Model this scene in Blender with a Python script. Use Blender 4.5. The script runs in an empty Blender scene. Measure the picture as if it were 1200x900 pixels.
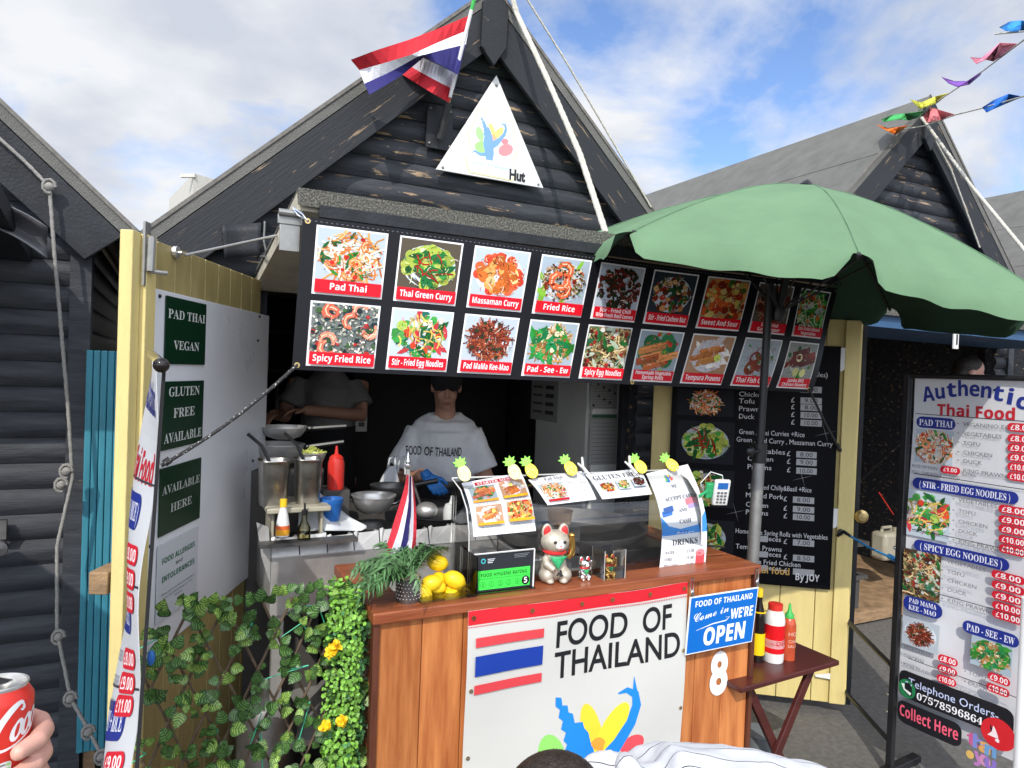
import bpy, bmesh, math, random
from mathutils import Vector, Matrix
from mathutils.geometry import tessellate_polygon
random.seed(7)
S = bpy.context.scene
COL = S.collection
R_ = math.radians
V = Vector

# ------------------------------------------------------------------ camera
YAW, PITCH, ROLL, FPX = 0.46131, 0.01793, 0.03751, 798.86
EYE = V((0, 0, 1.7))
_F = V((math.sin(YAW)*math.cos(PITCH), math.cos(YAW)*math.cos(PITCH), -math.sin(PITCH)))
_r = V((math.cos(YAW), -math.sin(YAW), 0)); _u = _r.cross(_F)
CR = _r*math.cos(ROLL) + _u*math.sin(ROLL)
CU = -_r*math.sin(ROLL) + _u*math.cos(ROLL)
cam_d = bpy.data.cameras.new('camera'); cam = bpy.data.objects.new('camera', cam_d); COL.objects.link(cam)
cam_d.sensor_width = 36; cam_d.lens = FPX/1200*36; cam_d.clip_start = .02; cam_d.clip_end = 3000
M = Matrix((CR, CU, -_F)).transposed().to_4x4(); M.translation = EYE
cam.matrix_world = M; S.camera = cam

# ------------------------------------------------------------------ light
SUN_AZ, SUN_EL = R_(35), R_(41)          # direction the light travels (from +Y towards +X), height
S.view_settings.view_transform = 'Standard'; S.view_settings.look = 'None'
S.view_settings.gamma = 1; S.view_settings.exposure = EXPO = 0.27
w = bpy.data.worlds.new('World'); S.world = w; w.use_nodes = True
nt = w.node_tree; nt.nodes.clear()
def N(t, **k):
    n = nt.nodes.new(t)
    for a, b in k.items(): setattr(n, a, b)
    return n
def Lk(a, b): nt.links.new(a, b)
out = N('ShaderNodeOutputWorld'); bgn = N('ShaderNodeBackground'); bgn.inputs[1].default_value = .14
sky = N('ShaderNodeTexSky', sky_type='NISHITA', sun_disc=False, sun_elevation=SUN_EL, sun_rotation=math.pi+SUN_AZ, air_density=1.0, dust_density=.5, ozone_density=1.6)
tc = N('ShaderNodeTexCoord')
sep = N('ShaderNodeSeparateXYZ'); Lk(tc.outputs['Generated'], sep.inputs[0])
# flat cloud deck: project the direction on a plane overhead
mx = N('ShaderNodeMath', operation='MAXIMUM'); mx.inputs[1].default_value = .0; Lk(sep.outputs[2], mx.inputs[0])
ad = N('ShaderNodeMath', operation='ADD'); ad.inputs[1].default_value = .33; Lk(mx.outputs[0], ad.inputs[0])
dv = N('ShaderNodeVectorMath', operation='DIVIDE'); Lk(tc.outputs['Generated'], dv.inputs[0])
cmb = N('ShaderNodeCombineXYZ')
for i in range(3): Lk(ad.outputs[0], cmb.inputs[i])
Lk(cmb.outputs[0], dv.inputs[1])
mp = N('ShaderNodeMapping'); mp.inputs['Location'].default_value = (2.35, .9, 0); mp.inputs['Scale'].default_value = (1, 1, 1.6); Lk(dv.outputs[0], mp.inputs[0])
n1 = N('ShaderNodeTexNoise'); n1.inputs['Scale'].default_value = 1.75; n1.inputs['Detail'].default_value = 9; n1.inputs['Roughness'].default_value = .58; n1.inputs['Distortion'].default_value = .25; Lk(mp.outputs[0], n1.inputs[0])
cr = N('ShaderNodeValToRGB'); e = cr.color_ramp.elements; e[0].position = .365; e[0].color = (0, 0, 0, 1); e[1].position = .53; e[1].color = (1, 1, 1, 1); Lk(n1.outputs[0], cr.inputs[0])
n2 = N('ShaderNodeTexNoise'); n2.inputs['Scale'].default_value = 3.1; n2.inputs['Detail'].default_value = 6; Lk(mp.outputs[0], n2.inputs[0])
cc = N('ShaderNodeValToRGB'); e = cc.color_ramp.elements; e[0].position = .35; e[0].color = (4.0, 4.3, 4.9, 1); e[1].position = .60; e[1].color = (5.7, 5.8, 6.0, 1); Lk(n2.outputs[0], cc.inputs[0])
sk = N('ShaderNodeMix', data_type='RGBA', blend_type='MULTIPLY'); sk.inputs[0].default_value = 1; Lk(sky.outputs[0], sk.inputs[6]); sk.inputs[7].default_value = (1.0, 1.10, 1.30, 1)
mxn = N('ShaderNodeMix', data_type='RGBA'); Lk(cr.outputs[0], mxn.inputs[0]); Lk(sk.outputs[2], mxn.inputs[6])
# clouds on the sun's side of the sky are brighter than those opposite it
dt_ = N('ShaderNodeVectorMath', operation='DOT_PRODUCT'); Lk(tc.outputs['Generated'], dt_.inputs[0]); dt_.inputs[1].default_value = (-math.sin(SUN_AZ)*.8, -math.cos(SUN_AZ)*.8, .6)
mr_ = N('ShaderNodeMapRange'); mr_.inputs[1].default_value = .0; mr_.inputs[2].default_value = 1; mr_.inputs[3].default_value = .95; mr_.inputs[4].default_value = 3.2; Lk(dt_.outputs['Value'], mr_.inputs[0])
cb_ = N('ShaderNodeVectorMath', operation='SCALE'); Lk(cc.outputs[0], cb_.inputs[0]); Lk(mr_.outputs[0], cb_.inputs['Scale']); Lk(cb_.outputs[0], mxn.inputs[7])
Lk(mxn.outputs[2], bgn.inputs[0]); Lk(bgn.outputs[0], out.inputs[0])
sd = V((math.sin(SUN_AZ)*math.cos(SUN_EL), math.cos(SUN_AZ)*math.cos(SUN_EL), -math.sin(SUN_EL)))
sl = bpy.data.lights.new('sun', 'SUN'); sl.energy = 2.7; sl.angle = R_(.53); sl.color = (1, .95, .87)
so = bpy.data.objects.new('sun', sl); COL.objects.link(so); so.location = (-6, -8, 12)
so.rotation_euler = sd.to_track_quat('-Z', 'Y').to_euler()

# ------------------------------------------------------------------ helpers
def ray(x, y): return CR*((x-600)/FPX) - CU*((y-450)/FPX) + _F
def W(x, y, X=None, Y=None, Z=None, d=None):
    """point of the place seen at photo position x, y on the plane X=, Y=, Z= or at depth d"""
    q = ray(x, y)
    if Y is not None: k = Y/q.y
    elif X is not None: k = X/q.x
    elif Z is not None: k = (Z-1.7)/q.z
    else: k = d
    return EYE + q*k
def WP(x, y, P, n):
    q = ray(x, y); return EYE + q*((V(P)-EYE).dot(n)/q.dot(n))
def lin(h):
    if not isinstance(h, str): return tuple(h)[:3]
    h = h.lstrip('#'); o = []
    if len(h) == 3: h = ''.join(c*2 for c in h)
    for i in (0, 2, 4):
        c = int(h[i:i+2], 16)/255; o.append(c/12.92 if c <= .04045 else ((c+.055)/1.055)**2.4)
    return tuple(o)
BASE = {}
def tag(o, label=None, cat=None, group=None, kind=None):
    if label: o['label'] = label
    if cat: o['category'] = cat
    if group: o['group'] = group
    if kind: o['kind'] = kind
    return o
def thing(name, label, cat, loc, group=None):
    o = bpy.data.objects.new(name, None); COL.objects.link(o); o.location = V(loc); o.empty_display_size = .05
    BASE[o] = V(loc)
    return tag(o, label, cat, group)

class MB:
    def __init__(s): s.v = []; s.f = []; s.c = None
    def add(s, vs, fs):
        k = len(s.v); s.v += [V(p) for p in vs]; s.f += [tuple(i+k for i in f) for f in fs]; return s
    def box(s, c, d, A=None):
        c = V(c); A = A or (V((1, 0, 0)), V((0, 1, 0)), V((0, 0, 1)))
        vs = [c + A[0]*(i*d[0]/2) + A[1]*(j*d[1]/2) + A[2]*(k*d[2]/2) for i in (-1, 1) for j in (-1, 1) for k in (-1, 1)]
        return s.add(vs, [(0, 1, 3, 2), (4, 6, 7, 5), (0, 4, 5, 1), (2, 3, 7, 6), (0, 2, 6, 4), (1, 5, 7, 3)])
    def bb(s, a, b):
        a, b = V(a), V(b); return s.box((a+b)/2, [abs(b[i]-a[i]) for i in range(3)])
    def beam(s, a, b, w, h, up=(0, 0, 1)):
        a, b = V(a), V(b); z = (b-a).normalized(); x = V(up).cross(z)
        if x.length < 1e-4: x = V((1, 0, 0)).cross(z)
        x.normalize(); y = z.cross(x); return s.box((a+b)/2, (w, h, (b-a).length), (x, y, z))
    def tube(s, pts, r, n=8, caps=True, flat=None):
        pts = [V(p) for p in pts]; m = len(pts); rs = r if isinstance(r, (list, tuple)) else [r]*m
        t0 = (pts[1]-pts[0]).normalized(); x = t0.orthogonal().normalized(); vs = []
        for i, p in enumerate(pts):
            t = (pts[min(i+1, m-1)] - pts[max(i-1, 0)]).normalized()
            x = (x - t*x.dot(t)).normalized(); y = t.cross(x)
            for k in range(n):
                a = 2*math.pi*k/n; vs.append(p + (x*math.cos(a) + y*math.sin(a))*rs[i])
        fs = [(i*n+k, i*n+(k+1) % n, (i+1)*n+(k+1) % n, (i+1)*n+k) for i in range(m-1) for k in range(n)]
        if caps: fs += [tuple(range(n))[::-1], tuple((m-1)*n+k for k in range(n))]
        return s.add(vs, fs)
    def lathe(s, c, prof, n=24, A=None):
        c = V(c); A = A or (V((1, 0, 0)), V((0, 1, 0)), V((0, 0, 1))); vs = []
        for r, z in prof:
            for k in range(n):
                a = 2*math.pi*k/n; vs.append(c + A[0]*(max(r, 1e-5)*math.cos(a)) + A[1]*(max(r, 1e-5)*math.sin(a)) + A[2]*z)
        m = len(prof)
        fs = [(i*n+k, i*n+(k+1) % n, (i+1)*n+(k+1) % n, (i+1)*n+k) for i in range(m-1) for k in range(n)]
        if prof[0][0] > 1e-4: pass
        return s.add(vs, fs)
    def ell(s, c, r, n=16, m=10, A=None):
        c = V(c); r = (r, r, r) if not hasattr(r, '__len__') else r
        A = A or (V((1, 0, 0)), V((0, 1, 0)), V((0, 0, 1))); vs = []; fs = []
        for i in range(m+1):
            t = math.pi*i/m
            for k in range(n):
                a = 2*math.pi*k/n
                vs.append(c + A[0]*(r[0]*math.sin(t)*math.cos(a)) + A[1]*(r[1]*math.sin(t)*math.sin(a)) + A[2]*(-r[2]*math.cos(t)))
        for i in range(m):
            for k in range(n):
                fs.append((i*n+k, i*n+(k+1) % n, (i+1)*n+(k+1) % n, (i+1)*n+k))
        return s.add(vs, fs)
    def prism(s, poly, vec):
        vec = V(vec); n = len(poly); vs = [V(p) for p in poly] + [V(p)+vec for p in poly]
        return s.add(vs, [tuple(range(n))[::-1], tuple(range(n, 2*n))] + [(i, (i+1) % n, n+(i+1) % n, n+i) for i in range(n)])
    def grid(s, fn, nu, nv):
        vs = [fn(i/nu, j/nv) for j in range(nv+1) for i in range(nu+1)]
        return s.add(vs, [(j*(nu+1)+i, j*(nu+1)+i+1, (j+1)*(nu+1)+i+1, (j+1)*(nu+1)+i) for j in range(nv) for i in range(nu)])
    def build(s, name, m, parent=None, smooth=35, bevel=0, remesh=0, sm=0, solid=0, sub=0, label=None, cat=None, group=None, kind=None, fix=True, split=False):
        if split:
            pr_ = list(range(len(s.v)))
            def fd(i):
                while pr_[i] != i: pr_[i] = pr_[pr_[i]]; i = pr_[i]
                return i
            for f in s.f:
                for i in f[1:]: pr_[fd(i)] = fd(f[0])
            isl = {}
            for f in s.f: isl.setdefault(fd(f[0]), []).append(f)
            first = None
            for fs in isl.values():
                ids = sorted({i for f in fs for i in f}); mp_ = {i: k for k, i in enumerate(ids)}; q = MB(); q.v = [s.v[i] for i in ids]; q.f = [tuple(mp_[i] for i in f) for f in fs]
                o = q.build(name, m, parent, smooth, bevel, remesh, sm, solid, sub, label, cat, group, kind, fix); first = first or o
            return first
        if parent is not None: b = BASE[parent]
        else:
            lo = [min(p[i] for p in s.v) for i in range(3)]; hi = [max(p[i] for p in s.v) for i in range(3)]
            b = V(((lo[0]+hi[0])/2, (lo[1]+hi[1])/2, lo[2]))
        me = bpy.data.meshes.new(name); me.from_pydata([p-b for p in s.v], [], s.f); 
        if s.c:
            ca = me.color_attributes.new('Col', 'FLOAT_COLOR', 'CORNER')
            buf = []
            for poly in me.polygons: buf += list(s.c[poly.index] + (1,))*poly.loop_total
            ca.data.foreach_set('color', buf)
        elif fix:
            bm = bmesh.new(); bm.from_mesh(me); bmesh.ops.remove_doubles(bm, verts=bm.verts, dist=1e-5); bmesh.ops.recalc_face_normals(bm, faces=bm.faces); bm.to_mesh(me); bm.free()
        if smooth:
            me.polygons.foreach_set('use_smooth', [True]*len(me.polygons)); me.set_sharp_from_angle(angle=R_(smooth))
        me.materials.append(m)
        o = bpy.data.objects.new(name, me); COL.objects.link(o); BASE[o] = b
        if parent is not None:
            o.parent = parent
            o.location = (0, 0, 0)
        else: o.location = b
        if bevel:
            d = o.modifiers.new('bevel', 'BEVEL'); d.width = bevel; d.segments = 2; d.limit_method = 'ANGLE'; d.angle_limit = R_(40)
        if solid:
            d = o.modifiers.new('solid', 'SOLIDIFY'); d.thickness = solid; d.offset = 0
        if sub:
            d = o.modifiers.new('sub', 'SUBSURF'); d.levels = d.render_levels = sub
        if remesh:
            d = o.modifiers.new('remesh', 'REMESH'); d.mode = 'VOXEL'; d.voxel_size = remesh; d.use_smooth_shade = True
        if sm:
            d = o.modifiers.new('smooth', 'SMOOTH'); d.iterations = sm; d.factor = .5
        return tag(o, label, cat, group, kind)

_tcache = {}
SB = lambda t: ''.join(chr(0x1D5D4+ord(c)-65) if 'A' <= c <= 'Z' else chr(0x1D5EE+ord(c)-97) if 'a' <= c <= 'z' else chr(0x1D7EC+ord(c)-48) if '0' <= c <= '9' else c for c in t)
SE = lambda t: ''.join(chr(0x1D400+ord(c)-65) if 'A' <= c <= 'Z' else chr(0x1D41A+ord(c)-97) if 'a' <= c <= 'z' else chr(0x1D7CE+ord(c)-48) if '0' <= c <= '9' else c for c in t)
SC = lambda t: ''.join(chr(0x1D4D0+ord(c)-65) if 'A' <= c <= 'Z' else chr(0x1D4EA+ord(c)-97) if 'a' <= c <= 'z' else c for c in t)
def tmesh(t, off=0, res=2):
    k = (t, off, res)
    if k not in _tcache:
        c = bpy.data.curves.new('t', 'FONT'); c.body = t; c.resolution_u = res; c.offset = off
        o = bpy.data.objects.new('t', c); m = bpy.data.meshes.new_from_object(o)
        vs = [(v.co.x, v.co.y) for v in m.vertices]; fs = [tuple(p.vertices) for p in m.polygons]
        bpy.data.meshes.remove(m); bpy.data.objects.remove(o); bpy.data.curves.remove(c)
        xs = [v[0] for v in vs] or [0]; _tcache[k] = (vs, fs, min(xs), max(xs))
    return _tcache[k]

class Pr:
    """prints flat colour shapes on a (possibly bent) sheet; fm(u, v, w) -> point, w towards the reader"""
    def __init__(s, fm): s.fm = fm; s.v = []; s.f = []; s.c = []; s.w = .0006; s.dz = .00004; s.clip = None; s.tr = None; s.sub = .022; s.bent = None
    def poly(s, pts, col, w=None):
        if s.tr: pts = [s.tr(*p) for p in pts]
        if s.clip:
            u0, v0, u1, v1 = s.clip
            for ax, lim, sg in ((0, u0, 1), (0, u1, -1), (1, v0, 1), (1, v1, -1)):
                q = []
                for i in range(len(pts)):
                    a, b = pts[i-1], pts[i]; da, db = (a[ax]-lim)*sg, (b[ax]-lim)*sg
                    if (da < 0) != (db < 0):
                        t = da/(da-db); q.append((a[0]+(b[0]-a[0])*t, a[1]+(b[1]-a[1])*t))
                    if db >= 0: q.append(b)
                pts = q
                if len(pts) < 3: return
        if w is None: s.w += s.dz; w = s.w
        k = len(s.v); s.v += [(p[0], p[1], w) for p in pts]; s.f.append(tuple(range(k, k+len(pts)))); s.c.append(lin(col))
    def rect(s, u0, v0, u1, v1, col, step=.06):
        s.w += s.dz; nu = max(1, round(abs(u1-u0)/step)); nv = max(1, round(abs(v1-v0)/step))
        for i in range(nu):
            for j in range(nv):
                a, b = u0+(u1-u0)*i/nu, u0+(u1-u0)*(i+1)/nu; c, d = v0+(v1-v0)*j/nv, v0+(v1-v0)*(j+1)/nv
                s.poly([(a, c), (b, c), (b, d), (a, d)], col, s.w)
    def ell(s, cu, cv, ru, rv, col, n=20, rot=0):
        ca, sa = math.cos(rot), math.sin(rot); q = []
        for k in range(n):
            a = 2*math.pi*k/n; x, y = ru*math.cos(a), rv*math.sin(a); q.append((cu+x*ca-y*sa, cv+x*sa+y*ca))
        s.poly(q, col)
    def rr(s, u0, v0, u1, v1, r, col):
        q = []
        for (cx, cy, a0) in ((u1-r, v1-r, 0), (u0+r, v1-r, 90), (u0+r, v0+r, 180), (u1-r, v0+r, 270)):
            for k in range(6): a = R_(a0+k*18); q.append((cx+r*math.cos(a), cy+r*math.sin(a)))
        s.poly(q, col)
    def strip(s, pts, wd, col):
        L = []; Rr = []
        for i, p in enumerate(pts):
            a, b = pts[max(i-1, 0)], pts[min(i+1, len(pts)-1)]; dx, dy = b[0]-a[0], b[1]-a[1]; l = math.hypot(dx, dy) or 1
            ww = wd[i] if isinstance(wd, (list, tuple)) else wd
            L.append((p[0]-dy/l*ww/2, p[1]+dx/l*ww/2)); Rr.append((p[0]+dy/l*ww/2, p[1]-dx/l*ww/2))
        s.w += s.dz
        for i in range(len(pts)-1): s.poly([Rr[i], Rr[i+1], L[i+1], L[i]], col, s.w)
    def text(s, t, u, v, h, col, wd=None, al='l', off=0, rot=0, shear=0, res=2, xs=1.0):
        vs, fs, x0, x1 = tmesh(t, off, res); k = h/.72; sx = k*xs
        if wd: sx = wd/max(x1-x0, 1e-4)
        tw = (x1-x0)*sx; o = {'l': 0, 'c': -tw/2, 'r': -tw}[al]; s.w += s.dz*1.5; kk = len(s.v); ca, sa = math.cos(rot), math.sin(rot)
        for x, y in vs:
            a, b = (x-x0)*sx+o+shear*y*k, y*k; p = (u+a*ca-b*sa, v+a*sa+b*ca)
            if s.tr: p = s.tr(*p)
            s.v.append((p[0], p[1], s.w))
        for f in fs: s.f.append(tuple(i+kk for i in f)); s.c.append(lin(col))
        return tw
    def base(s, wd, ht, col, nu=1, nv=1, th=.002, back=None, clipf=None):
        k = len(s.v); n1 = (nu+1)*(nv+1)
        for ww in (0, -th):
            for j in range(nv+1):
                for i in range(nu+1): s.v.append((wd*i/nu, ht*j/nv, ww))
        g = lambda i, j, q: k+q*n1+j*(nu+1)+i; c = lin(col); b = lin(back or col)
        for j in range(nv):
            for i in range(nu):
                s.f.append((g(i, j, 0), g(i+1, j, 0), g(i+1, j+1, 0), g(i, j+1, 0))); s.c.append(c)
                s.f.append((g(i, j, 1), g(i, j+1, 1), g(i+1, j+1, 1), g(i+1, j, 1))); s.c.append(b)
        for i in range(nu):
            for j in (0, nv): s.f.append((g(i, j, 0), g(i, j, 1), g(i+1, j, 1), g(i+1, j, 0))); s.c.append(c)
        for j in range(nv):
            for i in (0, nu): s.f.append((g(i, j, 0), g(i, j, 1), g(i, j+1, 1), g(i, j+1, 0))); s.c.append(c)
    def build(s, name, parent=None, m=None, smooth=0, **k):
        b = MB(); b.c = []
        uv = s.v; F = s.fm; bent = s.bent
        if bent is None:      # does the sheet bend?
            us = [p[0] for p in uv]; vs_ = [p[1] for p in uv]; a0, a1, c0, c1 = min(us), max(us), min(vs_), max(vs_); bent = False
            A0 = F(a0, c0, 0); ex = F(a1, c0, 0)-A0; ey = F(a0, c1, 0)-A0
            for ta in (.2, .4, .5, .6, .8):
                for tb in (.25, .5, .75):
                    if (F(a0+(a1-a0)*ta, c0+(c1-c0)*tb, 0)-A0-ex*ta-ey*tb).length > .0006: bent = True
        L2 = s.sub**2
        for f, col in zip(s.f, s.c):
            pts = [uv[i] for i in f]
            if not bent or max((pts[i-1][0]-pts[i][0])**2+(pts[i-1][1]-pts[i][1])**2 for i in range(len(pts))) < L2 or (len(pts) == 4 and pts[0][2] < .0001):
                kb = len(b.v); b.v += [F(*p) for p in pts]; b.f.append(tuple(range(kb, kb+len(pts)))); b.c.append(col); continue
            tris = [(0, 1, 2)] if len(pts) == 3 else tessellate_polygon([[V((p[0], p[1], 0)) for p in pts]])
            stack = [tuple(pts[i] for i in t) for t in tris]
            while stack:
                t = stack.pop(); d = [(t[i][0]-t[(i+1) % 3][0])**2+(t[i][1]-t[(i+1) % 3][1])**2 for i in range(3)]; m_ = max(d)
                if m_ > L2:
                    i = d.index(m_); p0, p1, p2 = t[i], t[(i+1) % 3], t[(i+2) % 3]; q = tuple((p0[j]+p1[j])/2 for j in range(3)); stack += [(p0, q, p2), (q, p1, p2)]
                else:
                    if (t[1][0]-t[0][0])*(t[2][1]-t[0][1])-(t[1][1]-t[0][1])*(t[2][0]-t[0][0]) < 0: t = t[::-1]
                    kb = len(b.v); b.v += [F(*p) for p in t]; b.f.append((kb, kb+1, kb+2)); b.c.append(col)
        return b.build(name, m or MAT['print'], parent, smooth=smooth, fix=False, **k)
def flat(O, U, Vv):
    O, U, Vv = V(O), V(U).normalized(), V(Vv).normalized(); n = U.cross(Vv)
    return lambda u, v, w: O + U*u + Vv*v + n*w
def quadm(TL, TR, BR, BL, wd, ht, wave=None):
    TL, TR, BR, BL = map(V, (TL, TR, BR, BL)); n = (TR-TL).cross(TL-BL).normalized()
    def f(u, v, w):
        a, b = u/wd, v/ht; p = (BL*(1-a)+BR*a)*(1-b) + (TL*(1-a)+TR*a)*b
        return p + n*(w + (wave(a, b) if wave else 0))
    return f
def qsize(TL, TR, BR, BL): return ((V(TR)-V(TL)).length+(V(BR)-V(BL)).length)/2, ((V(TL)-V(BL)).length+(V(TR)-V(BR)).length)/2

# ------------------------------------------------------------------ materials
MAT = {}
def wrinkle(o, st=.012, sc=.09):
    tx = bpy.data.textures.new('folds', 'CLOUDS'); tx.noise_scale = sc; tx.noise_depth = 2; d = o.modifiers.new('folds', 'DISPLACE'); d.texture = tx; d.strength = st; d.mid_level = .5; d.texture_coords = 'LOCAL'
    return o
def mat(name, col, rough=.6, metal=0, var=.18, vs=8, bump=.0, bs=60, stretch=None, col2=None, thr=None, spec=.5, island=0, coat=0):
    m = bpy.data.materials.new(name); m.use_nodes = True; t = m.node_tree; p = t.nodes['Principled BSDF']
    p.inputs['Roughness'].default_value = rough; p.inputs['Metallic'].default_value = metal; p.inputs['Specular IOR Level'].default_value = spec
    p.inputs['Coat Weight'].default_value = coat
    tcn = t.nodes.new('ShaderNodeTexCoord'); mpn = t.nodes.new('ShaderNodeMapping'); t.links.new(tcn.outputs['Object'], mpn.inputs[0])
    if stretch: mpn.inputs['Scale'].default_value = stretch
    nn = t.nodes.new('ShaderNodeTexNoise'); nn.inputs['Scale'].default_value = vs; nn.inputs['Detail'].default_value = 6; nn.inputs['Roughness'].default_value = .6
    t.links.new(mpn.outputs[0], nn.inputs[0])
    r = t.nodes.new('ShaderNodeValToRGB'); c = lin(col); e = r.color_ramp.elements
    if col2:
        e[0].position, e[1].position = thr or (.4, .6); e[0].color = c+(1,); e[1].color = lin(col2)+(1,)
    else:
        e[0].position, e[1].position = .3, .7; e[0].color = tuple(x*(1-var) for x in c)+(1,); e[1].color = tuple(min(1, x*(1+var)) for x in c)+(1,)
    t.links.new(nn.outputs[0], r.inputs[0]); src = r.outputs[0]
    if island:
        g = t.nodes.new('ShaderNodeNewGeometry'); mr = t.nodes.new('ShaderNodeMapRange'); mr.inputs[3].default_value = 1-island; mr.inputs[4].default_value = 1+island
        t.links.new(g.outputs['Random Per Island'], mr.inputs[0]); h = t.nodes.new('ShaderNodeVectorMath'); h.operation = 'SCALE'
        t.links.new(src, h.inputs[0]); t.links.new(mr.outputs[0], h.inputs['Scale']); src = h.outputs[0]
    t.links.new(src, p.inputs['Base Color'])
    rm = t.nodes.new('ShaderNodeMapRange'); rm.inputs[3].default_value = max(0, rough-.1); rm.inputs[4].default_value = min(1, rough+.12)
    t.links.new(nn.outputs[0], rm.inputs[0]); t.links.new(rm.outputs[0], p.inputs['Roughness'])
    if bump:
        n3 = t.nodes.new('ShaderNodeTexNoise'); n3.inputs['Scale'].default_value = bs; n3.inputs['Detail'].default_value = 4
        t.links.new(mpn.outputs[0], n3.inputs[0]); b = t.nodes.new('ShaderNodeBump'); b.inputs['Strength'].default_value = 1; b.inputs['Distance'].default_value = bump
        t.links.new(n3.outputs[0], b.inputs['Height']); t.links.new(b.outputs[0], p.inputs['Normal'])
    MAT[name] = m; m['p'] = 1
    return m
def printmat(name, rough, bump, bs=14, spec=.5):
    m = mat(name, (.8, .8, .8), rough, bump=bump, bs=bs, spec=spec); t = m.node_tree
    a = t.nodes.new('ShaderNodeVertexColor'); a.layer_name = 'Col'; t.links.new(a.outputs[0], t.nodes['Principled BSDF'].inputs['Base Color'])
printmat('print', .5, .0015); printmat('gloss print', .32, .0008, spec=.22); printmat('board print', .45, .0008, spec=.08); printmat('cloth print', .8, .002, 200)
def glassmat(name, tint=(.97, .98, .98), g=.10):
    m = bpy.data.materials.new(name); m.use_nodes = True; t = m.node_tree; t.nodes.clear()
    o = t.nodes.new('ShaderNodeOutputMaterial'); tr = t.nodes.new('ShaderNodeBsdfTransparent'); tr.inputs[0].default_value = tint+(1,)
    gl = t.nodes.new('ShaderNodeBsdfGlossy'); gl.inputs['Roughness'].default_value = .06
    fr = t.nodes.new('ShaderNodeFresnel'); fr.inputs[0].default_value = 1.35; mxs = t.nodes.new('ShaderNodeMixShader')
    nz = t.nodes.new('ShaderNodeTexNoise'); nz.inputs['Scale'].default_value = 9; sc = t.nodes.new('ShaderNodeMath'); sc.operation = 'MULTIPLY'; sc.inputs[1].default_value = g
    t.links.new(nz.outputs[0], sc.inputs[0]); ad2 = t.nodes.new('ShaderNodeMath'); ad2.use_clamp = True; t.links.new(fr.outputs[0], ad2.inputs[0]); t.links.new(sc.outputs[0], ad2.inputs[1])
    t.links.new(ad2.outputs[0], mxs.inputs[0]); t.links.new(tr.outputs[0], mxs.inputs[1]); t.links.new(gl.outputs[0], mxs.inputs[2]); t.links.new(mxs.outputs[0], o.inputs[0])
    MAT[name] = m
glassmat('acrylic'); glassmat('bottle glass', (.75, .72, .5), .05)
def logmat():
    m = mat('black logs', (.046, .049, .056), .45, spec=.16, var=.35, vs=5, stretch=(1, 8, 8), bump=.002, bs=30); t = m.node_tree; p = t.nodes['Principled BSDF']
    old = p.inputs['Base Color'].links[0].from_socket
    tcn = t.nodes.new('ShaderNodeTexCoord'); mpn = t.nodes.new('ShaderNodeMapping'); mpn.inputs['Scale'].default_value = (1.3, 7, 9); t.links.new(tcn.outputs['Object'], mpn.inputs[0])
    n = t.nodes.new('ShaderNodeTexNoise'); n.inputs['Scale'].default_value = 4.2; n.inputs['Detail'].default_value = 7; n.inputs['Roughness'].default_value = .62; t.links.new(mpn.outputs[0], n.inputs[0])
    r = t.nodes.new('ShaderNodeValToRGB'); r.color_ramp.elements[0].position = .605; r.color_ramp.elements[1].position = .625; t.links.new(n.outputs[0], r.inputs[0])
    n2 = t.nodes.new('ShaderNodeTexNoise'); n2.inputs['Scale'].default_value = 6; t.links.new(mpn.outputs[0], n2.inputs[0])
    wr = t.nodes.new('ShaderNodeValToRGB'); wr.color_ramp.elements[0].position = .35; wr.color_ramp.elements[0].color = (.16, .11, .075, 1); wr.color_ramp.elements[1].position = .65; wr.color_ramp.elements[1].color = (.42, .30, .19, 1); t.links.new(n2.outputs[0], wr.inputs[0])
    x = t.nodes.new('ShaderNodeMix'); x.data_type = 'RGBA'; t.links.new(r.outputs[0], x.inputs[0]); t.links.new(old, x.inputs[6]); t.links.new(wr.outputs[0], x.inputs[7]); t.links.new(x.outputs[2], p.inputs['Base Color'])
logmat()
m_ = MAT['black logs'].copy(); MAT['plain logs'] = m_
for n_ in m_.node_tree.nodes:
    if n_.bl_idname == 'ShaderNodeValToRGB' and abs(n_.color_ramp.elements[0].position-.605) < .001: n_.color_ramp.elements[1].position = .715; n_.color_ramp.elements[0].position = .695
mat('black board', (.026, .028, .032), .5, spec=.2, var=.3, vs=9, stretch=(1, 1, 1), bump=.002, bs=90)
mat('weathered board', (.030, .032, .036), .55, spec=.2, vs=5, stretch=(3, 3, 9), col2=(.30, .22, .14), thr=(.66, .72), bump=.003, bs=50)
for nm_, sg_ in (('weathered board left', 1), ('weathered board right', -1)):
    m_ = mat(nm_, (.030, .032, .036), .55, spec=.2, vs=5, stretch=(1, 1, 1), col2=(.28, .20, .13), thr=(.615, .66), bump=.002, bs=12)
    for n_ in m_.node_tree.nodes:
        if n_.bl_idname == 'ShaderNodeMapping': n_.vector_type = 'TEXTURE'; n_.inputs['Rotation'].default_value = (0, -sg_*R_(43), 0); n_.inputs['Scale'].default_value = (1.1, 1, .085)
mat('roof felt', (.115, .115, .106), .95, col2=(.165, .162, .148), thr=(.3, .72), vs=7, bump=.004, bs=220)
mat('felt edge', (.16, .15, .135), .9, var=.3, vs=40)
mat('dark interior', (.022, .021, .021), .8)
mat('dark shelf', (.06, .056, .052), .7)
mat('brown interior', (.06, .035, .02), .8, var=.4, vs=4)
mat('asphalt', (.095, .09, .083), .95, col2=(.165, .156, .142), thr=(.3, .7), vs=34, bump=.006, bs=240)
mat('yellow paint', (.66, .54, .22), .5, var=.08, vs=5, bump=.0015, bs=60, stretch=(4, 4, .8))
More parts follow.
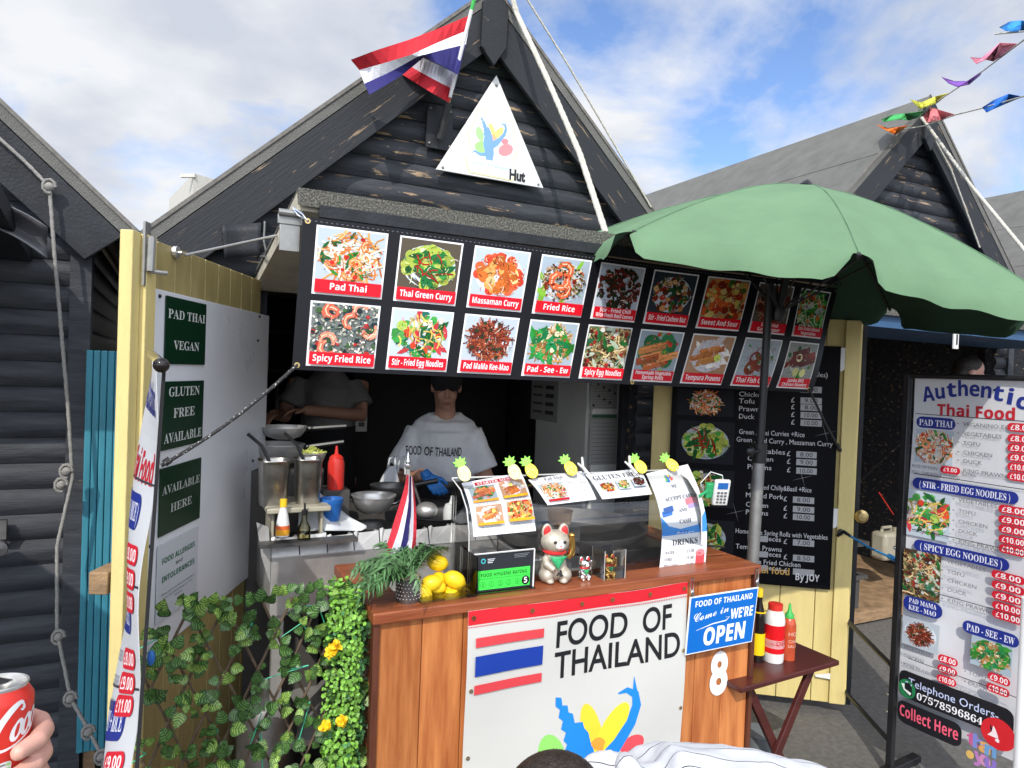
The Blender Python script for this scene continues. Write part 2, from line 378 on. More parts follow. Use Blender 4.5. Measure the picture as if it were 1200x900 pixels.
mat('shaded yellow paint', (.36, .285, .115), .5, var=.15, vs=6, bump=.0015, bs=60, stretch=(4, 4, .8))  # the door yellow darkened: shade on the left door's inner face put into the colour
mat('steel', (.60, .59, .57), .34, .75, var=.12, vs=12, bump=.0006, bs=30)
mat('dull steel', (.50, .49, .47), .40, .6, var=.2, vs=9, bump=.001, bs=20)
mat('dark steel', (.16, .155, .15), .42, .8, var=.3, vs=10)
mat('iron', (.018, .018, .02), .42, .2, var=.3)
mat('tub steel', (.42, .40, .37), .30, 1, var=.25, vs=14, bump=.0008, bs=18)
mat('galvanised', (.30, .30, .29), .5, .7, var=.15, vs=20)
mat('white panel', (.74, .75, .78), .3, 0, var=.05, vs=3, bump=.0007, bs=6)
mat('white plastic', (.74, .74, .72), .4, var=.04)
mat('white fridge', (.78, .78, .74), .4, var=.05)
mat('cream board', (.5, .46, .36), .7, var=.15, vs=10)
mat('speckle edge', (.055, .053, .046), .95, col2=(.17, .165, .14), thr=(.45, .6), vs=160, bump=.004, bs=150)
mat('black plastic', (.012, .012, .013), .35)
mat('black rubber', (.02, .02, .02), .7)
mat('turquoise wood', (.035, .215, .29), .55, var=.2, vs=6, stretch=(5, 5, .7))
mat('blue wood', (.03, .09, .19), .6, var=.15, vs=6)
mat('rough timber', (.30, .19, .10), .8, var=.4, vs=6, stretch=(2, 2, 8), bump=.003)
mat('rope', (.52, .50, .43), .9, var=.25, vs=120, bump=.002, bs=250)
mat('grey rope', (.26, .25, .23), .95, var=.25, vs=120, bump=.002, bs=250)
mat('blue rope', (.03, .28, .62), .7)
mat('bungee', (.02, .02, .022), .7, col2=(.6, .6, .6), thr=(.60, .62), vs=140)
def woodmat(name, a, b, st):
    m = mat(name, a, .38, vs=3.0, stretch=st, col2=b, thr=(.36, .64), bump=.0015, bs=14, island=.22)
    return m
woodmat('stained pine', (.34, .098, .028), (.55, .205, .064), (9, 9, .9))
woodmat('stained rail', (.24, .06, .022), (.37, .11, .04), (.9, 9, 9))
mat('dark stained', (.10, .03, .015), .45, var=.3, vs=6, stretch=(6, 6, 1))
mat('mahogany', (.07, .016, .013), .32, var=.25, vs=4, stretch=(1, 6, 6))
mat('lemon', (.86, .58, .012), .42, var=.08, vs=14, bump=.0012, bs=130)
mat('skin', (.42, .22, .145), .5, var=.06, vs=30)
mat('pink skin', (.58, .31, .24), .45, var=.12, vs=40, bump=.0004, bs=500)
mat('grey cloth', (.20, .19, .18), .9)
mat('white cloth', (.74, .74, .75), .9, var=.04, bump=.002, bs=26)
mat('black cloth', (.012, .012, .014), .95)
mat('dark hair', (.022, .014, .010), .5, var=.6, vs=60, bump=.003, bs=200)
mat('blue glove', (.03, .20, .58), .45, var=.1, bump=.001, bs=90)
mat('lip', (.30, .11, .09), .5)
mat('red plastic', (.62, .03, .02), .35)
mat('yellow plastic', (.85, .56, .02), .4)
mat('blue plastic', (.02, .14, .46), .4)
mat('clear plastic', (.6, .6, .58), .25)
mat('milky plastic', (.40, .37, .28), .35)
mat('card', (.48, .30, .15), .8)
mat('dark leaf', (.045, .10, .035), .45, var=.4, vs=30, island=.45)
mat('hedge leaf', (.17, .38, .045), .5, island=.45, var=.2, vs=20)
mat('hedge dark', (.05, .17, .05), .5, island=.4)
mat('plant leaf', (.075, .17, .06), .42, island=.45)
mat('hedge core', (.02, .05, .015), .9)
mat('twig', (.11, .075, .045), .8, var=.3, vs=40)
mat('yellow petal', (.90, .56, .01), .6, island=.12)
mat('cat silver', (.50, .45, .36), .42, .35, var=.12, vs=60, bump=.0012, bs=320)
mat('cat white', (.8, .78, .74), .35)
mat('cat red', (.66, .03, .03), .4)
mat('cat green', (.03, .36, .13), .5, var=.3, vs=90)
mat('gold', (.82, .52, .14), .22, 1)
mat('chrome', (.78, .78, .78), .12, 1)
mat('pineapple yellow', (.90, .68, .02), .5)
mat('pineapple pale', (.82, .76, .32), .5)
mat('pineapple green', (.22, .72, .03), .5)
mat('soy glass', (.012, .008, .007), .12)
mat('chilli sauce', (.45, .07, .025), .15, var=.2, vs=30)
mat('bottle green', (.05, .45, .08), .4)
mat('gravel', (.42, .34, .24), .8, island=.6)
mat('stone wall', (.55, .53, .47), .8, var=.08)
mat('grey sheet', (.14, .14, .15), .4, .2, var=.2)
mat('green wire', (.05, .45, .25), .5)
mat('food green', (.5, .55, .12), .7, island=.4)
mat('white bag', (.62, .64, .66), .5)
mat('green seam', (.11, .21, .12), .8)
mat('brass', (.6, .45, .2), .35, 1)
mat('bin grey', (.16, .18, .19), .6)
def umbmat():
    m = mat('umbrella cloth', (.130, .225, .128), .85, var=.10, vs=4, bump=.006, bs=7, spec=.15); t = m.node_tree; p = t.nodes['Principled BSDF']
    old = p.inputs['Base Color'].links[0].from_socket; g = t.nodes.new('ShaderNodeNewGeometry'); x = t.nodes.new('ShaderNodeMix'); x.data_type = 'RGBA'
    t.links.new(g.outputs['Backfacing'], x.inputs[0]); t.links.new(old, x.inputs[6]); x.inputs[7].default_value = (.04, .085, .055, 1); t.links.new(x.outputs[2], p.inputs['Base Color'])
umbmat()
def leafstripe():
    m = mat('striped leaf', (.05, .12, .025), .4, island=.5); t = m.node_tree; p = t.nodes['Principled BSDF']; old = p.inputs['Base Color'].links[0].from_socket
    a = t.nodes.new('ShaderNodeVertexColor'); a.layer_name = 'Col'; x = t.nodes.new('ShaderNodeMix'); x.data_type = 'RGBA'; x.blend_type = 'MULTIPLY'; x.inputs[0].default_value = 0
    t.links.new(a.outputs[0], p.inputs['Base Color'])
leafstripe()
# ================================================================== SETTING
g = MB(); g.grid(lambda a, b: V((-600+1400*a, -300+1300*b, 0)), 40, 40)
tag(g.build('ground', MAT['asphalt'], smooth=0), kind='structure')

YB = 3.0                                   # plane of the bargeboards
def logs(mb, z0, z1, xf, Y, ax='x', h=.098, bulge=.026):
    """half round boards one above another; xf(z) -> (start, end) along the wall"""
    n = max(1, round((z1-z0)/h)); h = (z1-z0)/n
    for i in range(n):
        a = z0+i*h; x0, x1 = xf(a+h*.55)
        if x1-x0 < .02: continue
        prof = []
        for k in range(8):
            t = k/7; prof.append((bulge*(math.sin(math.pi*min(1, .04+t*.96))**.7), a+h*t))
        vs = []
        for x in (x0, x1):
            for d, z in prof: vs.append((x, Y-d, z) if ax == 'x' else (Y+d, x, z))
        m = len(prof); mb.add(vs, [(k, k+1, m+k+1, m+k) for k in range(m-1)] + [tuple(range(m)), tuple(range(m, 2*m))])
def hut(name, label, cx, hz, hw=1.39, ins=.11, rise=1.297, depth=3.6, op=None, opz=2.06, board='weathered board'):
    """log hut with a steep gable to the row; op = (x0, x1) of the double door opening"""
    t = thing(name, label, 'hut', (cx, YB, 0), 'log huts in a row')
    ap, ev = hz, hz-rise; k = rise/hw; wh = hw-ins
    xin = lambda z: (max(cx-wh, cx-(ap-.09-z)/k), min(cx+wh, cx+(ap-.09-z)/k))
    f = MB(); Yw = YB+.09
    if op:
        logs(f, .04, opz, lambda z: (cx-wh, op[0]), Yw); logs(f, .04, opz, lambda z: (op[1], cx+wh), Yw)
        f.bb((cx-wh, Yw, .04), (op[0], Yw+.06, opz)); f.bb((op[1], Yw, .04), (cx+wh, Yw+.06, opz))
    else: logs(f, .04, opz, lambda z: (cx-wh, cx+wh), Yw); f.bb((cx-wh, Yw, .04), (cx+wh, Yw+.06, opz))
    logs(f, opz, ap-.1, xin, Yw)
    zz = [opz, ev+.02, ap-.12]; f.prism([(cx-wh, Yw, opz), (cx+wh, Yw, opz), (cx+wh, Yw, ap-.09-k*wh), (cx, Yw, ap-.1), (cx-wh, Yw, ap-.09-k*wh)], (0, .05, 0))
    lm_ = MAT['plain logs' if board == 'black board' else 'black logs']; wf = f.build('front_wall', lm_, t, smooth=50)
    for sx in (-1, 1):
        s = MB(); X = cx+sx*wh; top = ap-.09-k*wh
        if sx > 0: logs(s, .04, top, lambda z: (YB+.1, YB+depth-.1), X, 'y')
        s.bb((X-.03, YB+.15, .04), (X+.003, YB+depth-.1, top)); s.bb((X-.035, YB+.05, .04), (X+.035, YB+.12, top))
        s.build('side_wall', lm_, t, smooth=50)
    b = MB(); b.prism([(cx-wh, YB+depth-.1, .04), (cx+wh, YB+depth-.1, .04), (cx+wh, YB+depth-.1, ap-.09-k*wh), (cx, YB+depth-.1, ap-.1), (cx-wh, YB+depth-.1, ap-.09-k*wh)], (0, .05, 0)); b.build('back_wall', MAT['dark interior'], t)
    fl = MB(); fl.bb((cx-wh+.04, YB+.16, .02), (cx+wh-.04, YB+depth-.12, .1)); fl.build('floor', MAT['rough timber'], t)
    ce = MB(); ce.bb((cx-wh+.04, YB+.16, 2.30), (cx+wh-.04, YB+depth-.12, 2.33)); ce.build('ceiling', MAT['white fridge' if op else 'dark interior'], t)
    r = MB(); th = .045
    for sx in (-1, 1):
        d = V((sx*hw, 0, -rise)).normalized(); n = V((d.z*-sx, 0, abs(d.x))) if False else V((sx*rise, 0, hw)).normalized()
        L = math.hypot(hw, rise)+.03; a = V((cx, 0, ap+.004))
        q = [a, a+d*L, a+d*L+n*th, a+V((0, 0, th/n.z))]
        r.prism([V((p.x, YB-.025, p.z)) for p in q], (0, depth+.05, 0))
    for sx in (-1, 1):
        d = V((sx*hw, 0, -rise)).normalized(); n = V((sx*rise, 0, hw)).normalized(); L = math.hypot(hw, rise); a = V((cx, YB+depth/2, ap+.004))+n*(th+.0005)
        for k_ in (.32, .66): r.box(a+d*L*k_, (.03, depth+.04, .005), (d, V((0, 1, 0)), n))
    roof = r.build('roof', MAT['roof felt'], t, smooth=0)
    e = MB()
    for sx in (-1, 1):
        d = V((sx*hw, 0, -rise)).normalized(); n = V((sx*rise, 0, hw)).normalized(); a = V((cx, 0, ap+.010)); L = math.hypot(hw, rise)+.034
        e.prism([V((p.x, YB-.031, p.z)) for p in (a+n*.034, a+d*L+n*.034, a+d*L+n*(th+.003), a+V((0, 0, (th+.003)/n.z)))], (0, .007, 0))
    e.build('felt_edge', MAT['felt edge'], roof, smooth=0)
    for sx in (-1, 1):
        d = V((sx*hw, 0, -rise)).normalized(); n = V((sx*rise, 0, hw)).normalized(); a = V((cx, 0, ap)); L = math.hypot(hw, rise); wd = .158
        q = [a, a+d*L, a+d*(L-.02)-n*wd, V((cx, 0, ap-wd/n.z))]
        bd = MB(); bd.prism([V((p.x, YB-.022, p.z)) for p in q], (0, .024, 0)); bd.build('bargeboard', MAT[board if board == 'black board' else 'weathered board left' if sx < 0 else 'weathered board right'], t, smooth=0, bevel=.003)
        s2 = MB(); s2.prism([V((p.x, YB+.003, p.z)) for p in (a-n*.02, a+d*(L-.02)-n*.02, a+d*(L-.03)-n*.10, V((cx, 0, ap-.10/n.z)))], (0, .085, 0)); s2.build('rafter', MAT['black board'], t, smooth=0)
    p = MB(); p.prism([(cx-.065, YB-.05, ap-.03), (cx-.07, YB-.05, ap-.24), (cx+.0, YB-.05, ap-.315), (cx+.06, YB-.05, ap-.22), (cx+.065, YB-.05, ap-.03), (cx, YB-.05, ap+.05)], (0, .026, 0)); p.build('gable_block', MAT[board], t, smooth=0, bevel=.003)
    return t

CX, HZ = 1.311, 3.449
main = hut('food_hut', 'black log hut with wide open yellow doors and a white triangle on its gable', CX, HZ, op=(.30, W(764, 500, Y=2.93).x))
left_hut = hut('log_hut', 'black log hut cut off by the left edge, rope hanging down its bargeboard', -1.573, HZ+.006, op=(-2.75, -1.0), board='black board', ins=.14)
right_hut = hut('log_hut', 'black log hut behind the green umbrella with bunting tied to its gable peak', 4.592, 3.63, rise=1.36, op=(3.42, 5.7))
far_hut = hut('log_hut', 'farthest black log hut at the right edge, only its grey felt roof showing', 7.80, 3.70, rise=1.36)

# ---- left door (inner yellow face to the right), swung out past square
LH = V((.31, 2.93, 0)); LDd = V((-.426, -.905, 0)).normalized(); LN = V((.905, -.426, 0)).normalized(); LW = .945
def LD(s, z, o=0): return LH + LDd*s + LN*o + V((0, 0, z))
lp = lambda x, y, o=0: WP(x, y, LD(0, 0, o), LN)
def lsz(x, y, o=0): p = lp(x, y, o)-LH; return p.dot(LDd), p.z
DT = 2.03
m = MB()
for i in range(9):
    a, b = LW*i/9+.002, LW*(i+1)/9-.002
    m.box(LD((a+b)/2, (DT+.06)/2, -.013), (b-a, .024, DT-.06), (LDd, LN, V((0, 0, 1))))
door = m.build('door', MAT['shaded yellow paint'], main, smooth=0, bevel=.003, label='left yellow plank door with a white metal sheet on its inside')
m = MB(); m.box(LD(LW/2, (DT+.06)/2, -.034), (LW, .016, DT-.06), (LDd, LN, V((0, 0, 1)))); m.build('outer_face', MAT['weathered board'], door, smooth=0)
m = MB(); m.box(LD(LW+.021, (DT+.06)/2, -.009), (.042, .034, DT-.056), (LDd, LN, V((0, 0, 1)))); m.box(LD(LW-.03, (DT+.06)/2, .012), (.055, .02, DT-.06), (LDd, LN, V((0, 0, 1)))); m.build('edge_strip', MAT['yellow paint'], door, smooth=0, bevel=.003)
pa, pz1 = lsz(183, 338, .012); pb, _ = lsz(316, 368, .012); _, pz0 = lsz(172, 775, .012)
m = MB(); m.box(LD((pa+pb)/2, (pz0+pz1)/2, .006), (abs(pa-pb), .01, pz1-pz0), (LDd, LN, V((0, 0, 1)))); sheet = m.build('metal_sheet', MAT['white panel'], door, smooth=0, bevel=.002)
m = MB()
for q in ((187, 347), (304, 371), (302, 399), (178, 560), (176, 640), (296, 540)):
    c = lp(*q, .012); m.ell(c, .006, 8, 6)
m.build('screw', MAT['iron'], door, split=True)
m = MB(); a, b = lp(178, 278, .03), lp(176, 318, .03); m.tube([a, b], .011, 10); m.tube([b+V((0, 0, -.0)), b+LN*.03+LDd*-.03], .006, 8); m.box((a+b)/2-LN*.012, (.03, .006, .17), (LDd, LN, V((0, 0, 1)))); m.build('bolt', MAT['galvanised'], door)
m = MB(); hk = lp(212, 296, .02); he = V((.335, 2.60, 2.165)); m.tube([hk-LN*.015, hk, hk+(he-hk)*.04+V((0, 0, -.01)), he, he+V((.02, .0, .012)), he+V((.02, .02, -.01))], .0045, 8); m.lathe(hk-LN*.02, [(.0, 0), (.018, 0), (.018, .012), (0, .012)], 10, (LDd, V((0, 0, 1)), LN)); m.build('hook', MAT['steel'], door)
m = MB(); m.box(lp(126, 678, -.06), (.09, .05, .06), (LDd, LN, V((0, 0, 1)))); m.build('door_stop', MAT['rough timber'], door, bevel=.004)

# ---- right door (inner yellow face to the viewer)
RH = V((W(764, 500, Y=2.93).x, 2.93, 0)); RE = V((3.13, 2.315, 0)); RD = (RE-RH).normalized(); RN = V((RD.y, -RD.x, 0)); RW = (RE-RH).length
if RN.y > 0: RN = -RN
def RP(s, z, o=0): return RH + RD*s + RN*o + V((0, 0, z))
rp = lambda x, y, o=0: WP(x, y, RP(0, 0, o), RN)
def rsz(x, y, o=0): p = rp(x, y, o)-RH; return p.dot(RD), p.z
Z1 = V((0, 0, 1))
m = MB()
for i in range(6):
    a, b = RW*i/6+.0015, RW*(i+1)/6-.0015; m.box(RP((a+b)/2, 1.045, -.012), (b-a, .024, 1.97), (RD, RN, Z1))
rdoor = m.build('door', MAT['yellow paint'], main, smooth=0, bevel=.003, label='right yellow plank door carrying the black menu board')
m = MB(); m.box(RP(RW/2, 1.045, -.036), (RW, .02, 1.97), (RD, RN, Z1)); m.box(RP(RW+.012, 1.045, -.03), (.02, .05, 1.975), (RD, RN, Z1)); m.build('outer_face', MAT['black board'], rdoor, smooth=0)
m = MB(); m.box(RP(RW-.05, 1.045, .012), (.075, .018, 1.96), (RD, RN, Z1)); m.build('edge_strip', MAT['yellow paint'], rdoor, smooth=0, bevel=.003)
m = MB()
for q in ([(984, 408), (1004, 407), (1004, 424), (984, 436)], [(974, 595), (993, 597), (993, 611), (973, 620)], [(955, 790), (983, 788), (983, 797), (955, 792)]):
    m.prism([rp(*p, .010) for p in q], RN*.01)
m.build('bracket', MAT['white plastic'], rdoor, smooth=0, split=True)
m = MB(); c = rp(1006, 606, .02); m.lathe(c-RN*.03+RD*.02, [(0, 0), (.03, 0), (.034, .012), (.02, .026), (0, .028)], 16, (RD, Z1, RN)); m.build('padlock', MAT['brass'], rdoor)

# ---- hatch flap over the opening, propped out
fa, fb = V((.335, 2.245, 2.185)), V((2.82, 2.245, 2.155)); bz = 2.02; th = .055
m = MB(); m.prism([fa, V((.30, 3.13, bz-.01)), V((.30, 3.13, bz+.035)), fa+V((0, 0, th))], (fb.x-fa.x, 0, 0)); hatch = m.build('hatch', MAT['cream board'], main, smooth=0, label='serving hatch lid propped out over the counter')
m = MB(); m.prism([fa+V((0, -.02, .012)), fa+V((0, -.02, th+.012)), V((.295, 3.06, bz+.062)), V((.295, 3.06, bz+.047)), fa+V((0, 0, th+.002))], (fb.x-fa.x, 0, -.0)); m.build('hatch_felt', MAT['speckle edge'], hatch, smooth=0)
m = MB(); m.bb((.40, 2.215, 2.165), (2.80, 2.232, 2.205)); m.build('hatch_rail', MAT['black board'], hatch, smooth=0, bevel=.002)
m = MB(); c = W(340, 258, Y=2.235); m.box(c, (.075, .012, .03)); m.box(c+V((0, 0, -.055)), (.062, .006, .085)); m.tube([c+V((-.036, -.01, .02)), c+V((.034, -.01, .02))], .011, 10); lt = m.build('hatch_latch', MAT['galvanised'], hatch, bevel=.002)
m = MB(); a = W(310, 268, X=.31); m.tube([a+V((0, 0, .03)), a+V((0, .01, -.05)), W(312, 296, X=.31), W(303, 300, X=.31), W(312, 301, X=.30)], .004, 6); m.build('hatch_hook', MAT['galvanised'], hatch)
m = MB(); m.grid(lambda a, b: W(260+46*a-5*b*a+3*b, 264-3*a+38*b, Y=2.965+.015*math.sin(a*4)), 8, 4); m.build('lead_flashing', MAT['black board'], main, solid=.004)

# ---- inside the main hut
m = MB(); m.bb((.31, 3.16, .1), (.36, 3.2, 2.06)); m.bb((RH.x-.03, 3.16, .1), (RH.x+.02, 3.2, 2.06)); m.build('door_jamb', MAT['black board'], main, smooth=0, split=True)
c = W(687, 500, Y=3.42); cb = W(627, 500, X=c.x)
FX, FY, FB = c.x, 3.42, min(cb.y, 6.2); print('fridge', FX, FB)
fr = thing('fridge', 'tall white fridge with paper lists inside the hut', 'fridge', (FX+.15, FY, .1)); FW = 2.56-FX
m = MB(); m.bb((FX, FY, .1), (FX+FW, FB, 2.2)); m.build('body', MAT['white fridge'], fr, bevel=.012)
m = MB(); m.bb((FX+.01, FY-.05, .2), (FX+FW-.01, FY-.004, 2.15)); m.build('door', MAT['white fridge'], fr, bevel=.012)
m = MB(); m.bb((FX+FW-.05, FY-.085, .9), (FX+FW-.02, FY-.05, 1.9)); m.build('handle', MAT['red plastic'], fr, bevel=.006)
for (x0, y0, x1, y1, head) in ((692, 440, 724, 479, None), (690, 485, 724, 545, '#3c6a4a')):
    a, b = W(x0, y1, Y=FY-.053), W(x1, y0, Y=FY-.053); p = Pr(flat(a, (1, 0, 0), Z1)); ww, hh = b.x-a.x, b.z-a.z
    p.base(ww, hh, '#a8a8a4', th=.001)
    for i in range(12): p.rect(.01, hh*(i+.6)/13, ww-.01, hh*(i+.6)/13+.003, '#77777a')
    if head: p.rect(.01, hh*.92, ww-.01, hh*.98, head)
    else:
        for i in range(9): p.rect(.02+(i*37 % 50)/60*ww*.8, hh*(.1+.08*i), .05+(i*37 % 50)/60*ww*.8, hh*(.1+.08*i)+.012, '#333')if False else p.ell(.02+(i*37 % 50)/60*ww, hh*(.1+.09*i), .008, .008, '#303034')
    p.build('paper_list', fr)
a = W(640, 490, X=FX-.004); p = Pr(flat((FX-.003, a.y+.22, a.z-.02), (0, -1, 0), Z1)); p.base(.36, .46, '#a9a9a6', th=.001)
p.rect(.03, .42, .33, .45, '#a03038'); p.rect(.03, .30, .33, .325, '#38487a')
for i in range(5): p.rect(.03, .05+.055*i, .16, .065+.055*i, '#555'); p.rect(.2, .045+.055*i, .31, .07+.055*i, '#383838')
p.build('price_list', fr)
st = thing('wall_shelf', 'dark shelf of kitchen things on the back wall of the hut', 'shelf', (1.3, 6.2, 1.2))
m = MB()
for z in (1.25, 1.62, 1.95): m.bb((.5, 5.95, z), (2.0, 6.4, z+.025))
for x in (.5, 1.22, 1.98): m.bb((x, 6.3, .1), (x+.03, 6.36, 2.1))
m.build('boards', MAT['dark shelf'], st, smooth=0)
m = MB()
for i, x in enumerate((.56, .68, .8, 1.3, 1.42, 1.55, 1.7, 1.85, .95, 1.1)):
    z = (1.275, 1.645, 1.275)[i % 3]; m.lathe((x, 6.12, z), [(0, 0), (.045, 0), (.045, .16), (.02, .2), (.02, .24), (0, .24)], 12)
m.build('jar', MAT['dark steel'], st, split=True)
so_ = thing('socket_panel', 'white electrical socket panel on the dark hut wall behind the cooks', 'socket', W(423, 488, Y=5.0))
c = W(423, 490, Y=5.0); m = MB(); m.box(c, (.09, .03, .20)); m.build('plate', MAT['white plastic'], so_, bevel=.006)
m = MB(); m.box(c+V((0, -.02, .045)), (.04, .01, .03)); m.box(c+V((0, -.02, -.045)), (.04, .01, .03)); m.build('switch', MAT['black plastic'], so_, split=True)
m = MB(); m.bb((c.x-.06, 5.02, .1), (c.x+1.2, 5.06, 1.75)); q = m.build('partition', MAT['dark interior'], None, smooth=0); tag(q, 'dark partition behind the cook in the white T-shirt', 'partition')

# ---- between the huts, and the right neighbour
TY = 3.02; tp = thing('turquoise_board', 'turquoise grooved boards standing in the gap between two black huts', 'boards', W(120, 700, Y=TY))
m = MB(); a, b = W(101, 410, Y=TY), W(160, 410, Y=TY); n = 7
for i in range(n):
    x0 = a.x+(b.x-a.x)*i/n; x1 = a.x+(b.x-a.x)*(i+1)/n; m.bb((x0+.0008, TY+.0015*(i % 2), .18), (x1-.0008, TY+.03, a.z))
m.build('slats', MAT['turquoise wood'], tp, smooth=0, bevel=.004)
m = MB(); m.bb((a.x, TY+.033, .5), (b.x, TY+.05, .58)); m.bb((a.x, TY+.033, 1.4), (b.x, TY+.05, 1.48)); m.bb((a.x+.02, TY+.052, 0), (a.x+.06, TY+.08, 1.6)); m.build('batten', MAT['rough timber'], tp)
# left hut flap, tarpaulin
m = MB(); m.prism([(-3.1, 2.3, 2.18), (-3.1, 3.06, 2.04), (-3.1, 3.06, 2.10), (-3.1, 2.3, 2.25)], (2.62, 0, 0)); m.build('hatch', MAT['black board'], left_hut, smooth=0)
tq = MB(); tq.grid(lambda a, b: W(-40+95*a, 232+34*a*a+(26+10*a)*b+5*math.sin(3*b), Y=2.70+.07*math.sin(b*3.1)), 12, 8); tq = tq.build('tarpaulin', MAT['grey sheet'], left_hut, solid=.004)
m = MB(); c = W(2, 630, Y=3.03); m.box(c+V((0, 0, .03)), (.03, .02, .07)); m.lathe(c+V((0, -.02, -.03)), [(0, 0), (.025, 0), (.028, .01), (.028, .03), (0, .034)], 12, (V((1, 0, 0)), Z1, V((0, -1, 0)))); m.build('padlock', MAT['dark steel'], left_hut)
m = MB(); xn = W(92, 330, Y=3.05).x
for i in range(19):
    for dz in (.03, .068): m.ell((xn-.004*(i % 2), 3.062, .06+.1063*i+dz), (.005, .004, .005), 8, 6)
m.build('nail', MAT['galvanised'], left_hut, split=True)
# right hut: posts, back wall, blue boards, hatch
m = MB(); 
for x in (3.36, 3.46): m.bb((x, 2.985, .03), (x+.06, 3.045, 2.1))
m.build('door_post', MAT['black board'], right_hut, smooth=0, bevel=.004)
m = MB(); m.bb((3.5, 5.0, .1), (4.9, 5.04, 2.3)); m.build('inner_wall', MAT['brown interior'], right_hut)
m = MB(); a = W(1148, 392, Y=4.4)
for i in range(7): m.bb((a.x+.16*i, 4.4, .1), (a.x+.16*i+.155, 4.43, 2.12))
m.build('blue_boards', MAT['blue wood'], right_hut, smooth=0, bevel=.003)
a, b = W(1036, 380, Y=2.45), W(1270, 383, Y=2.45); m = MB(); m.prism([(3.35, 2.45, 2.02), (3.35, 3.06, 2.02), (3.35, 3.06, 2.08), (3.35, 2.45, 2.10)], (2.4, 0, 0)); rh = m.build('hatch', MAT['blue wood'], right_hut, smooth=0)
m = MB(); m.bb((3.35, 2.42, 2.085), (5.75, 2.455, 2.125)); m.build('hatch_felt', MAT['speckle edge'], rh, smooth=0)
c = W(1120, 396, Y=2.42); m = MB(); m.box(c, (.045, .012, .13)); m.box(c+V((0, .0, .06)), (.07, .02, .03)); m.build('hatch_latch', MAT['white plastic'], rh, bevel=.003)
m = MB(); m.box(c+V((0, -.008, -.01)), (.01, .004, .06)); m.build('latch_slot', MAT['iron'], rh)
jc = thing('jerry_can', 'translucent white jerry can on a shelf inside the right hut', 'jerry can', W(1035, 655, Y=3.4))
c = W(1037, 655, Y=3.45); m = MB(); m.box(c+V((0, 0, .11)), (.2, .14, .22)); m.build('can', MAT['milky plastic'], jc, bevel=.03)
m = MB(); m.tube([c+V((-.06, 0, .21)), c+V((-.05, 0, .25)), c+V((.05, 0, .25)), c+V((.06, 0, .21))], .013, 8); m.lathe(c+V((.07, -.03, .2)), [(.022, 0), (.022, .05), (0, .05)], 12); m.build('handle', MAT['milky plastic'], jc)
m = MB(); cz = c.z; m.bb((3.55, 3.2, cz-.03), (4.5, 3.8, cz)); m.bb((3.56, 3.22, .1), (3.6, 3.26, cz)); m.bb((4.4, 3.22, .1), (4.44, 3.26, cz)); m.bb((3.55, 3.2, .55), (4.5, 3.8, .58))
tag(m.build('shelf', MAT['dark shelf'], smooth=0), 'dark shelf inside the right hut holding a jerry can', 'shelf')
m = MB(); a = W(1035, 742, Y=3.1)
for i in range(4): m.bb((3.42, 3.12+i*.02, .12+.13*i), (4.2, 3.2, .24+.13*i))
tag(m.build('timber_crate', MAT['rough timber'], smooth=0, bevel=.004), 'rough timber crate front inside the right hut beside the black posts', 'crate')
m = MB(); m.tube([W(1030, 577, Y=3.3), W(1047, 603, Y=3.3)], .004, 8); tag(m.build('orange_stick', MAT['red plastic']), 'thin orange handle leaning inside the right hut', 'handle')
# far pale building behind the left roof
wb = thing('pale_building', 'pale stone building corner peeping over the left roof slope', 'building', W(245, 240, d=30))
m = MB(); a, b = W(227, 203, d=30), W(330, 203, d=34); m.prism([V((a.x, a.y, 0)), V((b.x, b.y, 0)), V((b.x, b.y+6, 0)), V((a.x-1, a.y+6, 0))], (0, 0, a.z)); m.build('wall', MAT['stone wall'], wb, smooth=0)
m = MB(); m.beam(W(212, 206, d=30), W(229, 206, d=30), .15, .15); m.build('ledge', MAT['stone wall'], wb)
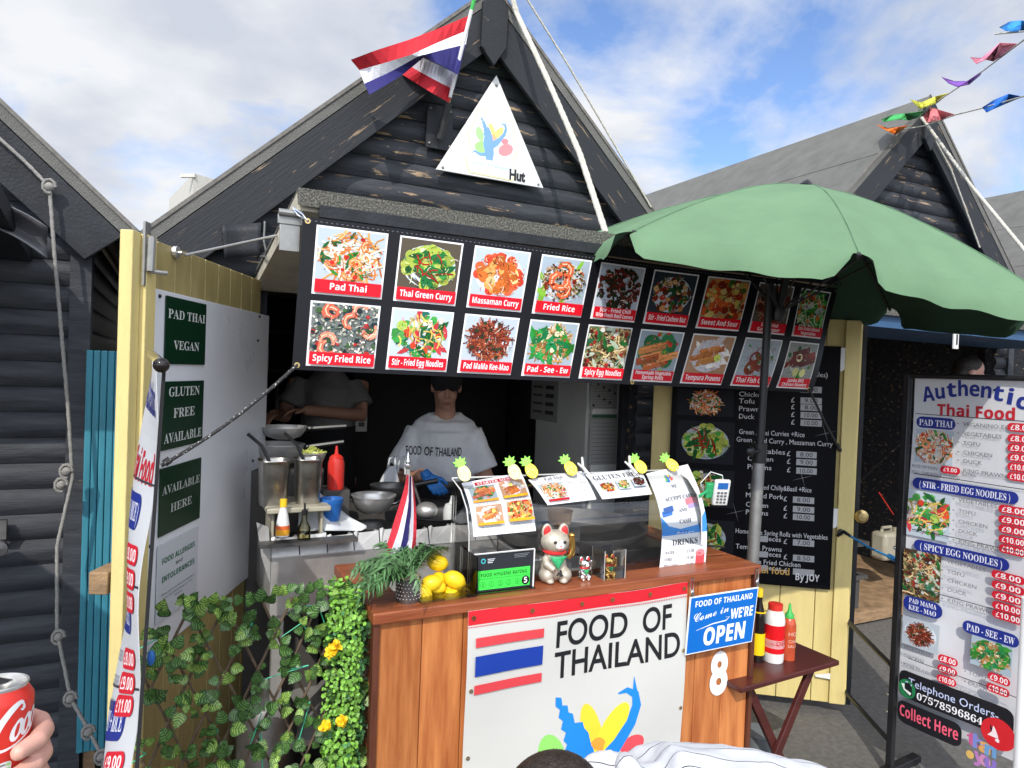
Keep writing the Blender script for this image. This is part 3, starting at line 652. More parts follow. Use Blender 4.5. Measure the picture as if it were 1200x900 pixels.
# ================================================================== PRINTED DISHES
rnd = random.Random(11)
def shade(c, a=.75, b=1.25):
    k = rnd.uniform(a, b); return tuple(min(1, x*k) for x in lin(c))
def bit(P, kind, u, v, r, col):
    ang = rnd.uniform(0, 6.28)
    if kind == 'noodle':
        k = rnd.uniform(-1.2, 1.2); L = r*rnd.uniform(.7, 1.5); pts = [(u+math.cos(ang+k*t)*L*t, v+math.sin(ang+k*t)*L*t) for t in (-.5, -.2, .1, .4)]
        P.strip(pts, r*.10, col)
    elif kind == 'leaf':
        L = r*rnd.uniform(.5, .9); q = [(L, 0), (L*.3, L*.30), (-L*.5, L*.25), (-L, 0), (-L*.5, -L*.25), (L*.3, -L*.30)]
        ca, sa = math.cos(ang), math.sin(ang); P.poly([(u+x*ca-y*sa, v+x*sa+y*ca) for x, y in q], col)
    elif kind == 'rice': P.ell(u, v, r*.11, r*.06, col, 6, ang)
    elif kind == 'disc': P.ell(u, v, r*.42, r*.40, col, 12)
    elif kind == 'prawn':
        pts = [(u+math.cos(ang+t)*r*.34, v+math.sin(ang+t)*r*.34) for t in (0, .8, 1.6, 2.4, 3.2, 4.0)]
        P.strip(pts, [r*.12, r*.26, r*.30, r*.28, r*.22, r*.1], col); P.strip(pts[1:5], r*.06, '#f6c9a8')
    elif kind == 'roll':
        L = r*.75; P.strip([(u-L*.9, v-L*.25), (u, v), (u+L*.9, v+L*.25)], r*.36, col); P.strip([(u-L*.8, v-L*.12), (u, v+L*.1), (u+L*.8, v+L*.36)], r*.06, tuple(min(1, x*1.5) for x in lin(col) if True) if not isinstance(col, tuple) else tuple(min(1, x*1.5) for x in col))
    else:
        n = rnd.choice((5, 6, 7)); s = r*rnd.uniform(.22, .42)
        P.poly([(u+math.cos(ang+6.283*i/n)*s*rnd.uniform(.75, 1.1), v+math.sin(ang+6.283*i/n)*s*rnd.uniform(.7, 1.0)) for i in range(n)], col)
def dish(P, u0, v0, u1, v1, bg, plate, layers, seed, R=.53, sq=.88, cen=(.5, .5)):
    tn = (.66, .73, .78); bg = tuple(x*y for x, y in zip(lin(bg), tn)); plate = plate and tuple(x*y for x, y in zip(lin(plate), (.78, .84, .88)))
    rnd.seed(seed); wd, ht = u1-u0, v1-v0; s = min(wd, ht); cu, cv = u0+wd*cen[0], v0+ht*cen[1]
    P.rect(u0, v0, u1, v1, bg, .2); old = P.dz, P.clip; P.dz = .00002; P.clip = (u0, v0, u1, v1)
    if plate:
        P.ell(cu, cv, s*.54, s*.50*sq, plate, 28); c = lin(plate); P.ell(cu, cv, s*.45, s*.41*sq, tuple(x*.86 for x in c), 28); P.ell(cu, cv, s*.43, s*.39*sq, tuple(min(1, x*.97) for x in c), 28)
    for kind, cols, n, size, rad in layers:
        for i in range(n):
            a = rnd.uniform(0, 6.283); rr = math.sqrt(rnd.random())*R*rad*s
            bit(P, kind, cu+math.cos(a)*rr*1.05, cv+math.sin(a)*rr*sq, size*s, shade(rnd.choice(cols)))
    pal = [c for k_, cs, n_, s_, r_ in layers for c in cs]
    for i in range(150):
        a = rnd.uniform(0, 6.283); rr = math.sqrt(rnd.random())*R*s*1.02; u, v = cu+math.cos(a)*rr*1.05, cv+math.sin(a)*rr*sq; k = rnd.random()
        c = shade('#f4e8d4', .8, 1.05) if k < .12 else shade('#140c08', .6, 1.6) if k < .34 else shade(rnd.choice(pal), .45, 1.5)
        (bit(P, 'noodle', u, v, s*rnd.uniform(.06, .14), c) if rnd.random() < .4 else P.ell(u, v, s*rnd.uniform(.006, .018), s*rnd.uniform(.005, .013), c, 6, a))
    P.dz, P.clip = old
G1, G2, G3 = '#2f8a2c', '#1d5f2a', '#7db33a'
OR, RD_, BR, TN = '#e07a2e', '#c62a1c', '#7a3c1c', '#e0a860'
D = {
 'pad': ('#d9dde0', '#f2f3f5', [('noodle', [OR, '#d9923f', '#f0c490', '#c8682a'], 90, .30, 1.05), ('noodle', ['#f4e8d4'], 26, .34, 1), ('leaf', [G2, G1], 16, .16, 1), ('prawn', ['#f08a4a', '#e8703a'], 5, .30, .75), ('chunk', [RD_], 8, .14, 1)]),
 'green': ('#6a5a48', '#f0f4f6', [('disc', ['#b9c45a', '#a9bb4a'], 40, .28, .85), ('chunk', [G1, G2, '#4aa043', '#cfd8a0'], 26, .26, .8), ('leaf', ['#176b34', G2], 8, .30, .8), ('noodle', ['#a01c14'], 10, .3, .6)]),
 'mass': ('#dfe3e8', '#eef1f4', [('disc', ['#d8452a', '#e0603a'], 30, .26, .9), ('chunk', ['#d98a3a', '#e8b060', '#c86a28', '#f0cc8a', '#b85a22'], 34, .40, .75)]),
 'rice': ('#c8d0d8', '#e8edf2', [('leaf', [G1, G3], 6, .3, 1.1), ('rice', ['#c9a070', '#8a5a34', '#5a3a20', '#d8c0a0', '#2c3a1c'], 240, .36, .95), ('prawn', ['#d8482a', '#e86a40'], 4, .5, .55), ('chunk', ['#8a2018'], 10, .14, .8)]),
 'chili': ('#dadde2', None, [('chunk', ['#3a1c18', '#5a2a22', '#2a2420', '#7a3028', '#22301c'], 110, .20, 1.05), ('leaf', ['#1d2c18', '#5a2018'], 40, .18, 1.1), ('noodle', ['#a03a28'], 16, .14, 1)]),
 'cashew': ('#3c4148', '#dfe4ea', [('chunk', ['#b8402a', '#d09050', '#5a2a1a', '#2c3a20', '#e0b880', '#8a2018'], 80, .24, .95), ('leaf', [G2], 10, .2, .9)]),
 'sweet': ('#c8a878', None, [('chunk', ['#d8602a', '#b83a1c', '#e8a050', '#8a2c18', '#e8cc80'], 90, .34, 1.25), ('chunk', ['#3c6a2a', '#cfc060'], 16, .26, 1.2)]),
 'garlic': ('#7a6a58', '#cfd4da', [('chunk', ['#6a2c20', '#8a3a28', '#4a2018', '#a85a3a'], 70, .30, .95), ('noodle', ['#b89878'], 30, .2, 1.1)]),
 'veg': ('#24302a', '#d4dada', [('leaf', [G1, G2, '#5aa84a', '#8ac070'], 70, .26, 1.15), ('noodle', ['#c8d8a0', '#e8e8d0'], 30, .3, 1.1), ('chunk', ['#d8702a', '#a03c24'], 24, .22, 1)]),
 'spicyrice': ('#8a8a84', None, [('rice', ['#e8e4d8', '#b0b0a0', '#4a5a4a', '#2c4a50', '#d8d0b8', '#7a8a80'], 420, .34, 1.65), ('chunk', ['#27404a', '#b83028', '#3a5a34', '#1c2c30'], 60, .18, 1.6), ('prawn', ['#d86a50', '#e08a70'], 7, .42, 1.2)]),
 'egg': ('#e4e8ec', '#f0f2f4', [('chunk', [G1, '#3c9a44', '#1d6a5a', '#e8e0d0', '#c8b8b0', '#58b050'], 60, .30, 1.05), ('disc', ['#e8562a', '#e04828'], 5, .20, .8), ('leaf', ['#c83a40', G2], 14, .26, 1.1), ('noodle', ['#e0c060'], 20, .3, .9), ('disc', ['#b8d860'], 1, .28, 1.0)]),
 'mama': ('#dfe2e6', '#f3f4f6', [('noodle', ['#8a3420', '#a8482a', '#6a2818', '#c0643c', '#5a2014'], 230, .26, .92), ('chunk', ['#7a2c1c', '#9a4a30', '#2c3a20'], 50, .16, .9)]),
 'see': ('#c8d2d8', '#eef0f2', [('noodle', ['#c89a5a', '#e0bc80', '#a87a40'], 110, .34, .9), ('leaf', [G1, '#1f7a3a', '#2c9a48'], 22, .34, 1.05), ('chunk', ['#b88a50', '#8a6030', '#e8d8b0'], 40, .2, .8), ('leaf', ['#128048'], 6, .3, .8)]),
 'snood': ('#5a4a3a', None, [('noodle', ['#c8a870', '#8a5a34', '#4a2c1c', '#e0c898', '#6a7a4a'], 220, .40, 1.5), ('leaf', [G2, '#2f6a4a', '#b8c8b0'], 26, .22, 1.4), ('chunk', ['#a02c24', '#5a2018', '#d0d0c8'], 44, .18, 1.4)]),
 'roll': ('#b8c0c4', None, [('disc', ['#1f6a3c', '#2a7a48'], 16, .5, .8), ('chunk', [G3, '#d8402c'], 14, .2, 1.2), ('roll', ['#c86a3a', '#d88a50', '#b85a30'], 7, .5, .72)]),
 'temp': ('#d8a078', '#e8e0e4', [('leaf', ['#f0ece8', '#e4dce0'], 16, .4, .9), ('roll', ['#c8783a', '#b86430', '#d8904a'], 8, .42, .5), ('disc', ['#c8d860'], 1, .26, .6)]),
 'fish': ('#cfd2d6', '#e4e6ea', [('disc', ['#8a3a24', '#7a3020', '#a04a30'], 7, .46, .7), ('chunk', [G1], 8, .16, 1.1)]),
 'jumbo': ('#b8b4a8', '#d8dad4', [('chunk', [G2, G1], 14, .3, 1.1), ('roll', ['#8a2820', '#6a1c18', '#a03a28'], 7, .5, .6), ('disc', ['#d8d890', '#e0d8a8'], 3, .3, .9)]),
}
def dsh(P, key, u0, v0, u1, v1, seed=3, **k): bg, pl, la = D[key]; dish(P, u0, v0, u1, v1, bg, pl, la, seed, **k)

# ---- the long food banner under the hatch
RED, DK = '#dc1528', '#17171c'
bTL, bTR, bBR, bBL = W(355, 253, Y=2.2), W(985, 338, Y=2.2), W(949, 460, Y=2.2), W(342, 433, Y=2.2)
def bwave(a, b): return .012*math.sin(a*5.2*math.pi+b*1.2)*(a**1.2)+.022*math.sin(b*3.3+a*7)*a*a*(1.15-b)+.006*math.sin(a*9)
bw, bh = qsize(bTL, bTR, bBR, bBL); bfm = quadm(bTL, bTR, bBR, bBL, bw, bh, bwave)
ban = thing('food_banner', 'long black banner with eighteen dish photos hanging along the hatch', 'banner', (bBL+bBR)/2)
p = Pr(bfm); p.base(bw, bh, DK, 110, 22, .0015, back='#b8b8b4'); 
for i in range(150):
    u = bw*(i+.3)/150; p.rect(u, bh-.013, u+.006, bh-.0115, '#8a8a90', 1)
p.build('sheet', ban, MAT['gloss print'], label='black vinyl sheet with a stitched hem')
names = [['Pad Thai', 'Thai Green Curry', 'Massaman Curry', 'Fried Rice', 'Stir - Fried Chili|With Fresh Basil Leaves', 'Stir - Fried Cashew Nut', 'Sweet And Sour', 'Stir - Fried|Garlic Pepper', 'Stir-Fried Mixed|Vegetables'],
         ['Spicy Fried Rice', 'Stir - Fried Egg Noodles', 'Pad MaMa Kee-Mao', 'Pad - See - Ew', 'Spicy Egg Noodles', 'Homemade Vegetable|Spring Rolls', 'Tempura Prawns', 'Thai Fish Cake', 'Jumbo BBQ|Chicken Skewers']]
keys = [['pad', 'green', 'mass', 'rice', 'chili', 'cashew', 'sweet', 'garlic', 'veg'], ['spicyrice', 'egg', 'mama', 'see', 'snood', 'roll', 'temp', 'fish', 'jumbo']]
x0s = [.014, .157, .286, .405, .513, .618, .719, .812, .900]; x1s = [.137, .270, .388, .500, .602, .700, .797, .885, .967]
pxs = [(370, 454), (468, 542.5), (556, 622), (635, 694), (705, 758.6), (769, 821), (831, 878), (888, 930), (939, 977)]
uf = lambda x: (W(x, 261+.131*(x-370), Y=2.2).x-bTL.x+.004)/(bTR.x-bTL.x)
x0s = [uf(a) for a, b in pxs]; x1s = [uf(b) for a, b in pxs]
for r in range(2):
    for c in range(9):
        a, b = x0s[c]*bw, x1s[c]*bw; z0, z1 = (.503*bh, .955*bh) if r == 0 else (.03*bh, .458*bh); fr_ = .006
        p = Pr(bfm); p.rect(a, z0, b, z1, '#eeeeee', .04); p.w += .0001; ch = (z1-z0)*.22
        dsh(p, keys[r][c], a+fr_, z0+ch, b-fr_, z1-fr_, seed=r*20+c, cen=(.5, .47)); 
        o = p.build('food_photo', ban, MAT['gloss print'], label='photo of %s' % names[r][c].replace('|', ' ').lower().replace(' - ', ' ')); BASE[o] = BASE[ban]
        q = Pr(bfm); q.w = p.w+.0004; q.rect(a+fr_, z0+fr_, b-fr_, z0+ch, RED, .04); ls = names[r][c].split('|'); mw = (b-a)*.84
        for i, s_ in enumerate(ls):
            h = .022 if len(ls) == 1 else .0155; tw = tmesh(SB(s_), 0)[3]*h/.72
            q.text(SB(s_), (a+b)/2, z0+fr_+(ch-fr_)*(.5 if len(ls) == 1 else (.74, .28)[i])-h*.45, h, '#f4f0f0', min(mw, tw*.9), 'c')
        q.build('caption', o, MAT['gloss print'])
m = MB()
for u, v in ((.006, .97), (.006, .03), (.565, .02), (.994, .97), (.985, .03)):
    c = bfm(u*bw, v*bh, .002); m.lathe(c, [(.004, 0), (.009, 0), (.009, .002), (.004, .002)], 12, (V((1, 0, 0)), Z1, V((0, -1, 0))))
m.build('eyelet', MAT['brass'], ban, split=True)
m = MB(); c = bfm(.006*bw, .97*bh, .003); e = W(343, 243, Y=2.22)
m.tube([c, c+(e-c)*.5+V((.006, -.006, 0)), e], .0028, 6); m.tube([c, c+(e-c)*.5+V((-.008, -.006, -.004)), e], .0028, 6); m.build('spring_clip', MAT['chrome'], ban)
m = MB(); c = bfm(.994*bw, .97*bh, .003); m.tube([c, c+V((.02, -.01, .03)), c+V((.03, .01, .06)), V((c.x+.03, 2.26, 2.17))], .003, 6); m.build('spring_clip', MAT['chrome'], ban)
bcm = MB(); a, b = bfm(.006*bw, .03*bh, .006), lp(189, 546, .03); b2 = lp(180, 552, .012)
bcm.tube([a+(b-a)*t+V((0, 0, -.02*math.sin(math.pi*t))) for t in [i/12 for i in range(13)]], .0055, 8); bcm.tube([b+(a-b)*.02, b+(a-b)*.06], .011, 8); bg_ = bcm.build('bungee_cord', MAT['bungee'])
tag(bg_, 'black and white bungee cord from the banner corner to the white door sheet', 'cord')
m = MB(); m.tube([b, b2], .004, 6); m.build('hook', MAT['white plastic'], bg_)
m = MB(); a, b = bfm(.985*bw, .03*bh, .006), rp(985, 529, .015); m.tube([a, (a+b)/2+V((0, 0, -.01)), b], .0055, 8); m.tube([b+(a-b)*.12, b+(a-b)*.02], .010, 8)
tag(m.build('bungee_cord', MAT['black rubber']), 'plain black bungee cord from the banner to the right yellow door', 'cord')

# ---- logo of the dancer, shared by signs; unit box about 1 x 1
def logo(P, u, v, s, txt=False, pale=0):
    T = lambda pts: [(u+x*s, v+y*s) for x, y in pts]; mixw = lambda c: tuple(x+(1-x)*pale for x in lin(c))
    def petal(cx, cy, rx, ry, rot, col): P.ell(u+cx*s, v+cy*s, rx*s, ry*s, mixw(col), 22, rot)
    petal(-.34, .12, .17, .10, 1.9, '#8fd66a'); petal(-.24, -.18, .22, .15, .1, '#86d24e'); petal(-.02, .22, .22, .08, 1.87, '#ffd23a'); petal(.14, .20, .22, .09, .95, '#f6df3a'); petal(.03, .05, .13, .09, 1.6, '#f9a13a'); petal(.33, .06, .10, .07, .2, '#e8505a'); petal(.36, -.14, .21, .14, .5, '#f0606a')
    B = mixw('#1b86e0')
    P.poly(T([(-.32, .52), (-.275, .51), (-.265, .455), (-.225, .45), (-.215, .40), (-.18, .385), (-.165, .32), (-.10, .315), (-.085, .27), (-.05, .23), (-.03, .16), (.0, .10), (.01, -.0), (.03, -.12), (.05, -.30), (.02, -.46), (-.16, -.46), (-.18, -.30), (-.24, -.10), (-.23, .02), (-.215, .09), (-.25, .13), (-.225, .19), (-.255, .22), (-.235, .27), (-.275, .30), (-.26, .35), (-.295, .38), (-.285, .43), (-.32, .46)]), B)
    P.strip(T([(-.04, -.12), (.09, -.02), (.21, .10), (.305, .23), (.345, .35), (.33, .43), (.26, .47), (.19, .455)]), [.16*s, .15*s, .10*s, .085*s, .075*s, .06*s, .04*s, .01*s], B)
    P.poly(T([(.305, .42), (.315, .565), (.355, .42)]), B)
    P.strip(T([(-.02, -.24), (-.16, -.34), (-.32, -.36), (-.46, -.30), (-.52, -.36)]), [.15*s, .10*s, .075*s, .05*s, .02*s], B)
    if txt: P.text('FOOD OF THAILAND', u, v-.62*s, .075*s, '#58a8dc', .95*s, 'c')

# ---- white triangle sign and flag on the gable
Yt = 3.02; A_, B_, C_ = W(582, 88, Y=Yt), W(511, 198, Y=Yt), W(637, 221, Y=Yt)
tb = (B_.z+C_.z)/2
tri = thing('triangle_sign', 'white triangular sign board with a dancer logo screwed on the log gable', 'sign', ((A_.x), Yt, tb))
m = MB(); m.prism([V((B_.x, Yt, tb)), V((C_.x, Yt, tb)), V((A_.x, Yt, A_.z))], (0, .012, 0)); m.build('board', MAT['white plastic'], tri, smooth=0, bevel=.002)
p = Pr(flat((0, Yt-.001, 0), (1, 0, 0), Z1)); lc = W(577, 166, Y=Yt); s_ = .20
def outline(k): return [(lc.x+x*s_*k, lc.z+y*s_*k) for x, y in ((-.5, -.72), (.5, -.74), (.55, -.6), (.5, -.3), (.6, -.1), (.5, .1), (.45, .5), (.28, .5), (.1, .36), (-.1, .55), (-.36, .62), (-.44, .3), (-.55, .1), (-.5, -.2), (-.6, -.45))]
p.poly(outline(1.16), '#e3d9a8'); p.poly(outline(1.11), '#f3f4f2'); logo(p, lc.x, lc.z, s_, True, .18)
q_ = W(603, 208, Y=Yt); p.text('Hut', q_.x-.03, q_.z-.012, .050, '#1c1c22', .088, 'l', .05, res=6); p.build('print', tri)
m = MB()
for q in ((582, 100), (519, 196), (631, 216)): m.ell(W(*q, Y=Yt-.002), (.007, .004, .007), 8, 6)
m.build('screw', MAT['galvanised'], tri, split=True)
fl = thing('thai_flag', 'Thai flag fluttering from a short pole fixed on the gable logs', 'flag', W(514, 160, Y=3.0))
pa, pb = W(515, 163, Y=3.0), W(557, -6, Y=2.80)
PAth = lambda t: pa+(pb-pa)*t
m = MB(); m.tube([PAth(.0), PAth(.26)], .017, 12); m.build('holder', MAT['black rubber'], fl)
c = W(515, 150, Y=3.035); m = MB(); m.box(c, (.13, .012, .20)); m.build('plate', MAT['black board'], fl, bevel=.002)
m = MB()
for dx, dz in ((-.05, .08), (.05, .08), (-.05, -.08), (.05, -.08)): m.ell(c+V((dx, -.008, dz)), .006, 8, 6)
m.build('bolt', MAT['galvanised'], fl, split=True)
m = MB(); m.tube([PAth(.1), PAth(.45)], .0075, 8); m.build('pole', MAT['rough timber'], fl)
m = MB(); m.tube([PAth(.90), PAth(1.04)], .0085, 8); m.build('pole_tip', MAT['bottle green'], fl)
m = MB(); m.tube([PAth(.30), PAth(.90)], .0085, 8); m.build('hoist_sleeve', MAT['white cloth'], fl)
def poly_at(rows, i, s):
    r = rows[i]; k = s*(len(r)-1); j = min(int(k), len(r)-2); t = k-j; a, b = r[j], r[j+1]; return (a[0]+(b[0]-a[0])*t, a[1]+(b[1]-a[1])*t)
top_rows = [[(552, 17), (515, 33), (478, 47), (440, 59), (411, 70)], [(549, 35), (515, 49), (482, 64), (450, 74), (421, 82)], [(546, 52), (516, 59), (490, 66), (458, 84), (427, 98)], [(537, 88), (520, 78), (497, 67), (470, 89), (433, 111)]]
low_rows = [[(537, 88), (520, 79), (500, 70), (480, 60)], [(532, 105), (516, 97), (499, 88), (478, 76)], [(526, 120), (508, 110), (490, 99), (471, 87)]]
fcols = {'t': ['#c8202e', '#e8e8ee', '#231f66'], 'l': ['#dcdce4', '#b81828']}
p = Pr(lambda u, v, w: V((u, v, w))); p.fm = None
vv, ff, cl = [], [], []
for tagk, rows, y0 in (('t', top_rows, 2.86), ('l', low_rows, 2.90)):
    for i in range(len(rows)-1):
        for k in range(14):
            quad = []
            for ss, tt in ((k/14, 0), ((k+1)/14, 0), ((k+1)/14, 1), (k/14, 1)):
                a, b = poly_at(rows, i, ss), poly_at(rows, i+1, ss); x, y = a[0]+(b[0]-a[0])*tt, a[1]+(b[1]-a[1])*tt
                quad.append(W(x, y, Y=y0+.035*math.sin(ss*7+(i+tt)*.9)+.02*math.sin(ss*13)-(.05*ss if tagk == 't' else -.04*ss)))
            kk = len(vv); vv += quad; ff.append(tuple(range(kk, kk+4))); cl.append(lin(fcols[tagk][i]))
m = MB(); m.v, m.f, m.c = vv, ff, cl; m.build('cloth', MAT['cloth print'], fl, smooth=0)

# ---- green notices on the white door sheet
def door_sign(name, label, quad, fn, th=.004):
    ss = [lsz(*q, .0135) for q in quad]; s0 = (ss[0][0]+ss[3][0])/2; s1 = (ss[1][0]+ss[2][0])/2; zt = (ss[0][1]+ss[1][1])/2; zb = (ss[2][1]+ss[3][1])/2
    wd, ht = abs(s0-s1), zt-zb; o = LD(s0, zb, .0165); p = Pr(flat(o, -LDd, Z1)); fn(p, wd, ht)
    o = p.build(name, None, MAT['gloss print']); return tag(o, label, 'sign', 'notices on the left door')
def gsign(lines, col='#c9cec9', sh=.068):
    def fn(p, wd, ht):
        p.base(wd, ht, '#0f2f1e', th=.003); n = len(lines); p.w = .001
        for i, (t, k) in enumerate(lines): p.text(SE(t), wd/2, ht*k-sh*ht/2*1.6, ht*sh*1.9, col, wd*min(.92, .115*len(t)+.06), 'c')
    return fn
door_sign('door_sign', 'dark green notice reading PAD THAI VEGAN, topmost on the left door', [(194, 347), (241, 356), (239, 427), (192, 427)], gsign([('PAD THAI', .74), ('VEGAN', .28)], sh=.075))
door_sign('door_sign', 'dark green notice reading GLUTEN FREE AVAILABLE on the left door', [(190, 447), (238, 446), (236, 517), (188, 529)], gsign([('GLUTEN', .84), ('FREE', .52), ('AVAILABLE', .16)], sh=.078))
door_sign('door_sign', 'dark green notice reading AVAILABLE HERE on the left door', [(187, 551), (235, 535), (233, 606), (185, 631)], gsign([('AVAILABLE', .66), ('HERE', .36)], '#aeb4ae', sh=.07))
def allergy(p, wd, ht):
    p.base(wd, ht, '#c2c6ca', th=.0015); p.w = .001
    for t, k, h in (('FOOD ALLERGIES', .74, .075), ('and', .64, .06), ('INTOLERANCES', .50, .075)): p.text(SB(t) if t != 'and' else t, wd/2, ht*k, ht*h, '#2c6a4a' if t != 'and' else '#444', wd*(.8 if t != 'and' else .16), 'c')
    for i, t in enumerate(('Please speak to us about the ingredients', 'in our food when placing your order', 'Thank you')): p.text(t, wd/2, ht*(.33-.055*i), ht*.028, '#555', wd*(.8, .72, .2)[i], 'c')
door_sign('door_sign', 'white food allergies and intolerances notice, lowest on the left door', [(183, 640), (231, 618), (230, 692), (182, 738)], allergy)

# ---- black menu board on the right door
qb = [(792, 402), (986, 406), (972, 691), (780, 664)]
ss = [rsz(*q, .022) for q in ((986, 406), (972, 691))]; sR = (ss[0][0]+ss[1][0])/2; zt, zb = ss[0][1], ss[1][1]; sL = rsz(786, 500, .022)[0]
bwid, bht = sR-sL, zt-zb
mb = thing('menu_board', 'tall black price board with dish photos fixed on the right yellow door', 'menu board', RP((sL+sR)/2, zb, .02))
p = Pr(flat(RP(sL, zb, .026), RD, Z1)); p.base(bwid, bht, '#0e0e12', th=.012); p.w = .0012
GY = '#d2d2d6'; U = lambda x, y: (lambda s_: ((s_[0]-sL), s_[1]-zb))(rsz(x, y, .026))
def bl(x, y, t, wpx, h=.026, col=GY):
    u, v = U(x, y); u2, _ = U(x+wpx, y); p.text(t, u, v-h*.4, h, col, u2-u, 'l')
def pr(x, y, t, wpx=18):
    u, v = U(x, y); u2, _ = U(x+wpx, y); p.text('£', u-.045, v-.012, .026, GY); p.rect(u, v-.017, u2, v+.015, '#a9a9ab', 1); p.text(t, (u+u2)/2, v-.011, .022, '#4a4a4e', (u2-u)*.62, 'c', .01)
bl(890, 437, 'Pad Thai (Rice Noodles)', 80)
for y, t, w_, q in ((450, 'Vegetables', 46, '8.00'), (463, 'Chicken', 30, '9.00'), (471, 'Tofu', 18, '8.00'), (480, 'Prawns', 28, '10.00'), (489, 'Duck', 18, '10.00')):
    bl(866, y-1, t, w_); pr(938, y+6, q, 25)
bl(866, 506, 'Green , Thai Curries +Rice', 77); bl(863, 515, 'Green , Red Curry , Massaman Curry', 113)
for y, t, w_, q in ((532, 'Vegetables', 44, '8.00'), (541, 'Chicken', 30, '9.00'), (551, 'Prawns', 28, '10.00')): bl(876, y-4, t, w_); pr(933, y, q, 24)
bl(877, 570, 'Stir Fried Chilly&Basil +Rice', 74)
for y, t, w_, q in ((580, 'Minced Pork', 44, '8.00'), (591, 'Chicken', 26, '9.00'), (600, 'Prawns', 26, '10.00')): bl(874, y, t, w_); pr(929, y+5, q, 25)
for y, t, w_, q in ((620, 'Home Made Spring Rolls with Vegetables', 108, '7.00'), (638, 'Tempura Prawns', 54, '8.50'), (654, 'Thai Style Fried Chicken', 76, '')):
    bl(862, y+2, t, w_); bl(895, y+11, 'Pieces', 20); u, v = U(876, y+10); p.rect(u, v-.015, u+.10, v+.015, '#a9a9ab', 1); pr(929, y+15, q, 25)
bl(880, 667, SB('Thai food'), 45, .034, '#c9a35e'); bl(932, 676, SB('By JOY'), 28, .036, '#d8d8d8')
for (x, y) in ((967, 508), (862, 600), (940, 560)):
    u, v = U(x, y)
    for a in (0, 1.57): p.strip([(u-.05*math.cos(a+.3), v-.05*math.sin(a+.3)), (u, v), (u+.05*math.cos(a+.3), v+.05*math.sin(a+.3))], [.0005, .003, .0005], '#7a7a7e')
p.build('board', mb, MAT['board print'])
for k, (key, y0, y1) in enumerate((('pad', 405, 448), ('pad', 455, 485), ('green', 492, 541), ('egg', 548, 592), ('green', 606, 650))):
    (u0, v1), (u1, v0) = U(794, y0), U(859, y1+4); q = Pr(p.fm); q.w = .003
    dish(q, u0, v0, u1, v1, '#2a2a2e', '#c9ccd0', D[key][2], 40+k, R=.52, sq=.8); q.build('dish_photo', mb, MAT['board print'])
# ================================================================== COUNTER
CT = 1.02; cl, cr_ = atc = W(441, 714, Z=CT), W(887, 664, Z=CT); CY = (cl.y+cr_.y)/2; X0, X1 = .525, 1.945
CY = 1.84
X0 = W(441, 716, Y=CY).x; X1 = W(887, 664, Y=CY).x
ct = thing('wooden_counter', 'orange stained plank counter with a redder rail on top', 'counter', ((X0+X1)/2, CY, 0))
m = MB(); n = 11; rnd.seed(4)
for i in range(n):
    a, b = X0+.012+(X1-X0-.024)*i/n, X0+.012+(X1-X0-.024)*(i+1)/n; m.bb((a+.0012, CY+.012, .03), (b-.0012, CY+.034, CT-.034))
m.build('front_panel', MAT['stained pine'], ct, smooth=0, bevel=.002)
for X, dep in ((X1-.026, .75), (X0+.004, .5)):
    m = MB()
    for i in range(6): m.bb((X, CY+.036+dep*i/6, .03), (X+.022, CY+.034+dep*(i+1)/6, CT-.034))
    m.build('side_panel', MAT['stained pine'], ct, smooth=0, bevel=.002)
m = MB(); m.bb((X0-.012, CY-.012, CT-.034), (X1+.012, CY+.16, CT)); m.build('top_rail', MAT['stained rail'], ct, smooth=0, bevel=.005)
m = MB(); m.bb((X1-.11, CY+.163, CT-.034), (X1+.012, CY+.80, CT)); m.bb((X0-.012, CY+.163, CT-.036), (X0+.10, CY+.50, CT-.002)); m.build('side_rail', MAT['stained rail'], ct, smooth=0, bevel=.005, split=True)
m = MB(); m.bb((X0-.006, CY-.0, .03), (X0+.012, CY+.03, CT-.036)); m.bb((X1-.012, CY+.0, .03), (X1+.006, CY+.03, CT-.036)); m.build('corner_trim', MAT['dark stained'], ct, smooth=0, bevel=.002, split=True)
m = MB(); m.bb((X0+.11, CY+.165, CT-.2), (X1-.112, CY+.8, CT-.17)); m.build('inner_shelf', MAT['dull steel'], ct, smooth=0)

# ---- banner on the counter
cTL, cTR, cBL = W(546, 716, Y=CY), W(803, 679, Y=CY), W(538, 900, Y=CY)
bx0, bx1, bt = cTL.x, cTR.x, (cTL.z+cTR.z)/2; bw2, bh2 = bx1-bx0, .84
def cw(u, v, w): return V((bx0+u, CY-.012-w-.006*math.sin(u*7+v*3)-.004*math.sin(v*11-u*5)-.0022*math.sin(u*19+v*3), bt-bh2+v-.006*math.sin(math.pi*u/bw2)))
cb = thing('counter_banner', 'white shop banner with Thai flag stripes pinned on the plank counter', 'banner', (bx0+bw2/2, CY-.02, bt-bh2))
p = Pr(cw); p.base(bw2, bh2, '#cbcbc6', 48, 44, .0015); p.build('sheet', cb)
p = Pr(cw); UV = lambda x, y: (lambda q: (q.x-bx0, q.z-bt+bh2))(W(x, y, Y=CY-.012))
p.rect(0, bh2-.042, bw2, bh2, '#d41f2c', .03)
for i in range(110): p.rect(bw2*(i+.2)/110, bh2-.050, bw2*(i+.75)/110, bh2-.0455, '#d04048', 1)
f0, f1 = UV(556, 743)[0], UV(637, 735)[0]; vt, vb = UV(557, 746)[1], UV(556, 812)[1]; h6 = (vt-vb)/6
p.rect(f0, vb, f1, vb+h6, '#d8434a', .03); p.rect(f0, vb+2*h6-.002, f1, vb+4*h6+.002, '#143a9c', .03); p.rect(f0, vt-h6, f1, vt, '#d8434a', .03)
p.build('flag_print', cb)
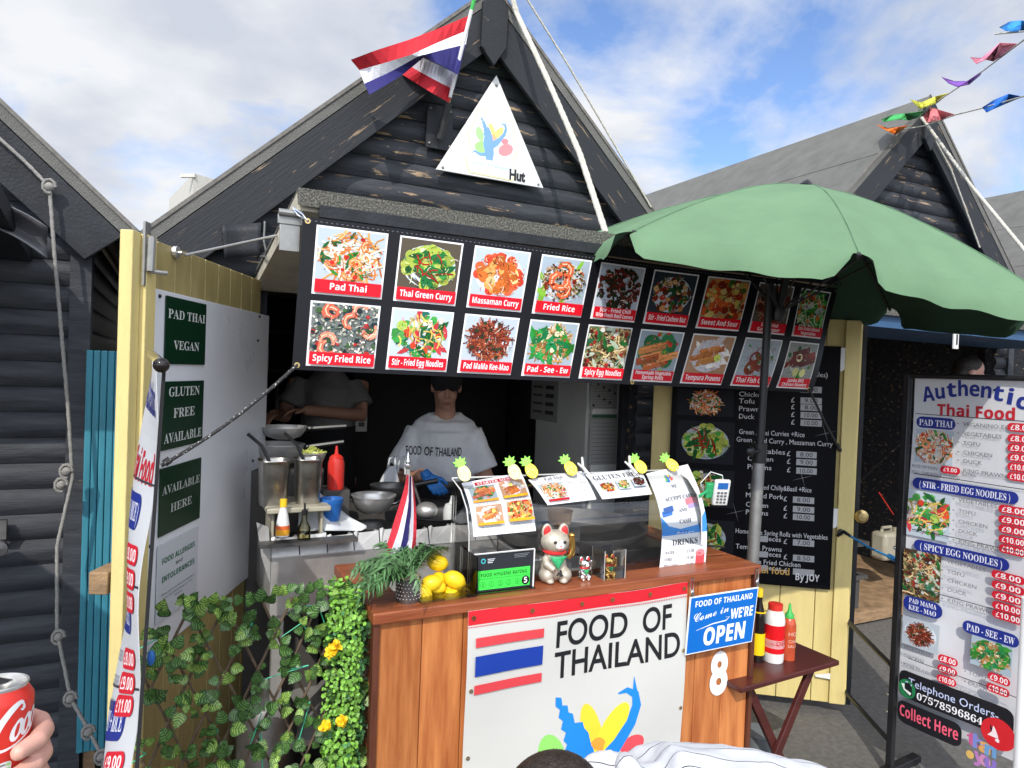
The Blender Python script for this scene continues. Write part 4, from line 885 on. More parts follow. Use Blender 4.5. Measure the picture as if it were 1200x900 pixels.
p = Pr(cw); p.w = .0010; a, b = UV(651, 757), UV(785, 740); p.text('FOOD  OF', a[0]+.004, a[1]-.002, .086, '#17171b', b[0]-a[0], 'l', .016, res=7); a, b = UV(650, 793), UV(795, 771); p.text('THAILAND', a[0], a[1]-.004, .086, '#17171b', b[0]-a[0], 'l', .016, res=7); p.build('lettering', cb)
p = Pr(cw); p.w = .0010; c = UV(699, 806); logo(p, c[0], c[1]-.245, .47); p.build('logo', cb)
m = MB()
for u in (.02, .26, .48, .62, .80, .98): m.lathe(cw(u*bw2, bh2-.020, .003), [(.003, 0), (.007, 0), (.007, .002), (.003, .002)], 10, (V((1, 0, 0)), Z1, V((0, -1, 0))))
for v in (.28, .52): 
    for u in (.018, .985): m.lathe(cw(u*bw2, bh2*(1-v), .003), [(.003, 0), (.006, 0), (.006, .002), (.003, .002)], 10, (V((1, 0, 0)), Z1, V((0, -1, 0))))
m.build('eyelet', MAT['brass'], cb, split=True)

# ---- OPEN sign and the number
TL, TR, BR, BL = W(809, 700, Y=CY-.03), W(889, 688, Y=CY-.03), W(881, 752, Y=CY-.03), W(803, 768, Y=CY-.03); ww, hh = qsize(TL, TR, BR, BL)
op = thing('open_sign', 'blue open sign hanging from the counter rail on clips', 'sign', (BL+BR)/2)
p = Pr(quadm(TL, TR, BR, BL, ww, hh)); p.base(ww, hh, '#e8ecf0', th=.004); p.w = .001; p.rect(.004, .004, ww-.004, hh-.004, '#1268be', 1)
p.text(SB('FOOD OF THAILAND'), ww/2, hh*.81, hh*.105, '#eef2f6', ww*.84, 'c'); p.text(SC('Come in'), ww*.08, hh*.55, hh*.16, '#eef2f6', ww*.50, 'l', rot=.12); p.text(SB("WE'RE"), ww*.61, hh*.50, hh*.18, '#f2f5f8', ww*.34, 'l', .01)
p.text(SB('OPEN'), ww*.24, hh*.11, hh*.30, '#f4f6f8', ww*.62, 'l', .015); p.strip([(ww*.12, hh*.40), (ww*.35, hh*.47), (ww*.55, hh*.49), (ww*.60, hh*.55), (ww*.54, hh*.55)], [.001, .004, .004, .003, .001], '#eef2f6')
p.build('board', op, MAT['gloss print'])
m = MB()
for x, y in ((811, 688), (887, 676)):
    a = W(x, y, Y=CY-.028); m.tube([a+V((.006, 0, .03)), a+V((-.006, 0, .03)), a+V((-.007, 0, -.0)), a+V((0, -.004, -.03)), a+V((.007, 0, 0)), a+V((.006, 0, .03))], .0026, 6); m.ell(a+V((0, -.004, -.02)), (.008, .004, .012), 8, 6)
m.build('clip', MAT['chrome'], op, split=False)
p = Pr(flat((0, CY+.009, 0), (1, 0, 0), Z1)); a, b = W(833, 815, Y=CY), W(856, 763, Y=CY); p.text('8', a.x, a.z, b.z-a.z, '#e8e8e6', b.x-a.x, 'l', .045, res=7); o = p.build('house_number', None); tag(o, 'white painted number 8 on the counter planks below the open sign', 'number')

# ---- curved acrylic guard with menu cards
GX0, GX1 = W(549, 640, Y=CY+.10).x, W(822, 600, Y=CY+.10).x
gp = [(CY+.095, CT), (CY+.095, CT+.10), (CY+.10, CT+.18), (CY+.125, CT+.245), (CY+.18, CT+.295), (CY+.26, CT+.32)]
gd = thing('sneeze_guard', 'clear curved acrylic guard standing on the counter rail', 'guard', ((GX0+GX1)/2, CY+.12, CT))
m = MB(); m.grid(lambda a, b: V((GX0+(GX1-GX0)*a,) + (lambda k: tuple(gp[int(min(k, 4))][i]+(gp[int(min(k, 4))+1][i]-gp[int(min(k, 4))][i])*(k-int(min(k, 4))) for i in (0, 1)))(b*5)), 1, 20); m.build('front_sheet', MAT['acrylic'], gd, smooth=60)
for X in (GX0, GX1):
    m = MB(); m.prism([V((X, y, z)) for y, z in gp] + [V((X, CY+.26, CT))], (.004 if X == GX0 else -.004, 0, 0)); m.build('end_panel', MAT['acrylic'], gd, smooth=0)
m = MB()
for X in (GX0, GX1): m.tube([V((X, y-.001, z)) for y, z in gp], .0022, 6)
m.tube([V((GX0, gp[-1][0], gp[-1][1])), V((GX1, gp[-1][0], gp[-1][1]))], .003, 6); m.build('edge_strip', MAT['clear plastic'], gd)
def guardpt(z):
    for (a, b) in zip(gp, gp[1:]):
        if a[1] <= z <= b[1]: return a[0]+(b[0]-a[0])*(z-a[1])/(b[1]-a[1])
    return gp[-1][0]
def card(name, label, quad, fn, cat='menu card', bul=.018):
    pts = []
    for q in quad:
        y = CY+.10
        for _ in range(6): y = guardpt(min(max(W(*q, Y=y).z, CT), gp[-1][1]))
        pts.append(W(*q, Y=y-.006))
    ww, hh = qsize(*pts); f = quadm(*pts, ww, hh, lambda a, b: bul*math.sin(math.pi*b)); p = Pr(f); p.base(ww, hh, '#e6e7ea', 4, 12, .0012); p.w = .0012
    fn(p, ww, hh); o = p.build(name, None, MAT['gloss print']); return tag(o, label, cat, 'menu cards on the acrylic guard')
def c1(p, w_, h_):
    p.rect(w_*.18, h_*.885, w_*.86, h_*.955, '#a02028', .05); p.text(SE('STARTER MENU'), w_*.52, h_*.895, h_*.05, '#f2dcdc', w_*.6, 'c')
    for (a, b, k) in ((.06, .49, 'roll'), (.54, .49, 'temp'), (.06, .08, 'temp'), (.54, .08, 'sweet')):
        dsh(p, k, w_*a, h_*(b+.06), w_*(a+.41), h_*(b+.37), 5+int(a*10)); p.w += .001; p.rect(w_*a, h_*(b+.045), w_*(a+.41), h_*(b+.085), '#e8a020', .03)
        p.text('Spring rolls £ 5.00', w_*(a+.2), h_*b, h_*.022, '#333', w_*.3, 'c')
card('menu_card', 'starter menu card with four orange dishes, leftmost on the guard', [(541, 566), (611, 554), (628, 622), (555, 629)], c1)
def c2(p, w_, h_):
    dsh(p, 'pad', w_*.06, h_*.14, w_*.5, h_*.72, 9); p.w += .001; p.rect(w_*.04, h_*.05, w_*.45, h_*.12, '#b0242c', .05); p.text(SE('Pad Thai'), w_*.22, h_*.80, h_*.13, '#555', w_*.34); p.text('Fried Noodles', w_*.24, h_*.70, h_*.07, '#888', w_*.3)
    for i in range(5): p.text('Chicken   £9.00' if i % 2 else 'Vegetables £8.00', w_*.56, h_*(.62-.12*i), h_*.05, '#777', w_*.36)
card('menu_card', 'card with one round plate of orange noodles, second on the guard', [(619, 562), (682, 552), (699, 585), (642, 592)], c2, bul=.004)
def c3(p, w_, h_):
    p.text(SE('GLUTEN FREE'), w_*.5, h_*.70, h_*.19, '#4a4a4e', w_*.86, 'c')
    for i, k in enumerate(('sweet', 'egg', 'chili')): dish(p, w_*(.10+.29*i), h_*.22, w_*(.34+.29*i), h_*.56, '#e6e7ea', None, D[k][2], 30+i, R=.45); p.w += .0008; p.text('Sweet & sour', w_*(.22+.29*i), h_*.12, h_*.05, '#666', w_*.2, 'c')
card('menu_card', 'gluten free card with three small dishes on the guard', [(686, 556), (750, 549), (764, 579), (706, 585)], c3, bul=.004)
def c4(p, w_, h_):
    p.rect(0, h_*.33, w_, h_*.36, '#1c62b4', .05); p.poly([(0, h_*.33), (w_, h_*.33), (w_, h_*.52), (w_*.8, h_*.40), (w_*.4, h_*.38), (w_*.15, h_*.42), (0, h_*.52)], '#3f8fd8')
    logo(p, w_*.42, h_*.90, h_*.10); p.text(SE('WE'), w_*.47, h_*.79, h_*.035, '#667', w_*.12, 'c'); p.text(SE('ACCEPT CARD'), w_*.5, h_*.665, h_*.04, '#556', w_*.66, 'c'); p.text(SE('AND'), w_*.5, h_*.54, h_*.035, '#556', w_*.18, 'c'); p.text(SE('CASH'), w_*.52, h_*.43, h_*.04, '#556', w_*.26, 'c')
    p.tr = lambda u, v: (u, v+.12*(u-w_*.2)); p.rr(w_*.04, h_*.52, w_*.26, h_*.58, .004, '#2f74c8'); p.rr(w_*.08, h_*.55, w_*.30, h_*.61, .004, '#1b56a4'); p.rr(w_*.64, h_*.53, w_*.9, h_*.58, .003, '#b8a0d8'); p.rr(w_*.6, h_*.57, w_*.86, h_*.63, .003, '#e87a88'); p.tr = None
    p.text(SC('Thank you'), w_*.5, h_*.338, h_*.02, '#e8eef8', w_*.4, 'c'); p.text(SE('DRINKS'), w_*.5, h_*.235, h_*.055, '#33353a', w_*.56, 'c')
    for i, t in enumerate(('WATER', 'COKE', 'DIET COKE')): p.text(SE(t), w_*.08, h_*(.16-.06*i), h_*.026, '#66686e', w_*(.2, .16, .3)[i]); p.text(SE('£1.50'), w_*.55, h_*(.16-.06*i), h_*.026, '#66686e', w_*.16)
    p.rr(w_*.76, h_*.02, w_*.95, h_*.15, .005, '#e05058'); p.ell(w_*.85, h_*.15, w_*.10, h_*.03, '#e88890')
card('menu_card', 'tall card about card and cash payment and drinks, rightmost on the guard', [(757, 555), (806, 544), (826, 667), (772, 671)], c4, bul=.05)

# ---- pineapple clips and white pegs
def pineapple(colr):
    t = thing('pineapple_peg', 'x', 'peg', (0, 0, 0), 'pineapple pegs on the menu cards')
    m = MB(); n = 18; pts = [(.0185*math.cos(2*math.pi*i/n), .026*math.sin(2*math.pi*i/n)*(1+.08*math.sin(2*math.pi*i/n))) for i in range(n)]
    m.prism([V((x, 0, z)) for x, z in pts], (0, .005, 0)); m.build('fruit', MAT[colr], t, bevel=.0015, smooth=0)
    m = MB(); rnd.seed(2)
    for i in range(26):
        a, r = rnd.uniform(0, 6.28), math.sqrt(rnd.random())*.85; m.ell(V((.0185*r*math.cos(a), -.0008, .026*r*math.sin(a))), (.0013, .0012, .0019), 6, 4)
    m.build('seeds', MAT['brass'], t)
    m = MB(); lf = [(-.005, .022), (-.019, .030), (-.013, .033), (-.021, .043), (-.010, .042), (-.009, .052), (0, .045), (.006, .054), (.008, .043), (.019, .045), (.012, .034), (.018, .030), (.006, .023)]
    m.prism([V((x, -.001, z)) for x, z in lf], (0, .005, 0)); m.build('crown', MAT['pineapple green'], t, smooth=0)
    m = MB(); m.bb((-.004, .006, -.02), (.004, .016, .028)); m.build('peg_body', MAT['rough timber'], t)
    return t
prot = {k: pineapple(k) for k in ('pineapple pale', 'pineapple yellow')}; used = set()
PA = [(544, 555, 'pineapple pale', 'pale pineapple peg on the left corner of the starter card', -.35), (603, 553, 'pineapple pale', 'pale pineapple peg on the right corner of the starter card', -.4), (623, 552, 'pineapple yellow', 'yellow pineapple peg on the left corner of the noodle card', -.5), (669, 549, 'pineapple yellow', 'yellow pineapple peg on the right corner of the noodle card', -.55), (751, 547, 'pineapple yellow', 'yellow pineapple peg beside the white peg at the gluten free card', -.6), (788, 545, 'pineapple yellow', 'yellow pineapple peg at the top of the payment card', -.75)]
for x, y, k, lab, ro in PA:
    if k in used:
        t = prot[k].copy(); COL.objects.link(t)
        for ch in prot[k].children: c = ch.copy(); COL.objects.link(c); c.parent = t
    else: t = prot[k]; used.add(k)
    t.location = W(x, y, Y=CY+.215 if y < 553 else CY+.175); t.rotation_euler = (-.5, ro, -.25); t.scale = (1.12,)*3; t['label'] = lab
def whitepeg(x, y, lab):
    t = thing('clothes_peg', lab, 'peg', W(x, y, Y=CY+.2), 'white pegs on the menu cards'); c = W(x, y, Y=CY+.2)
    m = MB(); m.tube([c+V((-.012, .0, .035)), c+V((-.008, -.002, .0)), c+V((.012, -.02, -.028))], [.004, .0055, .004], 6); m.build('jaw', MAT['white plastic'], t)
    m = MB(); m.tube([c+V((-.022, .012, .012)), c+V((-.006, .004, -.002)), c+V((.012, -.012, -.03))], [.003, .005, .004], 6); m.build('jaw', MAT['white plastic'], t)
whitepeg(685, 547, 'white peg between the noodle card and the gluten free card'); whitepeg(740, 545, 'white peg at the right end of the gluten free card')

# ---- hygiene rating stand
TL, TR, BR, BL = W(555, 650, Y=CY+.07), W(626, 643, Y=CY+.07), W(624, 688, Y=CY+.05), W(556, 697, Y=CY+.05)
z0 = CT+.002; BL.z = BR.z = z0; ww, hh = qsize(TL, TR, BR, BL)
hy = thing('rating_stand', 'clear stand holding a black and green food hygiene rating card', 'rating card', (BL+BR)/2)
p = Pr(quadm(TL, TR, BR, BL, ww, hh)); p.base(ww, hh, '#26282c', th=.003); p.w = .001; p.rect(ww*.06, hh*.05, ww*.94, hh*.55, '#3fd34a', 1); p.rect(ww*.06, hh*.325, ww*.94, hh*.335, '#1a5a22', 1)
p.text(SB('FOOD HYGIENE RATING'), ww*.5, hh*.38, hh*.095, '#15301a', ww*.78, 'c')
for i in range(6):
    u = ww*(.14+.145*i)
    if i < 5: p.ell(u, hh*.18, hh*.075, hh*.075, '#1c4a24'); p.ell(u, hh*.18, hh*.064, hh*.064, '#3fd34a'); p.text(str(i), u, hh*.135, hh*.09, '#1c4a24', None, 'c')
    else: p.ell(u, hh*.19, hh*.12, hh*.12, '#101214'); p.text(SB('5'), u, hh*.12, hh*.15, '#f2f2f2', None, 'c')
p.ell(ww*.15, hh*.80, hh*.07, hh*.07, '#3fa8b0'); p.ell(ww*.15, hh*.80, hh*.04, hh*.04, '#26282c')
for i in range(3): p.rect(ww*.22, hh*(.83-.045*i), ww*(.34-.02*i), hh*(.85-.045*i), '#c8ccd0', 1); p.rect(ww*.66, hh*(.90-.04*i), ww*(.92-.03*i), hh*(.91-.04*i), '#8a8e94', 1)
p.build('card', hy, MAT['gloss print'])
m = MB(); fq = quadm(TL, TR, BR, BL, ww, hh)
for a, b in (((0, 0), (0, hh)), ((ww, 0), (ww, hh)), ((0, hh), (ww, hh))): m.tube([fq(a[0], a[1], .003), fq(b[0], b[1], .003)], .0028, 6)
m.build('frame', MAT['clear plastic'], hy); m = MB(); m.bb((BL.x, CY+.03, CT), (BR.x, CY+.09, CT+.003)); m.build('foot', MAT['acrylic'], hy)

# ---- beckoning cats
def cat(name, label, base, h, mats, rz, paw=1, red=True):
    """sitting beckoning cat of height h facing -Y turned by rz"""
    t = thing(name, label, 'cat figurine', base, 'beckoning cat figurines'); ca, sa = math.cos(rz), math.sin(rz)
    Q = lambda x, y, z: V(base)+V((x*ca-y*sa, x*sa+y*ca, z))*h
    AX = (V((ca, sa, 0)), V((-sa, ca, 0)), Z1); E = lambda m, c, r, n=16, k=10: m.ell(Q(*c), tuple(x*h for x in r), n, k, AX)
    body, face, gold = mats
    m = MB(); E(m, (0, .03, .24), (.235, .21, .26), 20, 14); E(m, (0, .0, .42), (.18, .165, .2)); E(m, (0, -.02, .685), (.255, .215, .205), 20, 14)
    E(m, (-.16, -.09, .13), (.13, .17, .13)); E(m, (.16, -.09, .13), (.13, .17, .13)); E(m, (-.12, -.19, .045), (.075, .09, .045)); E(m, (.12, -.19, .045), (.075, .09, .045))
    m.tube([Q(-.17*paw, -.06, .42), Q(-.18*paw, -.17, .33), Q(-.07*paw, -.25, .25)], [.075*h, .07*h, .055*h], 10)
    for sx in (-1, 1): m.ell(Q(sx*.15, -.005, .845), (.10*h, .055*h, .155*h), 16, 12, AX)
    m.build('body', MAT[body], t, smooth=70, remesh=h*.014, sm=4)
    m = MB()
    for sx in (-1, 1): m.ell(Q(sx*.155, -.045, .86), (.066*h, .03*h, .105*h), 14, 10, AX)
    if red: m.build('ear', MAT['cat red'], t, smooth=80)
    m = MB(); E(m, (.02, -.075, .675), (.175, .165, .155), 20, 14); E(m, (.03, -.215, .635), (.075, .05, .05)); m.build('face', MAT[face], t, smooth=80)
    m = MB()
    for sx in (-1, 1): E(m, (.025+sx*.085, -.225, .715), (.03, .022, .026), 10, 8)
    m.build('eye', MAT['black plastic'], t)
    m = MB(); E(m, (.03, -.262, .655), (.016, .012, .012), 8, 6); E(m, (.03, -.255, .605), (.04, .012, .01), 8, 6); m.build('nose', MAT['cat red'], t)
    m = MB(); m.lathe(Q(0, -.005, .515), [(.185*h, -.03*h), (.205*h, -.01*h), (.205*h, .015*h), (.18*h, .03*h)], 24, AX); m.build('collar', MAT['cat red'], t)
    m = MB(); m.grid(lambda a, b: Q(-.16*(1-b)+.32*(1-b)*a, -.175-.075*math.sin(math.pi*(.2+.6*a))*(1-b*.3)-.045*b, .48-.22*b), 8, 6); m.build('bib', MAT['cat green'], t, solid=.01*h)
    m = MB(); m.tube([Q(.235*paw, -.02, .40), Q(.30*paw, -.03, .47), Q(.315*paw, -.03, .62), Q(.29*paw, -.05, .77)], [.05*h, .065*h, .055*h, .05*h], 10); E(m, (.285*paw, -.07, .80), (.055, .06, .045)); m.build('raised_arm', MAT[gold], t, smooth=70)
    m = MB(); 
    for i in range(9): a = i*.7; E(m, (.02+.045*math.cos(a)*(i % 3)*.5, -.29-.005*i % .02, .20+.05*math.sin(a)*(i % 3)*.5), (.022, .016, .022), 8, 6)
    m.build('coin', MAT['black plastic' if h > .1 else gold], t)
    return t
b = W(648, 690, Z=CT+.001); H1 = .19
cat('beckoning_cat', 'large silver and white beckoning cat with red ears and green bib', V((W(648, 690, Y=CY+.085).x, CY+.085, CT)), (W(648, 613, Y=CY+.085).z-CT)*1.0, ('cat silver', 'cat white', 'gold'), -.22)
cat('beckoning_cat', 'small chrome beckoning cat right of the large one', V((W(684, 684, Y=CY+.06).x, CY+.06, CT)), .078, ('chrome', 'cat white', 'chrome'), -.1)
gx = W(713, 679, Y=CY+.06).x
cat('beckoning_cat', 'small gold beckoning cat inside a clear plastic box', V((gx, CY+.06, CT)), .078, ('gold', 'gold', 'gold'), -.1, 1)
bx = thing('clear_box', 'clear plastic box covering the small gold cat', 'box', (gx, CY+.06, CT)); m = MB(); m.bb((gx-.042, CY+.025, CT+.001), (gx+.042, CY+.10, CT+.098)); m.build('cover', MAT['acrylic'], bx)
m = MB()
for sx in (-.042, .042):
    for y in (CY+.025, CY+.10): m.tube([V((gx+sx, y, CT)), V((gx+sx, y, CT+.098))], .0011, 5)
m.build('edge_strip', MAT['clear plastic'], bx)

# ---- lemons in a tray
LC = [(497, 688, .03), (511, 697, .03), (535, 694, .03), (503, 677, .045), (520, 681, .05), (533, 679, .06), (513, 672, .07), (545, 688, .07), (526, 690, .08)]
tr = thing('lemon_tray', 'low clear tray under the lemons on the counter corner', 'tray', (W(520, 700, Y=CY+.08).x, CY+.1, CT)); xa, xb = W(486, 700, Y=CY+.07).x, W(551, 695, Y=CY+.07).x
m = MB(); m.bb((xa, CY+.02, CT+.001), (xb, CY+.16, CT+.008)); m.build('tray', MAT['acrylic'], tr); m = MB(); m.bb((xb-.003, CY+.02, CT+.008), (xb, CY+.16, CT+.12)); m.build('divider', MAT['acrylic'], tr)
def lemon():
    m = MB(); n, k = 18, 14; vs = []
    for i in range(k+1):
        t = math.pi*i/k; r = math.sin(t)*.027*(1+.05*math.cos(2*t)); x = -math.cos(t)*.034
        if i < 2 or i > k-2: x *= 1.13; r *= .6
        for j in range(n): a = 2*math.pi*j/n; vs.append((x, r*math.cos(a), r*math.sin(a)))
    m.add(vs, [(i*n+j, i*n+(j+1) % n, (i+1)*n+(j+1) % n, (i+1)*n+j) for i in range(k) for j in range(n)]); return m.build('lemon', MAT['lemon'], None, smooth=80, fix=True)
l0 = lemon(); off = BASE[l0]
labs = ['lemon nearest the perforated pot, lying low', 'lemon front left in the tray, lying sideways', 'lemon front middle in the tray by the rail', 'lemon upper left of the pile under plant leaves', 'lemon in the middle of the pile, half hidden', 'lemon at the upper right of the pile', 'lemon at the back of the pile under leaf tips', 'lemon by the rating stand at the right of the pile', 'lemon low in the middle of the pile']
for i, (x, y, dy) in enumerate(LC):
    l = l0 if i == 0 else l0.copy()
    if i: COL.objects.link(l)
    l.location = W(x, y-3, Y=CY+.045+dy); l.rotation_euler = (rnd.uniform(0, 6), rnd.uniform(-.5, .5), rnd.uniform(-1, 1)); k = (W(x+15, y, Y=CY+.045+dy)-W(x-15, y, Y=CY+.045+dy)).length/.088; l.scale = (k, k*1.02, k*1.02)
    tag(l, 'lemon lying in the tray' if False else labs[i], 'lemon', 'lemons on the counter')

# ---- potted plant
pc = W(478, 704, Y=CY+.06); pc.z = CT; pp = thing('potted_plant', 'palm like plant in a perforated steel pot at the counter corner', 'plant', pc)
m = MB(); m.lathe(pc, [(0, .0), (.034, .0), (.036, .008), (.036, .068), (.033, .068), (.031, .056), (0, .056)], 28); pot = m.build('pot', MAT['dark steel'], pp, smooth=40)
m = MB()
for i in range(5):
    for j in range(22): a = 2*math.pi*(j+.5*(i % 2))/22; m.ell(pc+V((.0363*math.cos(a), .0363*math.sin(a), .014+.0105*i)), .0018, 6, 4)
m.build('perforation', MAT['chrome'], pot)
m = MB()
for i in range(120): a, r = rnd.uniform(0, 6.28), .031*math.sqrt(rnd.random()); m.ell(pc+V((r*math.cos(a), r*math.sin(a), .062+.012*rnd.random()+.012*(1-r/.031))), (.005, .004, .003), 6, 4)
m.build('gravel', MAT['gravel'], pp)
def frond(mb, o, d, L, leaf, up=.0, n=9, sw=.010):
    d = V(d).normalized(); pts = []
    for i in range(8): t = i/7; pts.append(o + d*L*t + V((0, 0, up*t-.55*L*t*t)))
    mb.tube(pts, [.0018]*7+[.0006], 5)
    side = d.cross(Z1).normalized()
    for i in range(n):
        t = .2+.8*i/(n-1); k = t*7; j = min(int(k), 6); c = pts[j]+(pts[j+1]-pts[j])*(k-j); tg = (pts[min(j+1, 7)]-pts[j]).normalized()
        for sg in (-1, 1):
            dr = (tg*.75 + side*sg*rnd.uniform(.5, .9) + V((0, 0, rnd.uniform(-.45, .1)))).normalized(); l = leaf*rnd.uniform(.7, 1.1)*(1.1-.5*abs(t-.5)); nn = dr.cross(Z1).normalized()*sw*.5
            mb.add([c, c+dr*l*.35+nn+V((0, 0, .004)), c+dr*l+V((0, 0, -.010)), c+dr*l*.35-nn], [(0, 1, 2, 3)])
m = MB(); rnd.seed(21); o = pc+V((0, 0, .068))
for i in range(64):
    a = rnd.uniform(0, 6.283); d = V((math.cos(a), math.sin(a)*.8, rnd.uniform(.1, 1.0)))
    if rnd.random() < .55: d = V((-1*rnd.uniform(.5, 1.2), rnd.uniform(-.7, .3), rnd.uniform(.2, 1.0)))
    if d.x > 0: d = V((d.x, abs(d.y)+.3, d.z+.45))
    frond(m, o+V((rnd.uniform(-.015, .015), rnd.uniform(-.015, .015), 0)), d, rnd.uniform(.09, .185), rnd.uniform(.035, .06), .045, sw=.007)
m.build('leaves', MAT['plant leaf'], pp, smooth=0, fix=False)
# ---- table flag
fp = W(481, 700, Y=CY+.14); fp.z = CT; tfx = W(478, 545, Y=CY+.14)
tf = thing('table_flag', 'small Thai flag hanging from a silver pole among the plant leaves', 'flag', fp)
m = MB(); m.tube([fp, V((tfx.x, tfx.y, tfx.z))], .006, 10); m.lathe(fp, [(0, 0), (.035, 0), (.035, .008), (.008, .014)], 20); m.build('pole', MAT['steel'], tf)
m = MB(); t_ = V((tfx.x, tfx.y, tfx.z)); m.lathe(t_, [(.006, -.012), (.010, -.006), (.010, 0), (.006, .004), (.009, .010), (.006, .02), (0, .04)], 12); m.build('finial', MAT['chrome'], tf)
rows = [[(476, 560), (471, 575), (463, 612), (455, 640)], [(478, 566), (476, 590), (468, 622), (457, 650)], [(479, 572), (478, 600), (474, 628), (463, 650)], [(481, 580), (482, 610), (478, 640), (470, 655)], [(482, 590), (484, 615), (482, 640), (478, 652)], [(483, 600), (487, 615), (486, 630), (484, 645)]]
rows = [[(477, 556), (473, 575), (462, 610), (453, 640)], [(479, 557), (478, 580), (467, 622), (456, 652)], [(480, 558), (479, 590), (472, 630), (466, 654)], [(482, 558), (482, 600), (479, 632), (474, 648)], [(483, 559), (485, 600), (484, 630), (482, 644)], [(484, 560), (488, 600), (488, 628), (487, 640)]]
cl5 = ['#c02838', '#dcdce2', '#2a2270', '#dcdce2', '#c02838']; m = MB(); m.c = []
for i in range(5):
    for k in range(10):
        q = []
        for ss, tt in ((k/10, 0), ((k+1)/10, 0), ((k+1)/10, 1), (k/10, 1)):
            a, b = poly_at(rows, i, ss), poly_at(rows, i+1, ss); x, y = a[0]+(b[0]-a[0])*tt, a[1]+(b[1]-a[1])*tt; q.append(W(x, y, Y=CY+.125+.012*math.sin((i+tt)*2.2+ss*2)))
        kk = len(m.v); m.v += q; m.f.append(tuple(range(kk, kk+4))); m.c.append(lin(cl5[i]))
m.build('cloth', MAT['cloth print'], tf, smooth=0)

# ---- card reader
c = W(845, 577, Y=CY+.12); cd = thing('card_reader', 'white card reader in a green holder at the guard end, its cable looping', 'card reader', c); AXr = (V((.93, -.36, -.12)).normalized(), None, None); u_ = V((-.10, -.25, 1)).normalized(); x_ = V((.93, -.36, 0)).normalized(); x_ = (x_-u_*x_.dot(u_)).normalized(); n_ = x_.cross(u_)
m = MB(); m.box(c, (.060, .018, .105), (x_, n_*-1, u_)); m.build('body', MAT['white plastic'], cd, bevel=.006)
m = MB(); m.box(c+u_*.030+n_*.0095, (.040, .002, .026), (x_, n_, u_)); m.build('screen', MAT['blue plastic'], cd, bevel=.001)
m = MB()
for i in range(3):
    for j in range(4): m.box(c+x_*(.014*(i-1))+u_*(.002-.013*j)+n_*.010, (.010, .003, .008), (x_, n_, u_))
m.build('keys', MAT['grey sheet'], cd, bevel=.001)
m = MB(); m.box(c-n_*.018-x_*.03, (.05, .02, .06), (x_, n_, u_)); m.tube([c-n_*.02-x_*.04, V((GX1, CY+.15, CT+.22))], .006, 8); m.build('holder', MAT['cat green'], cd, bevel=.003)
m = MB(); m.tube([c+u_*.05, c+u_*.07-x_*.005, W(833, 553, Y=CY+.14), W(821, 566, Y=CY+.16), W(826, 580, Y=CY+.18), V((GX1+.01, CY+.2, CT+.2))], .0022, 6); m.build('cable', MAT['white plastic'], cd)
m = MB(); a, b = W(822, 639, Y=CY+.10), W(849, 641, Y=CY+.10); m.tube([a, b], [.005, .0035], 8); m.tube([a+V((-.01, 0, 0)), a], .006, 8)
tag(m.build('black_pen', MAT['black plastic']), 'black clip pen stuck to the end of the guard beside the drinks card', 'pen')
# ================================================================== KITCHEN
KY = CY+.58
# steel cooker with a wavy splash guard; front sheet seen left of the counter
ka, kb = W(318, 655, Y=KY), W(556, 632, Y=KY); kz0 = W(330, 722, Y=KY).z; kz1 = (ka.z+kb.z)/2
ck = thing('steel_cooker', 'stainless cooker with a pleated foil splash guard behind the counter', 'cooker', ((ka.x+kb.x)/2, KY+.25, 0)); kx0, kx1 = ka.x-.0, kb.x+.10
m = MB(); m.bb((kx0, KY, kz0), (kx1, KY+.012, kz1)); m.bb((kx0, KY+.013, kz0), (kx0+.012, KY+.5, kz1)); m.bb((kx1-.012, KY+.013, kz0), (kx1, KY+.5, kz1)); m.build('front_panel', MAT['dull steel'], ck, smooth=0, bevel=.003)
m = MB(); n = 9
for i in range(n):
    x0, x1 = kx0+(kx1-kx0)*i/n, kx0+(kx1-kx0)*(i+1)/n-.004; zt_ = kz1+.062+.006*math.sin(i*2.1)
    m.prism([(x0, KY-.004, kz1+.001), (x1, KY-.004, kz1+.001), (x1, KY+.02, zt_), (x1-.012, KY+.02, zt_+.006), (x1-.02, KY+.02, zt_-.002), (x0+.02, KY+.02, zt_-.004), (x0+.012, KY+.02, zt_+.004), (x0, KY+.02, zt_)], (0, .004, 0))
m.prism([(kx0-.03, KY+.02, kz1-.0), (kx0-.002, KY+.0, kz1-.09), (kx0-.002, KY+.0, kz1), (kx0-.01, KY+.02, kz1+.1), (kx0-.045, KY+.06, kz1+.11)], (0, .004, 0))
m.build('splash_guard', MAT['dull steel'], ck, smooth=0)
m = MB(); m.bb((kx0+.013, KY+.013, kz1-.04), (kx1-.013, KY+.5, kz1-.02)); m.build('hob', MAT['iron'], ck)
m = MB()
for x in (kx0+.03, kx1-.03):
    for y in (KY+.03, KY+.46): m.bb((x-.018, y-.018, .1 if y > YB+.1 else 0), (x+.018, y+.018, kz0))
m.bb((kx0+.02, KY+.02, .35), (kx1-.02, KY+.47, .37)); m.build('stand', MAT['dull steel'], ck, smooth=0)
m = MB(); m.lathe(W(312, 860, Y=KY+.1), [(0, -.6), (.10, -.6), (.105, -.15), (.08, -.1), (.03, -.08), (.03, -.03), (0, -.03)], 20); gc = m.build('gas_bottle', MAT['dark steel']); tag(gc, 'grey gas bottle standing under the cooker behind the leaf trellis', 'gas bottle'); gc.location.z = 0.0
hz_ = kz1+.0
